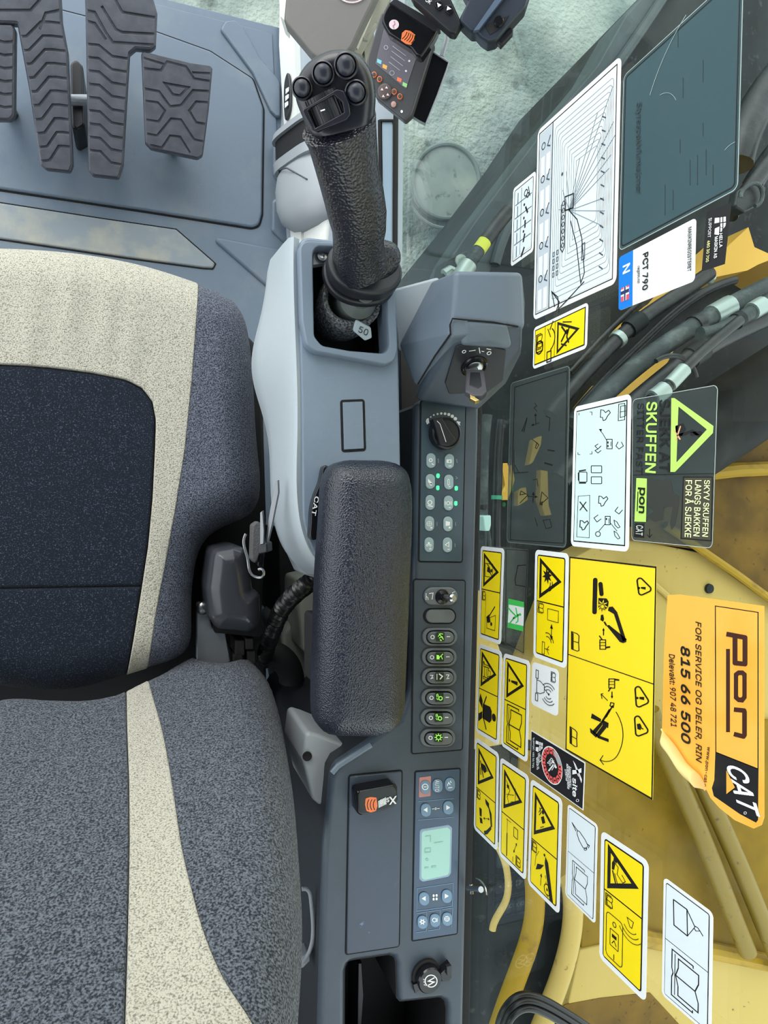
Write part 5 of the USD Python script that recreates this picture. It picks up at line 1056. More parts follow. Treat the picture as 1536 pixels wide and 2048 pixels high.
for k, (dx, dy, r) in enumerate(((0, 0, 9), (14, 12, 8), (26, 26, 7))):
    c = spline([(992 + dx * 0.7, 2140), (996 + dx * 0.6, 2060 + dy * 0.3), (1010 + dx * 0.6, 2018 + dy * 0.6), (1040 + dx * 0.4, 1992 + dy), (1080, 1997 + dy), (1120, 2018 + dy), (1170, 2050 + dy), (1230, 2100 + dy)], 60)
    co.part('cable_turn', tube(np.array([H(0.12 + 0.01 * k).hit(*p) for p in c]), r * 0.00085, 12), mat('cable_gloss', (26, 27, 30), 0.3) if 'cable_gloss' not in MATS else MATS['cable_gloss'])
fg = Thing('window_fitting', 'small steel latch fitting with a bent wire at the window foot', 'latch', W(0.0).hit(955, 1776))
wl_ = W(0.001)
fg.part('latch_block', cat([tube([wl_.hit(937, 1776), wl_.hit(962, 1779)], 0.0032, 10), tube([wl_.hit(942, 1768), wl_.hit(944, 1788)], 0.002, 8)]), STEEL)
fg.part('latch_wire', tube(np.array([W(0.004).hit(*p) for p in spline([(952, 1756), (962, 1762), (970, 1774), (974, 1790)], 20)]), 0.0008, 8), STEEL)
# ================================================================== labels stuck on the window
class Label(Thing):
    """quad in photo pixels: TL, TR, BL, BR as the photo shows them; s runs down the photo (reading direction), t to the right (upwards)."""
    def __init__(s, label, quad, name='window_label', cat_='sticker', layer=0.0004, group=None, A=None):
        s.w = W(layer); s.q = s.w.px(quad); s.layer = layer
        c = s.w.hit(*np.mean(quad, 0)); Thing.__init__(s, name, label, cat_, c, group)
        s.L = (np.linalg.norm(s.q[2] - s.q[0]) + np.linalg.norm(s.q[3] - s.q[1])) / 2
        s.Hh = (np.linalg.norm(s.q[1] - s.q[0]) + np.linalg.norm(s.q[3] - s.q[2])) / 2
        s.A = A or s.L / s.Hh
    def xy(s, p):
        p = np.asarray(p, float); a, t = (p[:, 0] / s.A)[:, None], p[:, 1:2]
        return s.q[0] * (1 - a) * (1 - t) + s.q[2] * a * (1 - t) + s.q[1] * (1 - a) * t + s.q[3] * a * t
    def g(s, geom):
        return shapely.transform(geom, lambda c: s.xy(c))
    def lay(s, name, geoms, m, k=1, dep=0.00012, label=None, kind=None, px=False, parent=None):
        """one printed layer; every geometry in label units (height 1) or, with px, in photo pixels"""
        ms = []
        pl = W(s.layer + 0.00025 + 0.00016 * k)
        for x in (geoms if isinstance(geoms, (list, tuple)) else [geoms]):
            x = shapely.transform(x, lambda c: pl.px(c)) if px else s.g(x)
            if not x.is_valid: x = x.buffer(0)
            if not x.is_empty and x.area > 1e-9: ms.append(on(pl, ext(x, dep)))
        if ms: return s.part(name, cat(ms), m, smooth=False, label=label, kind=kind, parent=parent)
    def sheet(s, m, r=0.06, name='sheet', inset=0.0, k=0, label=None):
        g = rect(inset, inset, s.A - inset, 1 - inset)
        if r: g = g.buffer(-r).buffer(r, quad_segs=6)
        if k == 0: return s.part(name, on(W(s.layer), ext(s.g(g), 0.0003)), m, smooth=False, label=label)
        return s.lay(name, g, m, k, label=label)
    def text(s, txt, p0, p1, h, m, bold=False, k=4, px=False, italic=0.0, name='lettering', label=None):
        """baseline from p0 to p1 in label units, capitals h high; px: pixel points, h = pixel point of the capitals' top above p0"""
        pl = W(s.layer + 0.00025 + 0.00016 * k)
        if px: a, b, c = pl.hit(*p0), pl.hit(*p1), pl.hit(*h)
        else:
            d = np.array(p1, float) - p0; nrm = np.array([-d[1], d[0]]) / np.linalg.norm(d) * h
            q = s.xy([p0, p1, np.array(p0) + nrm]); a, b, c = (pl.w(q[i:i + 1])[0] for i in range(3))
        return s.part(name, text3(txt, a, b, c, pl.n, bold=bold, italic=italic), m, smooth=False, label=label)

def ln(pts, w=0.02): return LineString(pts).buffer(w / 2, cap_style=2, join_style=2)
def lw(pts, w): return LineString(pts).buffer(w / 2)
def outline(g, w): return g.difference(g.buffer(-w, join_style=2))
def tri(cx, cy, w, h, r=0.0):
    g = Polygon([(cx - w / 2, cy - h / 2), (cx + w / 2, cy - h / 2), (cx, cy + h / 2)]); return g.buffer(-r).buffer(r) if r else g
def circ(x, y, r): return Point(x, y).buffer(r, quad_segs=6)
def book(x, y, w, h, t=0.014):
    """open manual: two pages over a stack, left bottom at x, y"""
    m = x + w / 2
    return [ln([(x + w * .1, y + h * .25), (x + w * .1, y + h), (x + w * .3, y + h * 1.0), (m, y + h * .88), (x + w * .7, y + h), (x + w * .9, y + h), (x + w * .9, y + h * .25), (x + w * .7, y + h * .25), (m, y + h * .15), (x + w * .3, y + h * .25), (x + w * .1, y + h * .25)], t),
            ln([(m, y + h * .15), (m, y + h * .88)], t), ln([(x + w * .05, y + h * .8), (x, y + h * .8), (x, y), (x + w * .4, y), (m, y + h * 0.05), (x + w * .6, y), (x + w, y), (x + w, y + h * .8), (x + w * .95, y + h * .8)], t),
            ln([(x + w * .05, y + h * .12), (x + w * .95, y + h * .12)], t * .7)]
def arrow(a, b, w=0.02, hs=0.07, both=False):
    a, b = np.array(a, float), np.array(b, float); d = (b - a) / np.linalg.norm(b - a); n = np.array([-d[1], d[0]])
    o = [ln([a + d * (hs * .8 if both else 0), b - d * hs * 0.8], w), Polygon([b, b - d * hs + n * hs * .5, b - d * hs - n * hs * .5])]
    if both: o.append(Polygon([a, a + d * hs + n * hs * .5, a + d * hs - n * hs * .5]))
    return o
def arcl(x, y, r, a0, a1, w=0.016): return ln([(x + r * math.cos(t), y + r * math.sin(t)) for t in np.linspace(math.radians(a0), math.radians(a1), 14)], w)
def star(x, y, r0, r1, n=9): return Polygon([(x + (r1 if i % 2 else r0) * math.cos(i * math.pi / n + .2), y + (r1 if i % 2 else r0) * math.sin(i * math.pi / n + .2)) for i in range(2 * n)])

def hazard(label, quad, div, inside, second, small_book=None, m=YEL, border=0.062, tw=0.86, th=0.74, cx=None, group=None, rnd=0.10):
    """white-edged yellow warning label of two panels: triangle first, picture second"""
    s = Label(label, quad, group=group, A=2.0); A = s.A; div = div / 3.65 * 2; tw, th = 0.80, 0.66
    if small_book: small_book = (small_book[0] / 3.65 * 2 - 0.02, small_book[1], small_book[2] * .7, small_book[3] * 1.1)
    s.sheet(WHITE, rnd); e = 0.085
    f = rect(e, e, A - e, 1 - e); f = f.buffer(-0.05).buffer(0.05)
    s.lay('border', f, INK, 1)
    s.lay('yellow_panel', [f.buffer(-0.022).intersection(rect(0, 0, div - 0.011, 1)), f.buffer(-0.022).intersection(rect(div + 0.011, 0, A, 1))][0], m, 2)
    s.lay('yellow_panel', f.buffer(-0.022).intersection(rect(div + 0.011, 0, A, 1)), m, 2)
    c = cx or (e + div) / 2; y0 = 0.50
    w_ = min(tw, (div - e) * 0.88); T = tri(c, y0, w_, th)
    s.lay('triangle', T.difference(T.buffer(-border * 0.95, join_style=2)), INK, 3)
    def fit(gs, cx, cy, w, h):
        x0, y0_, x1, y1 = unary_union([q.buffer(0) for q in gs]).bounds; k = min(w / (x1 - x0), h / (y1 - y0_))
        return [shapely.transform(q, lambda p: (p - [(x0 + x1) / 2, (y0_ + y1) / 2]) * k + [cx, cy]) for q in gs]
    s.lay('pictogram', fit(inside(c, y0, w_), c, y0 - th * 0.12, w_ * 0.56, th * 0.52), INK, 4, kind='stuff')
    pw = A - e - div; sb = small_book is not None
    s.lay('pictogram', fit(second((div + A - e) / 2, 0.5, pw), (div + A - e) / 2 + (0.03 if sb else 0), 0.53 if sb else 0.5, pw * 0.88, 0.74), INK, 4, kind='stuff')
    if small_book: s.lay('manual_symbol', book(*small_book, 0.010), INK, 4, kind='stuff')
    return s

# --- the plain two-panel warnings
def p_excl(c, y, w): return [Polygon([(c - .045, y + .16), (c + .045, y + .16), (c + .022, y - .12), (c - .022, y - .12)]), circ(c, y - .2, .035)]
def p_machine(c, y, w): return [outline(rect(c - .16, y - .22, c + .16, y + .0), .018), outline(rect(c - .22, y - .28, c - .14, y + .06), .016), outline(rect(c + .14, y - .28, c + .22, y + .06), .016), ln([(c - .1, y), (c - .06, y + .14), (c + .06, y + .14), (c + .1, y)], .016), ln([(c - .1, y - .1), (c + .1, y - .1)], .014), ln([(c - .28, y - .3), (c - .22, y - .22)], .014), star(c - .26, y - .26, .05, .02, 5)]
def p_belt(c, y, w): return [circ(c + .04, y + .26, .075), Polygon([(c - .13, y + .1), (c - .06, y + .17), (c + .12, y + .17), (c + .19, y + .1), (c + .17, y - .18), (c - .12, y - .18)]), ln([(c - .30, y - .05), (c - .1, y - .16), (c + .14, y - .16), (c + .36, y - .02)], .03), Polygon([(c - .18, y - .2), (c - .02, y - .2), (c - .14, y - .34), (c - .3, y - .30)]), Polygon([(c + .04, y - .2), (c + .18, y - .2), (c + .28, y - .34), (c + .12, y - .34)])]
hazard('yellow label with a machine triangle above a bold figure wearing a seat belt', [(958, 1287), (1004, 1303), (952, 1463), (998, 1491)], 1.80, p_machine, p_belt)
def p_exit(c, y, w): return [outline(rect(c - .14, y - .2, c + .14, y + .12), .012), circ(c, y + .06, .035), Polygon([(c - .05, y + .0), (c + .06, y + .03), (c + .03, y - .12), (c - .07, y - .1)]), ln([(c + .05, y + .02), (c + .15, y + .12)], .022), ln([(c - .06, y - .02), (c - .12, y - .12)], .02)]
def p_cabexit(c, y, w): return [outline(Polygon([(c - .05, y + .34), (c + .34, y + .34), (c + .34, y - .1), (c + .1, y - .1)]), .012), ln([(c - .25, y + .3), (c + .02, y + .02)], .028), Polygon([(c - .02, y + .02), (c + .16, y + .1), (c + .2, y - .06), (c + .06, y - .12)]), circ(c + .2, y + .14, .045), ln([(c - .5, y - .18), (c + .5, y - .18)], .006)]
hazard('first small yellow label by the console, figure climbing from a cab window', [(962, 1092), (1009, 1097), (958, 1274), (1002, 1290)], 1.70, p_exit, p_cabexit, (1.80, 0.14, .28, .13))
hazard('yellow label with an exclamation-mark triangle and a large open manual', [(1008, 1306), (1060, 1322), (1003, 1491), (1055, 1526)], 1.78, p_excl, lambda c, y, w: book(c - .38, y - .26, .76, .52, .020))
def p_hand(c, y, w): return [Polygon([(c - .12, y - .16), (c + .0, y - .2), (c + .08, y + .0), (c - .0, y + .1), (c - .12, y + .02)]), ln([(c - .16, y - .24), (c + .22, y - .06)], .035), ln([(c - .1, y + .02), (c - .02, y + .16)], .02), ln([(c + .02, y - .22), (c + .2, y - .2)], .03)]
def p_arm(c, y, w): return [Polygon([(c + .12, y + .3), (c + .2, y + .32), (c + .42, y + .12), (c + .5, y - .02), (c + .42, y - .06), (c + .34, y + .08)]), Polygon([(c - .40, y + .12), (c - .14, y + .24), (c + .14, y + .30), (c + .12, y + .36), (c - .2, y + .32)]), Polygon([(c - .46, y - .02), (c - .34, y + .02), (c - .28, y + .18), (c - .42, y + .18)]), Polygon([(c - .1, y - .32), (c + .12, y - .30), (c + .10, y - .2), (c - .1, y - .2)]), Polygon([(c + .16, y - .3), (c + .3, y - .26), (c + .26, y - .14), (c + .14, y - .18)])] + arrow((c + .1, y - .1), (c - .02, y + .22), .01, .07, True)
hazard('yellow label nearest the console with a crushed hand above a bold folding boom', [(951, 1474), (998, 1507), (948, 1657), (995, 1703)], 1.92, p_hand, p_arm, (2.0, 0.14, .26, .13))
def p_line(c, y, w): return [ln([(c - .2, y + .16), (c + .1, y + .16), (c + .18, y - .02)], .01), ln([(c - .24, y - .22), (c - .06, y - .06), (c + .12, y - .16), (c + .24, y - .1)], .012), star(c - .12, y - .14, .07, .03, 6), ln([(c - .02, y + .1), (c + .08, y - .2)], .01)]
def p_dist(c, y, w): return [outline(rect(c - .52, y + .02, c - .26, y + .22), .016), ln([(c - .56, y + .08 - .2), (c - .56, y - .34)], .010), ln([(c - .2, y - .3), (c + .42, y - .3)], .035), ln([(c - .58, y - .3), (c - .2, y - .3)], .008)] + arrow((c - .16, y + .18), (c + .16, y + .04), .012, .07, True) + [ln([(c + .28, y + .0), (c + .42, y + .02)], .012)]
s_ = hazard('yellow label second from the console with a small box and a double arrow', [(1001, 1514), (1058, 1552), (998, 1709), (1052, 1762)], 1.95, p_line, p_dist)
s_.lay('manual_symbol', book(s_.A - .32, .66, .18, .16, .010), INK, 4, kind='stuff')
def p_fall(c, y, w): return [Polygon([(c - .06, y - .02), (c + .08, y + .06), (c + .16, y - .06), (c + .02, y - .14)]), circ(c - .14, y - .06, .05), ln([(c - .2, y - .22), (c - .1, y - .14), (c + .0, y - .22)], .022), ln([(c - .26, y - .04), (c - .2, y - .16), (c - .06, y - .24)], .018), ln([(c + .2, y + .0), (c + .30, y - .16)], .016), ln([(c + .28, y - .02), (c + .36, y - .16)], .016)]
def p_slope(c, y, w): return [Polygon([(c - .44, y - .04), (c - .3, y + .02), (c - .2, y - .26), (c - .04, y - .32), (c - .14, y - .14), (c - .3, y - .0)]), Polygon([(c - .5, y + .04), (c - .42, y + .14), (c + .34, y + .36), (c + .34, y + .24), (c - .36, y + .02)]), ln([(c - .55, y - .3), (c - .1, y - .36)], .008), ln([(c - .5, y - .22), (c - .36, y - .3)], .008), circ(c - .52, y + .0, .03)] + [ln([(c - .1 + i * .12, y + .05 + i * .03), (c - .04 + i * .12, y + .07 + i * .03)], .012) for i in range(4)] + arrow((c + .22, y - .12), (c - .06, y - .1), .012, .07)
s_ = hazard('tallest yellow label in the lower group, falling figure above a bold bucket and boom', [(1062, 1557), (1125, 1599), (1056, 1767), (1119, 1830)], 1.98, p_fall, p_slope, (2.06, 0.12, .26, .14))
s_.lay('manual_symbol', [outline(circ(s_.A - .24, .64, .10), .014), circ(s_.A - .24, .64, .02)], INK, 4, kind='stuff')
def p_boom(c, y, w): return [star(c - .08, y - .12, .15, .07, 8), arcl(c + .06, y - .1, .08, 20, 110), arcl(c + .06, y - .1, .14, 20, 110)]
def p_radio(c, y, w): return [outline(rect(c - .46, y - .0, c - .2, y + .40), .012), outline(rect(c + .30, y - .18, c + .58, y - .08), .012), ln([(c + .44, y - .08), (c + .44, y + .08)], .014), ln([(c + .36, y + .08), (c + .44, y - .0), (c + .54, y + .08)], .012), arcl(c + .30, y + .02, .14, 100, 200), arcl(c + .30, y + .02, .22, 100, 200)] + arrow((c - .14, y + .16), (c + .22, y + .16), .02, .10, True)
hazard('yellow label with an explosion triangle and a radio antenna below the white lever label', [(1071, 1099), (1138, 1107), (1067, 1313), (1133, 1338)], 1.72, p_boom, p_radio, (1.80, 0.14, .26, .16))
def p_finger(c, y, w): return [ln([(c - .26, y - .22), (c - .18, y - .06), (c + .02, y - .10), (c + .14, y + .12), (c + .05, y + .22), (c - .06, y + .08)], .016), Polygon([(c - .28, y - .26), (c - .2, y - .3), (c - .02, y - .3), (c - .04, y - .22), (c - .22, y - .18)]), ln([(c + .0, y - .28), (c + .32, y - .14)], .04), ln([(c + .04, y - .2), (c + .3, y - .06)], .02), Polygon([(c - .36, y - .24), (c - .28, y - .24), (c - .26, y - .12), (c - .36, y - .12)])]
def p_horn(c, y, w):
    o = rect(c - .12, y - .28, c + .54, y + .0).buffer(.09)
    return [outline(o, .012), outline(circ(c - .06, y - .14, .05), .012), outline(rect(c + .08, y - .24, c + .36, y - .04).buffer(.02), .012), Polygon([(c + .14, y - .2), (c + .2, y - .2), (c + .2, y - .08), (c + .14, y - .08)]), ln([(c + .24, y - .14), (c + .32, y - .08)], .014), ln([(c + .24, y - .14), (c + .32, y - .2)], .014), ln([(c + .5, y - .14), (c + .6, y - .14)], .014), outline(Polygon([(c - .4, y + .18), (c - .26, y + .26), (c - .26, y + .32), (c - .4, y + .36)]), .01), arcl(c - .36, y + .27, .2, -50, 50, .010), arcl(c - .36, y + .27, .28, -50, 50, .010), arcl(c - .36, y + .27, .36, -50, 50, .010)]
hazard('large yellow label bottom right with a pinched-finger triangle and a horn switch', [(1203, 1660), (1298, 1723), (1199, 1915), (1292, 2006)], 1.58, p_finger, p_horn, (1.68, 0.14, .26, .14), border=0.07)

# --- the small three-picture yellow label above
s_ = Label('small yellow label with three pictures under the large white boom diagram', [(1068, 656), (1177, 604), (1066, 739), (1174, 696)])
A = s_.A; s_.sheet(WHITE, .05); f = rect(.035, .035, A - .035, .965); s_.lay('border', f, INK, 1)
for y0, y1 in ((.047, .24), (.25, .43), (.44, .953)): s_.lay('yellow_panel', rect(.047, y0, A - .047, y1), YEL, 2)
T = tri(A / 2, .68, A * .74, .40); s_.lay('triangle', T.difference(T.buffer(-.025, join_style=2)), INK, 3)
c = A / 2
s_.lay('pictogram', [circ(c - .02, .66, .025), ln([(c - .1, .56), (c - .02, .64), (c + .06, .56)], .02), ln([(c - .06, .70), (c + .03, .66), (c + .10, .7)], .018), ln([(c - .14, .58), (c - .1, .74)], .01), ln([(c + .08, .56), (c + .12, .66)], .014)], INK, 4, kind='stuff')
s_.lay('pictogram', [arcl(c - .02, .32, .12, 20, 150, .012), ln([(c - .2, .40), (c - .12, .34)], .012), outline(rect(c + .10, .29, c + .22, .38), .012), ln([(c - .14, .30), (c - .04, .36)], .01)], INK, 4, kind='stuff')
s_.lay('pictogram', [outline(circ(c + .02, .14, .075), .014), outline(rect(c - .03, .07, c + .07, .21), .010)] + book(.1, .07, .16, .12, .008), INK, 4, kind='stuff')

# --- big yellow warning
s_ = Label('largest yellow label, showing a machine arm and a turning machine in bold black', [(1140, 1113), (1314, 1133), (1132, 1499), (1306, 1600)])
A = s_.A; s_.sheet(YEL_B, 0.0); s_.lay('border', outline(rect(0, 0, A, 1), .011), INK, 1)
s_.lay('dividing_line', ln([(.77 * A / 1.55 if False else A * .505, 0), (A * .505, 1)], .006), INK, 1)
P2 = lambda *pts: Polygon(pts)
def pp(pts): return Polygon(pts)
def ring_tri(pts, w): g = Polygon(pts).buffer(7, join_style=1); return g.difference(Polygon(pts).buffer(7 - w, join_style=1))
big = [ring_tri([(1280, 1162), (1283, 1184), (1296, 1178)], 2.6), lw([(1277, 1176), (1278, 1176)], 4), Polygon([(1282, 1174), (1282, 1177), (1291, 1179), (1291, 1174)])]
s_.lay('warning_triangle', big, INK, 2, px=True)
s_.lay('warning_triangle', [ring_tri([(1276, 1379), (1278, 1408), (1291, 1402)], 2.6), lw([(1274, 1396), (1275, 1396)], 4), Polygon([(1279, 1394), (1279, 1398), (1288, 1400), (1288, 1394)])], INK, 2, px=True)
s_.lay('warning_triangle', [ring_tri([(1275, 1438), (1277, 1466), (1290, 1461)], 2.6), Polygon([(1274, 1448), (1275, 1458), (1281, 1460), (1283, 1453), (1280, 1447)]), lw([(1283, 1456), (1286, 1458)], 1.8)], INK, 2, px=True)
s_.lay('machine_picture', [lw([(1190.5, 1160), (1189, 1224)], 8.5), lw([(1201, 1168), (1203, 1188)], 8), Polygon([(1197, 1196), (1213, 1197), (1217, 1203), (1216, 1214), (1210, 1219), (1197, 1216)]),
     Polygon([(1218, 1214), (1225, 1213), (1234, 1224), (1252, 1280), (1246, 1283), (1228, 1228), (1216, 1221)]), Polygon([(1213, 1251), (1218, 1250), (1253, 1278), (1252, 1284), (1246, 1286), (1240, 1284)]), Polygon([(1202, 1230), (1206, 1229), (1208, 1238), (1206, 1243), (1201, 1240)]), Polygon([(1207, 1244), (1210, 1243), (1214, 1250), (1212, 1252)])], INK, 2, px=True, kind='stuff')
s_.lay('spark', [shapely.transform(star(0, 0, 12, 5.5, 8), lambda c: c * [1, 1.1] + [1205, 1212])], YEL_B, 3, px=True)
s_.lay('spark_outline', [shapely.transform(star(0, 0, 9, 4, 8), lambda c: c * [1, 1.1] + [1205, 1213]).difference(shapely.transform(star(0, 0, 6.4, 2.4, 8), lambda c: c * [1, 1.1] + [1205, 1213]))], INK, 4, px=True)
def hand(x, y, dy): return [outline(rect(x - 8, y - 9, x + 5, y + 11), 1.5), lw([(x + 5, y - dy * 7), (x + 12, y - dy * 6)], 3), lw([(x - 3, y + dy * 9), (x - 8, y + dy * 16)], 2), lw([(x - 8, y - 3), (x + 4, y - 3)], 1.2), lw([(x - 8, y + 3), (x + 4, y + 3)], 1.2)]
def parr(a, b, w, h):
    a, b = np.array(a, float), np.array(b, float); d = (b - a) / np.linalg.norm(b - a); n = np.array([-d[1], d[0]])
    return [lw([a, b - d * h * .7], w), Polygon([b, b - d * h + n * h * .45, b - d * h - n * h * .45])]
s_.lay('hand_picture', hand(1207, 1288, -1) + parr((1207, 1270), (1207, 1256), 1.6, 5), INK, 2, px=True, kind='stuff')
s_.lay('hand_picture', hand(1225, 1366, 1) + parr((1224, 1384), (1224, 1397), 1.6, 5), INK, 2, px=True, kind='stuff')
s_.lay('machine_picture', [Polygon([(1184, 1427), (1202, 1438), (1201, 1444), (1182, 1436)]), Polygon([(1205, 1440), (1217, 1446), (1216, 1456), (1205, 1450)]), Polygon([(1200, 1446), (1213, 1455), (1196, 1476), (1185, 1462)]).difference(lw([(1205, 1450), (1191, 1469)], 1.6)), Polygon([(1180, 1456), (1196, 1470), (1192, 1475), (1181, 1465)]), Polygon([(1197, 1471), (1217, 1478), (1217, 1484), (1196, 1476)]), lw([(1202, 1447), (1219, 1420)], 3.6), lw([(1212, 1434), (1225, 1412)], 2.4), outline(Polygon([(1221, 1404), (1229, 1406), (1227, 1416), (1219, 1412)]), 1.6)], INK, 2, px=True, kind='stuff')
s_.lay('turning_arrow', [lw(spline([(1232, 1424), (1242, 1445), (1246, 1470), (1240, 1500), (1228, 1518), (1212, 1523), (1201, 1520)], 30), 1.2), lw([(1206, 1511), (1200, 1520), (1207, 1529)], 1.2), lw([(1215, 1401), (1203, 1389)], 1.2), lw([(1206, 1394 - 7), (1202, 1388), (1204, 1397)], 1.2)], INK, 2, px=True, kind='stuff')
def pbook(x0, y0, x1, y1, sk):
    f = lambda a, b: (x0 + (x1 - x0) * a, y0 + (y1 - y0) * b + sk * a)
    return [lw([f(0, 0), f(.75, .04), f(1, .12), f(.95, .5), f(1, .92), f(.75, .98), f(0, .94), f(0, 0)], 1.3), lw([f(.2, .5), f(.95, .5)], 1.2), lw([f(.22, .08), f(.22, .94)], 1.3), lw([f(.1, .03), f(.1, .95)], 1.0)]
s_.lay('manual_symbol', pbook(1143, 1263, 1158, 1300, 4), INK, 2, px=True, kind='stuff')
s_.lay('manual_symbol', pbook(1140, 1453, 1154, 1488, 8), INK, 2, px=True, kind='stuff')

# --- white labels
def white2(label, quad, div, first, second, m=PAPER, group=None):
    s = Label(label, quad, group=group, A=2.0); A = s.A; div = 1.0
    s.sheet(WHITE, .09); f = rect(.06, .06, A - .06, .94).buffer(-.04).buffer(.04)
    s.lay('border', f, INK, 1); fi = f.buffer(-.013)
    s.lay('paper_panel', fi.intersection(rect(0, 0, div - .007, 1)), m, 2); s.lay('paper_panel', fi.intersection(rect(div + .007, 0, A, 1)), m, 2)
    s.lay('pictogram', second((div + A - .06) / 2, .5), INK, 3, kind='stuff')
    return s
def p_gun(c, y): return [ln([(c - .42, y - .26), (c - .26, y - .12), (c - .2, y - .12), (c + .1, y + .1), (c + .3, y + .30), (c + .26, y + .36), (c + .14, y + .30), (c - .14, y - .02), (c - .24, y - .1), (c - .42, y - .26)], .012), ln([(c + .28, y + .3), (c + .34, y + .36), (c + .24, y + .40)], .014), outline(circ(c + .36, y + .32, .04), .012)]
gl_ = white2('pale blue-white label with a grease-gun outline and an open manual', [(1136, 1607), (1196, 1650), (1131, 1790), (1191, 1849)], 1.52, lambda c, y: [], lambda c, y: book(c - .36, y - .26, .72, .5, .014))
def p_bag(c, y): return [ln([(c - .34, y - .3), (c + .16, y - .3), (c + .36, y - .02), (c - .16, y - .02), (c - .34, y - .3)], .016), ln([(c + .36, y - .02), (c + .16, y - .3)], .022), ln([(c - .16, y - .02), (c + .1, y + .22), (c + .36, y - .02)], .012), ln([(c + .1, y + .22), (c - .02, y + .30), (c + .06, y + .38), (c + .18, y + .36)], .014)]
bl_ = white2('pale blue-white label in the lower right corner with a tag outline and a manual', [(1328, 1753), (1427, 1826), (1324, 1989), (1423, 2075)], 1.28, lambda c, y: [], lambda c, y: book(c - .38, y - .28, .76, .54, .018))
gl_.lay('pictogram', [lw([(1144, 1645), (1155, 1661), (1159, 1663), (1170, 1679), (1176, 1691), (1172, 1698), (1166, 1695), (1158, 1680), (1154, 1667), (1155, 1661)], 1.0), lw([(1144, 1645), (1152, 1662)], 1.0), lw([(1174, 1688), (1179, 1691), (1177, 1696)], 1.2), outline(circ(1171, 1698, 3.2), 1)], INK, 3, px=True, kind='stuff')
bl_.lay('pictogram', [lw([(1347, 1799), (1374, 1819), (1375, 1872), (1348, 1850), (1347, 1799)], 1.7), lw([(1374, 1819), (1390, 1854), (1375, 1872)], 1.3), lw([(1388, 1856), (1392, 1862), (1400, 1862), (1406, 1872)], 1.2), lw([(1390, 1852), (1396, 1856), (1400, 1862)], 1.2)], INK, 3, px=True, kind='stuff')
# small rounded white label with radio picture
s_ = Label('small plain white label with a tractor and radio waves above the black round-seal label', [(1065, 1323), (1118, 1340), (1063, 1408), (1116, 1434)], A=1.2)
A = s_.A; s_.sheet(WHITE, .12); c = A / 2
s_.lay('pictogram', [outline(rect(c - .42, .16, c - .18, .27), .02), outline(rect(c + .22, .16, c + .44, .27), .02), ln([(c - .18, .21), (c + .22, .21)], .02), ln([(c - .14, .22), (c - .14, .34), (c - .06, .5), (c + .12, .5), (c + .2, .34), (c + .2, .22)], .018), ln([(c + .02, .5), (c + .12, .66)], .02), circ(c + .12, .67, .03)] + [arcl(c + .12, .66, r, -50, 50, .018) for r in (.12, .2, .28)] + [arcl(c + .12, .66, r, 130, 230, .018) for r in (.12, .2, .28)] + book(.1, .74, .26, .16, .014), INK_T, 2, kind='stuff')
# joystick function label
s_ = Label('white label with controller-lever drawings left of the lime triangle label', [(1149, 814), (1263, 787), (1142, 1092), (1258, 1104)])
A = s_.A; s_.sheet(WHITE, .07); f = rect(.055, .055, A - .055, .945)
s_.lay('border', f, INK, 1); s_.lay('paper_panel', f.buffer(-.012), mat('paper_mint', (214, 240, 236), 0.4), 2)
def lever(x, y, k=1.0): return [lw([(x - 8 * k, y - 13 * k), (x - 1, y - 12 * k), (x + 4 * k, y - 6 * k), (x + 12 * k, y - 12 * k), (x + 16 * k, y - 6 * k), (x + 9 * k, y + 2), (x + 4 * k, y + 12 * k), (x - 2 * k, y + 14 * k), (x - 3, y + 6 * k), (x - 9 * k, y + 6 * k), (x - 8 * k, y - 13 * k)], 1.3)]
s_.lay('lever_picture', lever(1208, 830, .8), INK, 3, px=True, kind='stuff'); s_.lay('lever_picture', lever(1204, 1002, .75), INK, 3, px=True, kind='stuff')
s_.lay('pictogram', [outline(rect(1213, 878, 1225, 898), 1.2), lw([(1216, 884), (1216, 886)], 2.4), lw([(1216, 891), (1216, 893)], 2.4), lw([(1222, 884), (1222, 892)], 1)] + [lw([(1196, 888 + i * 10), (1190, 892 + i * 9), (1196, 898 + i * 8), (1202, 892 + i * 9)], 1.2) for i in (0, 1)] + [lw([(1236, 884), (1232, 892), (1238, 898), (1247, 892), (1243, 884)], 1.2), lw([(1200, 860), (1206, 868), (1213, 880)], 1), Polygon([(1198, 858), (1204, 858), (1202, 864)])], INK, 3, px=True, kind='stuff')
s_.lay('pictogram', [lw(list(rect(1184, 933, 1202, 944).buffer(1.5).exterior.coords), 1.3), lw(list(rect(1184, 955, 1202, 966).buffer(1.5).exterior.coords), 1.3), lw(list(rect(1160, 946, 1172, 962).buffer(2).exterior.coords), 1.3), lw([(1159, 942), (1171, 940)], 2.4), lw([(1159, 966), (1171, 966)], 2.4), lw([(1157, 946), (1157, 960)], 2)], INK, 3, px=True, kind='stuff')
s_.lay('pictogram', [outline(rect(1210, 1032, 1221, 1050), 1.2), lw([(1213, 1037), (1213, 1039)], 2.2), lw([(1218, 1037), (1218, 1047)], 1), lw([(1210, 1048), (1198, 1062)], 1), lw([(1221, 1046), (1234, 1062)], 1), lw([(1196, 1030), (1188, 1036), (1194, 1044), (1202, 1038)], 1.2), lw([(1236, 1014), (1230, 1022), (1238, 1028), (1245, 1020)], 1.2)] + [lw([(1228, 1040 + i * 22), (1234, 1044 + i * 22), (1240, 1054 + i * 22), (1236, 1056 + i * 22), (1230, 1050 + i * 22), (1228, 1040 + i * 22)], 1.1) for i in (0, 1)] + [outline(circ(1196, 1068, 5.5), 1.2)], INK, 3, px=True, kind='stuff')
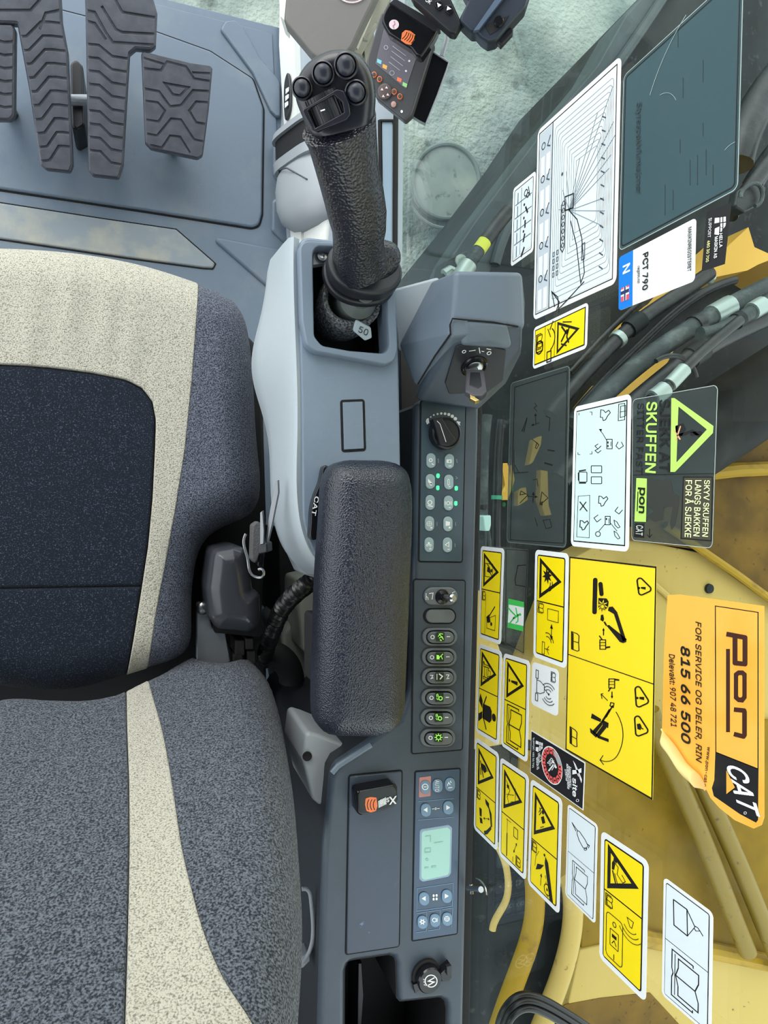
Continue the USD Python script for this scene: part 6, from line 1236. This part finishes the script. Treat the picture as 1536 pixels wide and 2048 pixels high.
s_.lay('inset_frame', outline(Polygon([(1156, 992), (1180, 990), (1179, 1076), (1153, 1074)]), .9), INK_T, 3, px=True)
s_.lay('lever_picture', lever(1166, 1050, .7) + [lw([(1160, 1004), (1174, 1022)], 1.8), lw([(1172, 1004), (1160, 1020)], 1.4)], INK, 4, px=True, kind='stuff')
s_.lay('manual_symbol', [outline(Polygon([(1237, 808), (1250, 806), (1250, 840), (1236, 842)]), 1.1), outline(Polygon([(1241, 812), (1252, 810), (1252, 832), (1240, 836)]), 1.1), lw([(1240, 824), (1252, 822)], 1)] + [lw([(1158, 826), (1158, 830)], 1), lw([(1180, 824), (1184, 824), (1184, 830)], 1), lw([(1156, 905), (1156, 909), (1160, 909)], 1), lw([(1180, 908), (1184, 908), (1184, 903)], 1)], INK, 3, px=True, kind='stuff')
# small white table label
s_ = Label('narrow small white label with a lever table left of the large boom diagram', [(1027, 378), (1072, 341), (1022, 534), (1067, 502)])
A = s_.A; s_.sheet(WHITE, .09); s_.lay('border', outline(rect(.08, .08, A - .08, .92).buffer(-.04).buffer(.04), .014), INK_T, 1)
s_.lay('paper_panel', rect(.14, .14, A - .14, .88), PAPER, 1)
s_.lay('table_rule', [ln([(.14 + i * (A - .28) / 5, .14), (.14 + i * (A - .28) / 5, .88)], .012) for i in range(1, 5)] + [ln([(.14, .42), (A - .14, .42)], .008)], INK_T, 3, kind='stuff')
s_.lay('pictogram', [ln([(.35 + i * (A - .28) / 5, .62), (.52 + i * (A - .28) / 5, .62 + dy)], .05) for i, dy in ((1, .1), (2, .0), (3, -.06), (4, -.14))] + [circ(.28 + i * (A - .28) / 5, .56, .03) for i in (1, 2, 3)] + [outline(circ(.34, .62, .08), .02), ln([(.24, .72), (.48, .8)], .02), outline(circ(.42, .7, .06), .02)], INK, 3, kind='stuff')
s_.lay('fine_print', [ln([(.2 + i * (A - .28) / 5, .26), (.44 + i * (A - .28) / 5, .26)], .02) for i in range(5)], INK_T, 3, kind='stuff')
# large boom diagram
LINE = mat('print_hairline', (128, 138, 144), 0.5)
s_ = Label('large white label with a boom working-range diagram of nested thin lines', [(1076, 262), (1243, 110), (1067, 641), (1233, 566)])
A = s_.A; s_.sheet(WHITE, .05); s_.lay('border', outline(rect(.035, .03, A - .035, .965), .006), INK, 1)
s_.lay('table_band', rect(.05, .045, A - .05, .215), PAPER2, 1); s_.lay('paper_panel', rect(.05, .225, A - .05, .955), PAPER, 1)
s_.lay('dividing_line', ln([(.04, .22), (A - .04, .22)], .006), INK, 2)
for i in range(5):
    x0 = .12 + i * (A - .2) / 5; w = (A - .2) / 5 * .62
    s_.lay('table_box', rect(x0 + .12, .065, x0 + .12 + w, .115), WHITE, 2); s_.lay('table_box', rect(x0 + .12, .14, x0 + .12 + w, .19), WHITE, 2)
    s_.lay('table_symbol', [outline(circ(x0 + .04, .095, .028), .008), ln([(x0, .19), (x0 + .06, .15), (x0 + .08, .19)], .010)], INK_T, 2, kind='stuff')
for k in range(11):
    d = k * .028; g = rect(.10 + d * 1.3, .25 + d * .9, A - .09 - d * 1.4, .935 - d * .55)
    g = g.buffer(-.03).buffer(.03)
    if k > 5: g = g.intersection(rect(0, .25 + d, A, .93))
    s_.lay('range_line', outline(g, .003), LINE, 2)
ox, oy = A * .54, .46
s_.lay('ray_line', [ln([(ox, oy), (ox + r * math.cos(t), oy + r * math.sin(t))], .004) for t, r in ((2.8, .34), (2.62, .62), (2.5, .78), (2.36, .5), (2.25, .62), (2.1, .58), (1.95, .5), (1.8, .46), (3.3, .3), (3.6, .2), (4.3, .15), (1.4, .4), (1.2, .44), (1.0, .46))], LINE, 3, kind='stuff')
s_.lay('machine_drawing', [ln([(ox - .12, oy - .06), (ox - .02, oy - .05), (ox, oy + .05), (ox - .1, oy + .05), (ox - .12, oy - .06)], .008), ln([(ox - .08, oy - .1), (ox + .24, oy - .1), (ox + .27, oy - .075), (ox + .24, oy - .05), (ox - .08, oy - .05)], .007), ln([(ox, oy), (ox + .1, oy + .1), (ox + .25, oy + .16), (ox + .5, oy + .2), (ox + .56, oy + .16), (ox + .28, oy + .1), (ox + .08, oy + .02)], .007), ln([(ox + .56, oy + .2), (ox + .64, oy - .02), (ox + .68, oy - .14), (ox + .62, oy - .1), (ox + .52, oy - .2), (ox + .64, oy - .16)], .007), ln([(ox + .52, oy - .2), (ox + .58, oy - .12), (ox + .7, oy - .1)], .007)] + [outline(circ(ox - .08 + i * .05, oy - .075, .018), .005) for i in range(7)], INK, 3, kind='stuff')
s_.lay('scale_mark', [ln([(.3 + .09 * i, .82 - .0 * i), (.33 + .09 * i, .86)], .008) for i in range(12)] + [outline(rect(A * .7 + i * .05, .26 + j * .05, A * .7 + .035 + i * .05, .285 + j * .05), .005) for i in range(4) for j in range(2)] + [outline(rect(A * .74, .62, A * .82, .66), .007), ln([(ox - .2, oy - .16 + .04 * i), (ox - .15, oy - .15 + .04 * i)], .010) if False else circ(ox - .3, oy - .1, .012)], INK_T, 3, kind='stuff')

# --- registration label: blue end with N and flag (its square code is left out)
s_ = Label('white registration label with a blue end, letter N and small flag', [(1239, 515), (1393, 435), (1238, 622), (1390, 562)])
A = s_.A; s_.sheet(WHITE, .04)
s_.lay('blue_band', rect(.0, .0, A, .205).intersection(rect(0, 0, A, 1).buffer(-.04).buffer(.04)), BLUE, 1)
s_.text('N', (A * .20, .065), (A * .36, .065), .10, WHITE, bold=True, k=2)
x0, x1 = A * .60, A * .86; ym = (.045 + .155) / 2
s_.lay('flag', rect(x0, .04, x1, .16), mat('flag_red', (228, 84, 104), 0.45), 2)
xc = x0 + (x1 - x0) * .38
s_.lay('flag_cross', [rect(xc - .035, .04, xc + .035, .16).union(rect(x0, ym - .019, x1, ym + .019))], WHITE, 3)
s_.lay('flag_cross', [rect(xc - .016, .04, xc + .016, .16).union(rect(x0, ym - .009, x1, ym + .009))], mat('flag_blue', (40, 52, 96), 0.45), 4)
s_.text('PCT 790', (1286, 508), (1285, 582), (1296, 503), INK, bold=True, px=True)
s_.text('reginn.no', (1275, 533), (1275, 567), (1280, 531), INK, px=True)
s_.text('MASKINREGISTERET', (1376, 456), (1375, 544), (1383, 453), INK, px=True)

# --- black service labels
s_ = Label('small black service label with white blocks logo beside the registration label', [(1414, 424), (1463, 405), (1404, 543), (1450, 528)])
s_.sheet(mat('label_black', (28, 27, 30), 0.4), .0)
def blocks(o, k=1.0): return [shapely.transform(Polygon(q), lambda c: c * k + o) for q in ([(0, 0), (9, -1), (9, 9), (-1, 11)], [(11, -1), (15, -2), (15, 8), (11, 9)], [(17, -2), (22, -3), (22, 7), (17, 8)], [(11, 11), (15, 10), (15, 19), (11, 18)], [(17, 10), (22, 9), (21, 16), (17, 21)], [(0, 21), (9, 17), (8, 34), (-1, 33)], [(11, 19), (15, 20), (14, 27), (11, 28)])]
for b in blocks(np.array([1430, 436.0])): s_.lay('logo_block', b, WHITE, 1, px=True)
s_.text('HELLA', (1439, 467), (1439, 495), (1445, 466), WHITE, bold=True, px=True)
s_.text('MASKIN AS', (1430, 474), (1428, 517), (1436, 472), WHITE, bold=True, px=True)
s_.text('SUPPORT', (1418, 437), (1415.5, 476), (1424, 435), WHITE, px=True)
s_.text('480 30 700', (1415, 482), (1412, 525), (1420.5, 480), mat('print_pale_yellow', (230, 226, 150), 0.45), bold=True, px=True)

s_ = Label('black label with a round red dial seal under the small white tractor label', [(1063, 1460), (1171, 1525), (1061, 1545), (1167, 1621)])
s_.sheet(WHITE, 0.0); A = s_.A
s_.lay('black_panel', rect(.012, .012, A - .012, .988), MATS['label_black'], 1)
for b in blocks(np.array([1072, 1481.0]), 0.62): s_.lay('logo_block', shapely.transform(b, lambda c: np.column_stack([c[:, 0], c[:, 1] + (c[:, 0] - 1072) * .5])), WHITE, 2, px=True)
s_.text('HELLA', (1075.5, 1508), (1078.5, 1526), (1080, 1505), WHITE, bold=True, px=True)
s_.text('MASKIN AS', (1072.5, 1516), (1074, 1540), (1077, 1513), WHITE, bold=True, px=True)
s_.text('SUPPORT 480 30 700', (1066, 1476), (1065, 1536), (1069, 1474.5), WHITE, px=True)
O = np.array([1104.0, 1531.0]); 
def el_(r, n=48): return Polygon([(O[0] + r * (0.56 * math.cos(t)), O[1] + r * (0.98 * math.sin(t)) + r * 0.34 * math.cos(t)) for t in np.arange(n) * 2 * math.pi / n])
seal = s_.lay('seal_rim', el_(37.5), WHITE, 2, px=True)
s_.lay('seal_ring', el_(35).difference(el_(22)), RED, 3, px=True, parent=seal); s_.lay('seal_centre', el_(23), MATS['label_black'], 3, px=True, parent=seal)
s_.lay('seal_tick', [lw([(O[0] + r * .56 * math.cos(t), O[1] + r * .98 * math.sin(t) + r * .34 * math.cos(t)) for r in (23, 35)], 1.1) for t in np.arange(13) * 2 * math.pi / 13] + [circ(O[0] + 29 * .56 * math.cos(t), O[1] + 29 * .98 * math.sin(t) + 29 * .34 * math.cos(t), 1.7) for t in (np.arange(13) + .5) * 2 * math.pi / 13], MATS['label_black'], 4, px=True, kind='stuff', parent=seal)
s_.text('2025', (1094.5, 1526), (1103, 1515), (1100, 1532), WHITE, bold=True, px=True, k=5)
s_.lay('seal_symbol', [lw([(1098, 1541), (1108, 1528)], 3), lw([(1106, 1523), (1112, 1535)], 3.4), lw([(1104, 1540), (1109, 1532)], 1.4)], WHITE, 5, px=True, kind='stuff')
s_.lay('seal_overlay', Polygon([(1106, 1501), (1113, 1506), (1120, 1520), (1123, 1532), (1116, 1528), (1110, 1512)]), mat('seal_grey', (170, 176, 180), 0.4), 5, px=True)
s_.text('ÅRSKONTROLL', (1137, 1531), (1139, 1575), (1141, 1533), WHITE, bold=True, px=True)
s_.text('MASKINSTYRING', (1133, 1527), (1135, 1577), (1136.5, 1529), WHITE, bold=True, px=True)
s_.text('UTSTYR', (1129.5, 1538), (1131.5, 1561), (1133, 1540), WHITE, bold=True, px=True)
s_.lay('big_letter', [Polygon([(1146, 1521), (1164, 1566 - 1), (1163, 1558), (1156, 1552)]), Polygon([(1146, 1521), (1151, 1528), (1164, 1559), (1163, 1566)]), Polygon([(1145, 1549), (1145, 1540), (1154, 1540), (1163, 1536), (1163, 1545), (1155, 1547)])], WHITE, 2, px=True, kind='stuff')
s_.text('site', (1145.5, 1555), (1145.5, 1592), (1154, 1557), WHITE, bold=True, px=True, italic=0.1)
s_.lay('mark', [outline(circ(1155, 1601, 3), 0.9)], WHITE, 2, px=True)

# --- orange service label with its peeled corner
s_ = Label('bright orange peeling service label with a black corner and phone number', [(1336, 1190), (1529, 1212), (1322, 1560), (1527, 1672)])
s_.part('sheet', on(s_.w, ext(PG(s_.w.px([(1336, 1190), (1360, 1189), (1400, 1194), (1529, 1212), (1529, 1634), (1524, 1650), (1508, 1657), (1470, 1640), (1440, 1616), (1422, 1596), (1414, 1580), (1403, 1556), (1384, 1540), (1362, 1508), (1325, 1458), (1329, 1300)])), 0.0004)), PON, smooth=False)
s_.lay('frame_line', outline(Polygon([(1430, 1211), (1517, 1224), (1517, 1539), (1431, 1505)]), 1.6), INK, 1, px=True)
s_.lay('black_corner', Polygon([(1431, 1504), (1517, 1538), (1516, 1640), (1512, 1645), (1480, 1628), (1428, 1592), (1424, 1576), (1429, 1560)]), MATS['label_black'], 1, px=True)
BRN = mat('print_dark_brown', (64, 28, 14), 0.45)
s_.lay('big_lettering', [
    LineString([(1453, 1268), (1490, 1275), (1490, 1328), (1470, 1326), (1470, 1270)]).buffer(4.6, cap_style=2, join_style=1),
    Polygon([(1476, 1341), (1486, 1341), (1493, 1347), (1493, 1396), (1486, 1405), (1476, 1404), (1468, 1397), (1468, 1347)]).buffer(0).difference(Polygon([(1478, 1350), (1484, 1350), (1485, 1353), (1485, 1392), (1483, 1395), (1478, 1395), (1476, 1392), (1476, 1352)])),
    LineString([(1468, 1419), (1488, 1421), (1489, 1424), (1489, 1470), (1487, 1473), (1468, 1468)]).buffer(4.4, cap_style=2, join_style=1)], BRN, 2, px=True, label='stylised lower-case word mark', kind='stuff')
s_.lay('underline', LineString([(1456, 1298), (1456, 1464)]).buffer(3.6, cap_style=2), BRN, 2, px=True)
s_.text('FOR SERVICE OG DELER, RIN', (1391, 1243), (1392, 1520), (1402, 1244), INK, px=True, italic=0.15)
s_.text('815 66 500', (1362, 1291), (1363, 1482), (1379, 1293), INK, bold=True, px=True, italic=0.15)
s_.text('Delevakt: 907 48 721', (1338, 1308), (1342, 1452), (1349, 1309), INK, px=True, italic=0.1)
s_.text('www.pon-cat.c', (1415, 1493), (1407, 1572), (1421, 1494), INK, px=True, italic=0.1)
s_.text('CAT', (1452, 1526), (1478, 1616), (1492, 1541), WHITE, bold=True, px=True, k=3)
s_.lay('triangle', Polygon([(1453, 1541), (1470, 1575), (1453, 1588)]), mat('print_amber', (248, 178, 70), 0.4), 5, px=True)
s_.lay('mark', outline(circ(1490.5, 1626, 3), 1), WHITE, 3, px=True)
# curled corner
fa = np.array([s_.w.hit(*p) for p in spline([(1325, 1459), (1342, 1482), (1362, 1508), (1384, 1540), (1403, 1557), (1414, 1582)], 24)])
dr = s_.w.hit(1352, 1455) - s_.w.hit(1362, 1508); dr /= np.linalg.norm(dr); rowsv = []
for t in np.linspace(0, 4.0, 14):
    r_ = 0.006 * (1 - 0.06 * t); wdt = np.clip(np.minimum(np.arange(24) / 5.0, (23 - np.arange(24)) / 3.0), 0.15, 1)[:, None]
    rowsv.append(fa + (dr * math.sin(t) * r_ * 0.9 + s_.w.n * (1 - math.cos(t)) * r_ + s_.w.n * 0.0006) * wdt)
rv = np.array(rowsv); i_ = np.arange(13)[:, None] * 24 + np.arange(23)[None]
s_.part('curled_corner', (rv.reshape(-1, 3), np.vstack([np.stack([i_, i_ + 24, i_ + 25], -1).reshape(-1, 3), np.stack([i_, i_ + 25, i_ + 1], -1).reshape(-1, 3)])), PON_B, smooth=60, label='pale underside of the curled corner')

# --- clear labels
s_ = Label('clear label with a lime-green triangle and lime writing at the right', [(1266, 799), (1437, 769), (1264, 1081), (1426, 1097)])
s_.sheet(FILM, .05)
s_.lay('edge', outline(rect(0, 0, s_.A, 1).buffer(-.05).buffer(.05), .006), mat('film_edge', (170, 182, 178), 0.4), 1)
s_.lay('triangle', Polygon([(1349, 796), (1427, 852), (1426, 866), (1350, 944), (1341, 944), (1343, 796)]).buffer(0).difference(Polygon([(1357, 813), (1353, 925), (1414, 859)])), LIME, 1, px=True)
s_.lay('dark_picture', [lw([(1360, 870), (1385, 862), (1398, 872)], 5), lw([(1384, 868), (1400, 866)], 8), Polygon([(1351, 852), (1366, 846), (1372, 858), (1364, 872), (1352, 870)])], MATS['label_black'], 1, px=True, kind='stuff')
s_.lay('cross', [lw([(1348, 861), (1360, 878)], 3), lw([(1361, 853), (1352, 880)], 2.4)], mat('print_peach', (232, 180, 130), 0.4), 2, px=True, kind='stuff')
s_.text('SJEKK AT', (1319, 800), (1319, 944), (1338, 798), MATS['label_black'], px=True, bold=True)
s_.text('SKUFFEN', (1294, 804), (1291, 945), (1314, 803), LIME, bold=True, px=True)
s_.text('SITTER FAST', (1275, 807), (1271, 948), (1288, 806), MATS['label_black'], px=True)
s_.lay('lime_panel', Polygon([(1273, 956), (1294, 957), (1292, 1044), (1269, 1043)]), LIME, 1, px=True)
s_.text('pon', (1280, 975), (1278, 1026), (1293, 976), INK, bold=True, px=True)
s_.lay('underline', lw([(1276, 984), (1274.5, 1022)], 1.6), INK, 2, px=True)
s_.lay('black_panel', Polygon([(1270, 1047), (1289, 1048), (1288, 1076), (1268, 1074)]), MATS['label_black'], 1, px=True)
s_.text('CAT', (1273, 1050), (1272, 1070), (1286, 1051), mat('print_pale', (190, 200, 190), 0.4), bold=True, px=True)
s_.lay('arrow', [lw([(1299, 1058), (1299, 1074)], 1.4), lw([(1294, 1069), (1299, 1075), (1304, 1069)], 1.4)], INK, 1, px=True, kind='stuff')
s_.lay('machine_picture', [Polygon([(1296, 958), (1342, 962), (1346, 985), (1358, 992), (1358, 1010), (1350, 1050), (1343, 1060), (1340, 1048), (1346, 1012), (1328, 1014), (1326, 1040), (1310, 1044), (1294, 1034), (1308, 1022), (1296, 1012)])], mat('print_smoke', (52, 54, 50), 0.5), 1, px=True)
s_.lay('text_panel', outline(Polygon([(1366, 953), (1426, 953), (1424, 1083), (1361, 1078)]), 2.4), MATS['label_black'], 1, px=True)
s_.lay('panel_field', Polygon([(1368, 955), (1424, 955), (1421, 1081), (1363, 1076)]), mat('print_khaki', (70, 70, 54), 0.5), 1, px=True)
for t_, a, b, c in (('SKYV SKUFFEN', (1409, 960), (1405, 1073), (1420, 960)), ('LANGS BAKKEN', (1391, 960), (1387, 1072), (1403, 960)), ('FOR Å SJEKKE', (1372, 960), (1370, 1074), (1384, 960))):
    s_.text(t_, a, b, c, mat('print_cream', (226, 232, 180), 0.4) if 'print_cream' not in MATS else MATS['print_cream'], bold=True, px=True)
s_.lay('dividing_line', lw([(1266, 950), (1428, 947)], 1.4), MATS['label_black'], 1, px=True)

s_ = Label('dark clear label with thin black boom-movement drawings above the first yellow label', [(1022, 766), (1141, 730), (1014, 1085), (1133, 1096)])
s_.sheet(FILM, .05); s_.lay('edge', outline(rect(0, 0, s_.A, 1).buffer(-.05).buffer(.05), .010), MATS['film_edge'] if False else mat('film_edge_dark', (92, 104, 102), 0.4), 1)
s_.lay('inner_line', outline(Polygon([(1029, 774), (1135, 741), (1128, 1087), (1020, 1080)]), 1.1), INK, 1, px=True)
s_.lay('pictogram', parr((1072, 850), (1071, 826), 1.2, 6) + parr((1078, 846), (1062, 851), 1.2, 6) + [lw([(1048, 864), (1054, 836), (1046, 858), (1044, 862)], 1.3), lw([(1092, 832), (1100, 836), (1098, 862)], 1.3), lw([(1074, 822), (1068, 816), (1074, 812), (1070, 806)], 1.1), lw([(1064, 878), (1074, 886), (1078, 890)], 1.3), outline(Polygon([(1074, 884), (1078, 890), (1074, 898), (1070, 896)]), 1.2)], INK, 1, px=True, kind='stuff')
s_.lay('pictogram', parr((1066, 1004), (1067, 984), 1.2, 6) + parr((1056, 993), (1076, 994), 1.2, 6) + [lw([(1040, 1006), (1056, 990), (1042, 982), (1040, 990), (1050, 988)], 1.4), lw([(1080, 1010), (1096, 996), (1084, 984), (1080, 1008)], 1.4), outline(Polygon([(1080, 1006), (1085, 1002), (1085, 1012)]), 1.2), lw([(1070, 1036), (1075, 1052)], 1.2), lw([(1066, 960), (1074, 958), (1076, 972)], 1.2), outline(Polygon([(1086, 1040), (1100, 1038), (1104, 1054), (1092, 1058)]), 1)], INK, 1, px=True, kind='stuff')
s_.lay('pictogram', [lw([(1028, 900), (1028, 946), (1056, 944)], 1), lw([(1090, 926), (1104, 930)], 3), lw([(1096, 900), (1108, 902)], 2.4), lw([(1030, 930), (1038, 946)], 1)], INK, 1, px=True, kind='stuff')

s_ = Label('large teal-grey tinted clear label with faint grey writing at upper right', [(1248, 152), (1489, -68), (1239, 503), (1477, 378)])
s_.sheet(FILM_T, .04); s_.lay('inner_line', outline(rect(.02, .02, s_.A - .02, .98).buffer(-.03).buffer(.03), .008), INK, 1)
s_.lay('edge', outline(rect(0, 0, s_.A, 1).buffer(-.04).buffer(.04), .005), MATS['film_edge'], 1)
FAINT = mat('print_faint', (46, 60, 62), 0.5)
s_.text('Styrespakkfunksjoner', (1273, 207), (1272, 388), (1283, 204), FAINT, px=True)
s_.lay('fine_print', [lw([(u, v), (u, v + l)], 1.2) for u, v, l in ((1356, 60, 34), (1366, 156, 40), (1406, 120, 44), (1360, 280, 26), (1406, 246, 26), (1330, 370, 60), (1346, 380, 40), (1380, 320, 50), (1395, 310, 60), (1412, 300, 50), (1426, 330, 40))], FAINT, 1, px=True, kind='stuff')
s_.lay('scratch', [lw(spline(p, 12), 0.7) for p in ([(1372, 30), (1340, 88), (1300, 190)], [(1320, 190), (1338, 186), (1352, 200)], [(1450, 300), (1460, 290), (1470, 284)])], mat('scratch_pale', (170, 184, 182), 0.5), 2, px=True, kind='stuff')

s_ = Label('clear label with a green running-figure exit sign between yellow labels', [(1009, 1096), (1057, 1099), (1010, 1288), (1049, 1310)])
s_.sheet(FILM_L, 0.0); s_.lay('inner_line', outline(Polygon([(1012, 1098), (1056, 1101), (1047, 1306), (1011, 1286)]), .8), INK, 1, px=True)
s_.lay('exit_sign', Polygon([(1017, 1197), (1048, 1204), (1046, 1263), (1015, 1255)]), GREEN, 1, px=True)
s_.lay('exit_field', Polygon([(1018, 1209), (1048, 1215), (1047, 1252), (1016, 1245)]), WHITE, 2, px=True)
s_.lay('running_figure', [circ(1040, 1229, 2.6), lw([(1036, 1230), (1028, 1236)], 4.2), lw([(1028, 1236), (1020, 1246), (1017, 1250)], 2.6), lw([(1030, 1230), (1022, 1222), (1017, 1216)], 2.6), lw([(1036, 1230), (1036, 1242), (1032, 1246)], 2), lw([(1034, 1228), (1032, 1216)], 2)], GREEN, 3, px=True, kind='stuff')
s_.lay('door_outline', [lw([(1052, 1130), (1036, 1131), (1030, 1160), (1032, 1170), (1050, 1173)], 1.3)], INK, 1, px=True, kind='stuff')
